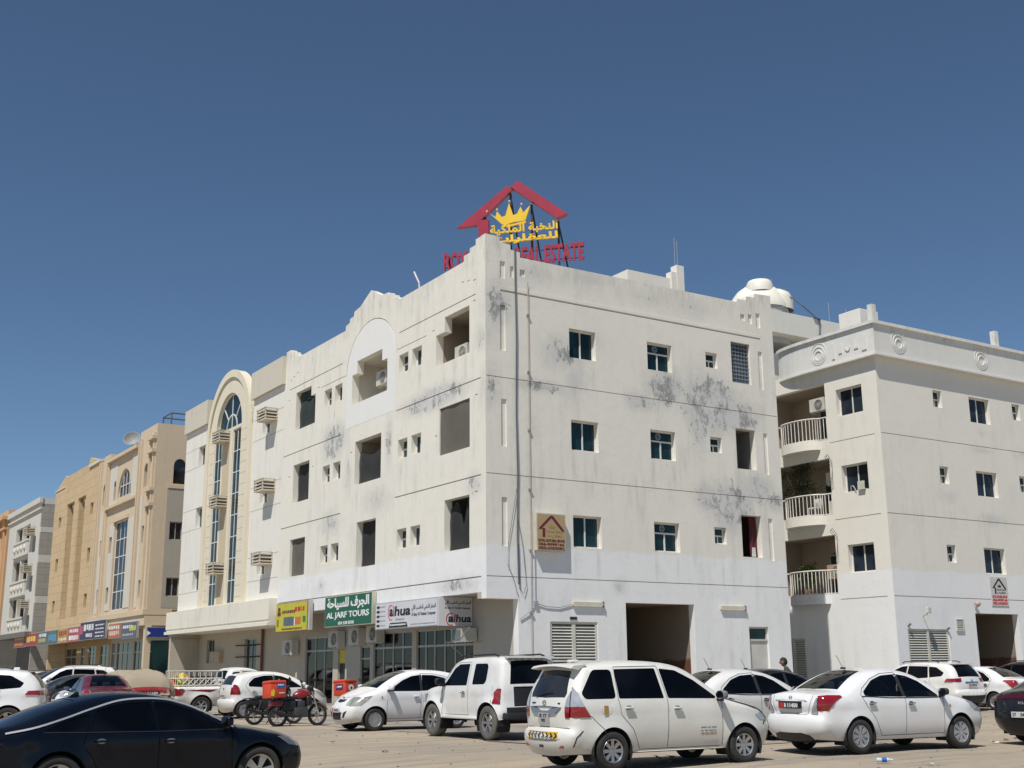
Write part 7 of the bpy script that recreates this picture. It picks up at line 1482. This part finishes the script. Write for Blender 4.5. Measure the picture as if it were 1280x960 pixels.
def c_pickup(root, pm, gl):
    prof = [(2.25, .36, 'c'), (2.35, .45), (2.35, .78), (2.26, .94), (1.9, 1.04), (1.55, 1.09), (1.28, 1.13, 'c'), (.95, 1.38), (.64, 1.58), (.40, 1.65), (-.1, 1.68), (-.38, 1.63, 'c'), (-.55, 1.3), (-.62, 1.03, 'c'), (-1.4, 1.03), (-2.35, 1.03, 'c'), (-2.42, .95), (-2.44, .6), (-2.38, .42, 'c')]
    s = Shell(prof, 3.0, .35, .84, (1.04, 1.04), tum=.30, sill=.36, flare=.035, r=.09, pf=.12, pr=.03)
    df = [(.02, .42), (.02, 1.08), (-.02, 1.60), (.42, 1.60), (.70, 1.50), (1.12, 1.13), (1.05, .42)]
    F = [('front_door', pm, df, 0), ('front_window', gl, rounded([(.06, 1.10), (.03, 1.56), (.40, 1.56), (.66, 1.46), (1.0, 1.14), (1.0, 1.1)], .03), -.006, 'front_door'), ('quarter_window', gl, rounded([(-.02, 1.12), (-.06, 1.55), (-.32, 1.53), (-.42, 1.30), (-.40, 1.14)], .03), -.006), ('tail_light', T_RED, rounded([(-2.6, .70), (-2.22, .74), (-2.12, .92), (-2.2, .97), (-2.6, .97)], .03), .012), ('headlight', T_CLR, [(1.8, .98), (1.95, .82), (2.6, .78), (2.6, .94)], .006), ('side_decal', flat('decal_maroon', (.22, .02, .03), .5), [(-2.05, .90), (-1.2, .83), (-.9, .93), (-1.6, .93)], .003)]
    SF = [('windscreen', gl, [(6.08, -.93), (6.08, .93), (8.7, .9), (8.7, -.9)], -.006), ('rear_window', gl, [(11.2, -.8), (11.2, .8), (12.1, .85), (12.1, -.85)], -.006), ('bed_floor', T_GREYP, [(13.06, -.94), (13.06, .94), (14.97, .94), (14.97, -.94)], -.42), ('tail_light', T_RED, [(15.7, -1), (15.7, -.86), (16.7, -.86), (16.7, -1)], .012), ('tail_light', T_RED, [(15.7, 1), (15.7, .86), (16.7, .86), (16.7, 1)], .012), ('rear_bumper', T_CHR, [(17.0, -1), (17.0, 1), (18, 1), (18, -1)], .03), ('grille', T_CHR, [(2.0, -.6), (2.0, .6), (3, .6), (3, -.6)], .006)]
    s.cut(root, pm, F, SF)
    finish(s, root, ('alloy', 6, {'rimk': .62, 'rmat': T_COVER}), (1.02, 1.14, pm, 1.1), [(.14, .98, pm)], [df + df[:1], [(-.60, .46), (-.60, 1.0)]])
    cg = None
    MC.setdefault('cage_white', flat('cage_white', (.66, .64, .56), .5, var=.2))
    rails = MB()
    for z in (1.08, 1.32, 1.58):
        for sg in (1, -1): rails.tube([(-.72, sg * .70, z), (-2.36, sg * .70, z)], .022, 5)
        rails.tube([(-.72, -.70, z), (-.72, .70, z)], .022, 5); rails.tube([(-2.36, -.70, z), (-2.36, .70, z)], .022, 5)
    cg = rails.build('bed_cage', MC['cage_white'], root)
    for k in range(9):
        x = -.72 - k * .205
        for sg in (1, -1): MB().tube([(x, sg * .70, 1.02), (x, sg * .70, 1.60)], .018, 5).build('cage_bar', MC['cage_white'], cg)
    for k in range(7):
        x = -.76 - k * .205
        for sg in (1, -1): MB().tube([(x, sg * .71, 1.10), (x - .2, sg * .71, 1.32)], .014, 4).tube([(x - .2, sg * .71, 1.10), (x, sg * .71, 1.32)], .014, 4).build('cage_lattice', MC['cage_white'], cg)
    MB().box(-2.2, -.78, -.02, .02, .66, 1.40).build('dark_backing', T_SEAM, cg)  # dark sheet added so the space behind the cage lattice looks shaded
    for y in (-.45, -.2, .05, .3, .5): MB().tube([(-2.36, y, 1.02), (-2.36, y, 1.6)], .016, 5).build('cage_bar', MC['cage_white'], cg)
    return s
CARS.update(mpv=c_mpv, sunny=c_sunny, yaris=c_yaris, suv3=c_suv3, fast=c_fast, suv=c_suv, pickup=c_pickup)
# ================================================================== vehicles in their places
PW = paint('paint_white', (.78, .772, .76)); PC = paint('paint_cream_white', (.73, .715, .66), dust=.16); PW2 = paint('paint_dusty_white', (.72, .71, .68), dust=.22)
PK = paint('paint_black', (.002, .004, .009), rough=.2, dust=.006, lowdust=.01, coat=.2); PK2 = paint('paint_dusty_black', (.006, .006, .007), rough=.25, dust=.03, lowdust=.08, coat=.4); PG = paint('paint_dark_grey', (.05, .055, .06), rough=.3, metal=.4)
PR = paint('paint_maroon', (.10, .008, .015)); PR2 = paint('paint_red', (.28, .018, .02))
car('mpv', 'cream white people carrier with yellow chevron strip on its rear bumper, nearest white vehicle', 2.28, 20.75, 60, PC)
car('sunny', 'clean white saloon with red tail lamps and dark number plate, right of the people carrier', 6.98, 23.75, 61, PW, glass_=clear_glass('side_clear', (.42, .48, .47), .8))
car('yaris', 'white hatchback facing left towards the camera in front of the white shop sign', -3.05, 33.7, -123, PW)
car('suv3', 'white three door off roader with flared arches between hatchback and people carrier', -.56, 29.3, -32.7, PW2)
car('fast', 'glossy black fastback saloon with chrome window trim in the near left corner', -5.35, 17.85, 53, PK)
car('yaris', 'white hatchback seen from behind with the red delivery motorcycle in front of it', -8.51, 43.0, 57, PW2)
car('pickup', 'white pickup with a caged bed and maroon side stripe', -10.47, 45.97, 57, PW2)
car('fast', 'black saloon at the right edge showing its tail and white number plate', 12.15, 25.75, 57, PK2)
car('suv', 'white sport utility vehicle parked nose in by the louvre doors of the side building', 14.6, 44.4, -33, PW2)
car('sunny', 'white saloon with red tail lamp parked just right of the white sport utility vehicle', 16.8, 44.9, -33, PW)
car('suv', 'black sport utility vehicle beside the car passage of the side building', 19.2, 46.6, -33, PK2)
car('sunny', 'white saloon half hidden behind the front of the people carrier', 5.0, 27.3, 60, PW2)
car('sunny', 'black saloon parked beyond the half hidden white saloon where the person walks', 6.6, 31.6, 60, PK2)
car('suv', 'bright white sport utility vehicle at the left edge behind the black fastback', -14.6, 32.4, -105, PW)
for k, (kd, lb, x, y, az, pm) in enumerate([('sunny', 'white saloon with its headlamp showing, nearest of the nose out cars at the left', -15.9, 48.5, -123, PW), ('sunny', 'dark grey saloon, second of the nose out cars at the left', -18.4, 51.2, -123, PG),
        ('suv', 'tall white sport utility vehicle, third of the nose out cars at the left', -19.9, 54.5, -123, PW), ('suv', 'grey sport utility vehicle, fourth of the nose out cars at the left', -21.8, 57.2, -123, PG),
        ('suv', 'white sport utility vehicle, fifth of the nose out cars at the left', -24.0, 59.6, -123, PW2), ('suv', 'white sport utility vehicle farthest left in the nose out row', -26.8, 62.6, -123, PW)]):
    r_, _ = car(kd, lb, x, y, az, pm, group='cars parked nose out along the far shops')
    if k == 2: r_.scale = (1.06, 1.04, 1.12)
car('sunny', 'dark maroon saloon seen from behind left of the covered car', -13.55, 40.2, -28, PR)
car('sunny', 'red saloon whose tail shows beneath a draped car cover', -13.7, 44.2, -33, PR2)
# cloth cover draped over the red saloon
def car_cover():
    x, y = -13.7, 44.2; root_rot = R(90 + 33); m = MB(); nl, na = 70, 56; vs = []
    for i in range(nl + 1):
        t = i / nl; X = 2.12 - 4.36 * t
        ztop = 1.62 * (1 - .30 * max(0, (X - .7) / 1.4)**1.2 - .16 * max(0, (-X - .9) / 1.1)**1.5)
        ztop *= 1 - .42 * (max(0, t - .9) / .1)**2 - .5 * (max(0, .08 - t) / .08)**2
        for j in range(na + 1):
            a = math.pi * j / na; c, s = math.cos(a), math.sin(a); e = .42
            yy = (abs(c)**e) * (1 if c > 0 else -1) * (.90 + .05 * s); zz = ztop * (abs(s)**.5)
            fold = .10 * math.sin(X * 13 + abs(c) * 5 + 2.2 * math.sin(a * 3)) * (1.15 - s)**.7 + .03 * mnoise.noise(Vector((X * 3, a * 4, 2)))
            lift = .78 if X < -1.55 else .25
            vs.append((X + .03 * mnoise.noise(Vector((a * 3, X, 7))), yy * (1 - .25 * max(0, t - .93) / .07 - .3 * max(0, .05 - t) / .05) * (1 + fold), max(zz + .06 * mnoise.noise(Vector((X * 2.6, a * 3, 5))) + .02 * math.sin(X * 6 + a * 9), lift + .05 * math.sin(X * 7))))
    m.add(vs, [(i * (na + 1) + j, i * (na + 1) + j + 1, (i + 1) * (na + 1) + j + 1, (i + 1) * (na + 1) + j) for i in range(nl) for j in range(na)])
    o = m.build('car_cover', stucco('canvas', (.33, .275, .20), dirt=.35, speck=.1), None, (x, y, ground_z(x, y)), smooth=60, frame=False, rot=root_rot)
    # vertices were local to the car, undo the origin shift
    for v in o.data.vertices: v.co += Vector((x, y, ground_z(x, y)))
    tag(o, 'creased beige cloth cover draped over the red saloon', 'car cover')
car_cover()
# yellow and green plastic goods in the rear of the pickup bed
t = thing('printed_sack', 'crumpled yellow and green printed sack in the rear corner of the pickup bed', 'sack', (-10.47, 45.97, G), None, frame=False, rot=R(33))
bm = bmesh.new(); bmesh.ops.create_icosphere(bm, subdivisions=4, radius=1)
for v in bm.verts:
    n_ = mnoise.noise(v.co * 2.2) * .25; v.co = Vector((-2.05 + v.co.x * (.34 + n_ * .3), -.15 + v.co.y * (.5 + n_ * .3), 1.05 + v.co.z * (.45 + n_ * .3)))
mt, nt, bs = new_mat('sack_print'); tc = nt.nodes.new('ShaderNodeTexCoord'); n1 = noise_n(nt, tc.outputs['Object'], 5, 3); n2 = noise_n(nt, tc.outputs['Object'], 7, 3, .5, None, (4, 4, 4))
nt.links.new(mixc(nt, ramp(nt, n2, .52, .56), mixc(nt, ramp(nt, n1, .5, .54), (.65, .48, .04), (.10, .38, .06)), (.5, .07, .03)), bs.inputs['Base Color'])
MB().bm(bm).build('sack', mt, t, smooth=60)

# ------------------------------------------------------------------ motorcycles
M_BIKE = flat('bike_black', (.02, .02, .022), .45); M_ENG = flat('bike_engine', (.11, .11, .11), .4, .6); M_TANK = paint('tank_red', (.22, .004, .012)); M_BOX = flat('box_orange', (.62, .07, .025), .45, var=.12); M_BOXB = flat('box_blue', (.02, .12, .42), .4)
def bike(label, x, y, az, box=True, logo=0, lean=4):
    M_TANK = MC['tank_red'] if box and logo == 0 else M_BIKE
    t = thing('motorcycle', label, 'motorcycle', (x, y, ground_z(x, y)), 'delivery motorcycles by the shops', frame=False, rot=R(90 - az)); t.rotation_euler = (R(-lean), 0, R(90 - az))
    for xx in (0, 1.30):
        M = Matrix.Translation(Vector((xx, 0, .31))) @ Matrix.Rotation(R(-90), 4, 'X')
        w = MB().lathe([(.24, -.05), (.29, -.052), (.315, -.02), (.315, .02), (.29, .052), (.24, .05)], 30, M, closed=True).build('wheel', T_TYRE, t, smooth=50)
        m = MB().lathe([(.235, -.02), (.252, -.02), (.252, .02), (.235, .02)], 30, M, closed=True); m.lathe([(0, -.05), (.06, -.05), (.06, .05), (0, .05)], 12, M)
        for k in range(10):
            a = 2 * math.pi * k / 10; m.tube([M @ Vector((.05 * math.cos(a), .05 * math.sin(a), .03 * (-1)**k)), M @ Vector((.24 * math.cos(a + .15), .24 * math.sin(a + .15), 0))], .008, 4)
        m.build('rim', T_ALLOY, w, smooth=30)
    m = MB(); m.tube([(.05, 0, .5), (.5, 0, .58), (.98, 0, .78), (1.08, 0, .92)], .03, 6); m.tube([(.5, 0, .58), (.55, 0, .3), (.75, 0, .27), (1.0, 0, .72)], .022, 6)
    for s_ in (1, -1): m.tube([(0, s_ * .09, .31), (.42, s_ * .09, .36)], .02, 5); m.tube([(.02, s_ * .11, .34), (.18, s_ * .12, .68)], .025, 6)
    m.build('frame', M_BIKE, t, smooth=50)
    m = MB()
    for s_ in (1, -1): m.tube([(1.30, s_ * .09, .31), (1.16, s_ * .09, .72), (1.06, s_ * .08, 1.0)], .024, 6)
    f = m.build('front_fork', T_CHR, t, smooth=50)
    MB().add(*(lambda q: (q, [(i, i + 1, i + 10, i + 9) for i in range(8)]))([(1.30 + .35 * math.cos(R(20 + 14 * k)), s_, .31 + .35 * math.sin(R(20 + 14 * k))) for s_ in (-.06, .06) for k in range(9)])).build('mudguard', M_TANK, t, smooth=50)
    bm = bmesh.new(); bmesh.ops.create_icosphere(bm, subdivisions=3, radius=1)
    for v in bm.verts: c = v.co; v.co = Vector((.78 + c.x * .30, c.y * .17 * (1 + .25 * c.x), .87 + c.z * (.16 if c.z > 0 else .13) + .04 * c.x))
    MB().bm(bm).build('fuel_tank', M_TANK, t, smooth=70)
    MB().bbox(.05, .58, -.13, .13, .74, .84, .035).bbox(-.15, .2, -.10, .10, .68, .76, .02).build('seat', M_BIKE, t, smooth=50)
    m = MB().bbox(.46, .92, -.17, .17, .24, .52, .05).bbox(.60, .84, -.13, .13, .50, .72, .04); m.tube([(.72, 0, .45), (.82, 0, .68)], [.10, .075], 10); m.lathe([(0, .0), (.10, 0), (.11, -.03), (0, -.03)], 14, Matrix.Translation(Vector((.62, -.15, .38))) @ Matrix.Rotation(R(90), 4, 'X')); m.build('engine', M_ENG, t, smooth=40)
    MB().tube([(.84, -.08, .52), (.9, -.12, .34), (.6, -.15, .26), (.1, -.17, .33), (-.28, -.17, .44)], [.022, .022, .025, .045, .045], 8).build('exhaust', M_BIKE, t, smooth=50)
    MB().bbox(.10, .56, -.12, .12, .42, .74, .05).build('side_cover', M_BIKE, t, smooth=50); MB().bbox(.86, 1.04, -.19, .19, .56, .84, .05).build('tank_shroud', M_BIKE, t, smooth=50); MB().bbox(-.26, .14, -.11, .11, .56, .72, .04).build('side_panel', M_TANK, t, smooth=40); MB().add([(-.1, -.07, .62), (-.1, .07, .62), (-.38, -.07, .48), (-.38, .07, .48), (-.1, -.07, .60), (-.1, .07, .60), (-.38, -.07, .46), (-.38, .07, .46)], [(0, 1, 3, 2), (4, 6, 7, 5), (0, 2, 6, 4), (1, 5, 7, 3), (2, 3, 7, 6)]).build('rear_mudguard', M_BIKE, t)
    MB().bbox(-.2, -.14, -.07, .07, .62, .70, .015).build('tail_light', T_RED, t)
    m = MB().tube([(.86, -.36, 1.04), (1.0, -.2, 1.06), (1.04, 0, 1.02), (1.0, .2, 1.06), (.86, .36, 1.04)], .016, 6); hb = m.build('handlebar', M_BIKE, t, smooth=50)
    for s_ in (1, -1):
        MB().tube([(.95, s_ * .26, 1.06), (.98, s_ * .34, 1.24)], .008, 4).build('mirror_stem', M_BIKE, hb); MB().lathe([(0, 0), (.065, .004), (.07, .02), (0, .035)], 14, Matrix.Translation(Vector((.97, s_ * .36, 1.28))) @ Matrix.Rotation(R(75), 4, 'Y')).build('mirror', M_ENG if s_ > 0 else M_BIKE, hb, smooth=40)
    MB().lathe([(0, -.06), (.06, -.05), (.09, 0), (.095, .03), (0, .05)], 16, Matrix.Translation(Vector((1.14, 0, .93))) @ Matrix.Rotation(R(90), 4, 'Y')).build('headlight', T_CLR, t, smooth=50)
    MB().bbox(1.02, 1.12, -.13, .13, .96, 1.12, .03).build('front_cowl', M_BIKE, t, smooth=50)
    m = MB().tube([(.62, .10, .3), (.52, .26, .02)], .014, 5).tube([(.62, -.3, .30), (.62, .3, .30)], .014, 5); m.build('stand', M_BIKE, t)
    MB().tube([(-.32, -.12, .76), (.1, -.12, .78)], .012, 5).tube([(-.32, .12, .76), (.1, .12, .78)], .012, 5).tube([(-.32, -.12, .76), (-.32, .12, .76)], .012, 5).build('rack', M_BIKE, t)
    if box:
        b = thing('delivery_box', 'orange delivery box ' + ('with blue and white print on the nearest red motorcycle' if logo == 0 else 'with round white print behind the bonnet of the white hatchback'), 'delivery box', (x, y, ground_z(x, y)), None, frame=False); b.matrix_world = t.matrix_world.copy() if False else Matrix.Translation(Vector((x, y, ground_z(x, y)))) @ Matrix.Rotation(R(90 - az), 4, 'Z') @ Matrix.Rotation(R(-lean), 4, 'X')
        MB().bbox(-.36, .14, -.25, .25, .80, 1.28, .02).build('box', M_BOX, b, smooth=40)
        MB().bbox(-.37, .15, -.26, .26, 1.20, 1.23, .005).build('lid_seam', flat('box_seam', (.35, .03, .01), .5), b)
        fn = lambda a, z, d: (a * .86, -.25 + d, .80 + (z - .80) * .86)
        if logo == 0:
            MB().prism([(-.20, 1.10), (.10, 1.12), (.11, 1.30), (-.16, 1.28)], fn, -.006, 0).build('print_blue', M_BOXB, b)
            marks(b, fn, -.15, .08, 1.18, 1.23, -.006, M_WHT, 3, 3, 'print_white'); marks(b, fn, -.1, .1, .93, .97, 0, M_WHT, 3, 4, 'print_white')
            MB().prism([(-.40, .86), (-.30, .84), (-.26, 1.0), (-.32, 1.08), (-.40, 1.0)], fn, -.006, 0).build('print_yellow', M_INKY, b)
        else:
            MB().prism(arc(-.12, 1.06, .13, .11, 0, 360, 16)[:-1], fn, -.006, 0).build('print_white', M_WHT, b); MB().prism(arc(-.12, 1.05, .05, .05, 0, 360, 12)[:-1], fn, -.010, -.006).build('print_black', M_INK, b)
            marks(b, fn, -.22, 0, 1.20, 1.26, 0, M_INK, 3, 3, 'print_black'); fn2 = lambda a, z, d: (-.36 + d, a, .80 + (z - .80) * .86); MB().prism(rect(-.15, .15, 1.0, 1.2), fn2, -.006, 0).build('print_dark', flat('print_purple', (.08, .03, .10), .5), b); marks(b, fn2, -.1, .1, 1.08, 1.14, -.006, M_WHT, 3, 5, 'print_white')
    return t
bike('red tanked motorcycle with an orange delivery box, nearest of the motorcycles', -6.75, 35.3, 50)
bike('dark motorcycle standing just behind the red tanked one', -7.75, 36.9, 52, box=False)
bike('motorcycle behind the white hatchback with its orange box showing', -5.1, 38.0, 35, logo=1)

# ------------------------------------------------------------------ person
def person():
    x, y = 7.66, 34.3; t = thing('person', 'person with short dark hair in a dark olive shirt walking left beside the corner block', 'person', (x, y, ground_z(x, y)), frame=False, rot=R(90 + 75))
    V = [(0, 0, .98), (.01, 0, 1.12), (.03, 0, 1.28), (.06, 0, 1.42), (.08, 0, 1.52), (.10, 0, 1.58),                                      # spine, neck
         (.05, .17, 1.42), (.0, .21, 1.16), (.10, .20, .92), (.13, .20, .84), (.05, -.17, 1.42), (.12, -.21, 1.17), (.28, -.19, .99), (.34, -.18, .93),  # arms
         (.0, .09, .92), (.10, .09, .52), (-.02, .09, .10), (.12, .10, .04), (.0, -.09, .92), (.12, -.09, .52), (.30, -.09, .10), (.44, -.10, .06)]
    E = [(0, 1), (1, 2), (2, 3), (3, 4), (4, 5), (3, 6), (6, 7), (7, 8), (8, 9), (3, 10), (10, 11), (11, 12), (12, 13), (0, 14), (14, 15), (15, 16), (16, 17), (0, 18), (18, 19), (19, 20), (20, 21)]
    rad = [.15, .14, .16, .12, .06, .055, .065, .048, .036, .03, .065, .048, .036, .03, .10, .07, .045, .045, .10, .07, .045, .045]
    me = bpy.data.meshes.new('person_base'); me.from_pydata(V, E, []); o = bpy.data.objects.new('body', me); COL.objects.link(o)
    o.modifiers.new('s', 'SKIN'); sub = o.modifiers.new('u', 'SUBSURF'); sub.levels = 2
    for i, v in enumerate(o.data.skin_vertices[0].data): v.radius = (rad[i], rad[i] * (1.15 if i < 4 else 1)); v.use_root = (i == 0)
    bpy.context.view_layer.update(); dg = bpy.context.evaluated_depsgraph_get(); body = bpy.data.meshes.new_from_object(o.evaluated_get(dg)); bpy.data.objects.remove(o)
    body.name = 'body'; skin = flat('skin', (.25, .14, .09), .55, var=.1); shirt = flat('shirt_olive', (.045, .055, .045), .85, var=.3); trous = flat('trousers_dark', (.03, .035, .045), .85, var=.2); shoe = T_SEAM
    for mt_ in (shirt, trous, skin, shoe): body.materials.append(mt_)
    for p in body.polygons:
        c = p.center; p.use_smooth = True
        p.material_index = 3 if c.z < .12 else 1 if c.z < .96 and abs(c.y) < .165 else 2 if (c.z > 1.545 or (abs(c.y) > .12 and c.z < 1.14)) else 0
    b = bpy.data.objects.new('body', body); COL.objects.link(b); b.parent = t
    bm = bmesh.new(); bmesh.ops.create_icosphere(bm, subdivisions=4, radius=1)
    for v in bm.verts:
        c = v.co.copy(); fx = c.x; q = Vector((.145 + c.x * .098, c.y * .076, 1.665 + c.z * .118))
        if fx > .3 and c.z < 0: q.x -= .012 * (1 - c.z)
        if fx > .75 and abs(c.y) < .22 and -.35 < c.z < .2: q.x += .028 * (1 - abs(c.y) / .22)          # nose
        if fx > .6 and .0 < c.z < .25 and .2 < abs(c.y) < .55: q.x -= .008                              # eye sockets
        if abs(c.y) > .93 and -.3 < c.z < .25 and abs(fx) < .25: q.y += .016 * (1 if c.y > 0 else -1)    # ears
        if fx > .7 and -.62 < c.z < -.5: q.x -= .006
        if fx > .5 and c.z < -.72: q.x += .012
        v.co = q
    MB().bm(bm).build('head', skin, t, smooth=80)
    bm = bmesh.new(); bmesh.ops.create_icosphere(bm, subdivisions=4, radius=1)
    rm = []
    for v in bm.verts:
        c = v.co.copy()
        if c.z < .34 - .55 * (c.x < .15) - .35 * (c.x < -.3) and not (c.x < -.1 and c.z > -.45): rm.append(v)
        k = 1.10 + .05 * mnoise.noise(c * 5); v.co = Vector((.140 + c.x * .101 * k, c.y * .080 * k, 1.672 + c.z * .120 * k))
    bmesh.ops.delete(bm, geom=rm, context='VERTS'); MB().bm(bm).build('hair', flat('hair_black', (.012, .010, .009), .7), t, smooth=80)
    for s_ in (1, -1):
        hx, hz = (.13, .84) if s_ > 0 else (.34, .93); m = MB(); hy = .20 * s_ if s_ > 0 else -.18
        m.tube([(hx, hy, hz + .03), (hx + .015, hy, hz - .07)], [.03, .036], 8)
        for k in range(4): yy = hy + (-.027 + .018 * k); L_ = (.06, .075, .07, .055)[k]; m.tube([(hx + .015, yy, hz - .06), (hx + .025, yy, hz - .06 - L_ * .55), (hx + .012, yy, hz - .06 - L_)], [.0095, .009, .007], 6)
        m.tube([(hx + .03, hy, hz - .01), (hx + .055, hy, hz - .04), (hx + .05, hy, hz - .075)], [.011, .010, .008], 6); m.build('hand', skin, t, smooth=60)
person()
# ------------------------------------------------------------------ litter
wx, wy = 5.98, 20.3
b = thing('water_bottle', 'clear plastic water bottle with blue label lying by the clean white saloon', 'bottle', (wx, wy, ground_z(wx, wy)), frame=False, rot=R(-5))
m = MB().lathe([(0, 0), (.034, .004), (.036, .03), (.033, .06), (.036, .09), (.036, .17), (.030, .20), (.013, .235), (.013, .25)], 14, Matrix.Translation(Vector((-.12, 0, .05))) @ Matrix.Rotation(R(90), 4, 'Y')); m.build('bottle_body', flat('bottle_plastic', (.62, .68, .72), .1, coat=1), b, smooth=40)
MB().lathe([(.037, .085), (.0375, .165)], 14, Matrix.Translation(Vector((-.12, 0, .05))) @ Matrix.Rotation(R(90), 4, 'Y')).build('label', M_BOXB, b, smooth=60); MB().lathe([(0, .262), (.015, .262), (.015, .24), (0, .24)], 10, Matrix.Translation(Vector((-.12, 0, .05))) @ Matrix.Rotation(R(90), 4, 'Y')).build('cap', flat('cap_white', (.7, .7, .72), .4), b)
rnd = random.Random(11)
m = MB()
for k in range(900):       # stones and crumbs of plaster scattered over the sand
    a = rnd.random(); yy = 13 + 26 * a; xx = rnd.uniform(-9, 13) * (.5 + yy / 26); s = rnd.uniform(.006, .026) * (1 if rnd.random() < .93 else 1.9); z = ground_z(xx, yy) + .03 * (mnoise.fractal(Vector((xx * .35, yy * .35, 0)), 1, 2, 4)) - .012
    v = [Vector((rnd.uniform(.6, 1) * s * sx, rnd.uniform(.6, 1) * s * sy, rnd.uniform(.4, .8) * s * sz)) for sx, sy, sz in ((-1, -1, -1), (1, -1, -1), (1, 1, -1), (-1, 1, -1), (-1, -1, 1), (1, -1, 1), (1, 1, 1), (-1, 1, 1))]
    m.add([(q.x + xx, q.y + yy, q.z + z + s * .3) for q in v], [(0, 3, 2, 1), (4, 5, 6, 7), (0, 1, 5, 4), (1, 2, 6, 5), (2, 3, 7, 6), (3, 0, 4, 7)])
o = m.build('gravel', flat('stone_tan', (.30, .25, .19), .95, var=.4), None, (0, 0, 0), frame=False); o['kind'] = 'stuff'; o['label'] = 'small stones and plaster crumbs scattered over the sandy lot'; o['category'] = 'gravel'
def paper(x, y, s, seed, lb, mat):
    r_ = random.Random(seed); bx = [(-s + 2 * s * i / 4, -s * .6 + 1.2 * s * j / 3, .01 + r_.random() * s * .5) for j in range(4) for i in range(5)]; z = ground_z(x, y)
    m = MB().add([(a + x, b_ + y, c + z) for a, b_, c in bx], [(j * 5 + i, j * 5 + i + 1, j * 5 + i + 6, j * 5 + i + 5) for j in range(3) for i in range(4)])
    tag(m.build('litter', mat, None, (x, y, z), frame=False), lb, 'litter')
pw = flat('paper_white', (.62, .6, .55), .9); dk = flat('leaf_brown', (.10, .075, .05), .9)
paper(9.0, 20.9, .05, 1, 'scrap of white paper right of the water bottle on the sand', pw); paper(9.7, 25.2, .08, 2, 'white scrap on the sand near the front wheel of the clean white saloon', pw); paper(-2.5, 24.0, .06, 3, 'dark scrap on the open sand left of the people carrier', dk); paper(.6, 22.5, .05, 4, 'small dark scrap close behind the people carrier', dk); paper(-4.0, 27.3, .05, 5, 'small dark scrap on the sand by the black fastback nose', dk); paper(6.6, 19.9, .05, 6, 'pale crumpled scrap at the bottom right of the sand', pw)
# white lattice railing in front of the red signed shop
t = thing('terrace_railing', 'low white lattice railing before the red signed shops at the far left', 'railing', (-.6, 70, .2)); mw = MC['white_rail']
for z in (.25, 1.25): MB().box(-.64, -.56, 62, 76, z, z + .07).build('rail', mw, t)
for k in range(15):
    u = 62 + k; MB().box(-.64, -.56, u, u + .07, .1, 1.4).build('post', mw, t)
    if k < 14: MB().tube([(-.6, u, .3), (-.6, u + 1, 1.25)], .035, 4).build('lattice_bar', mw, t); MB().tube([(-.58, u + 1, .3), (-.58, u, 1.25)], .035, 4).build('lattice_bar', mw, t)
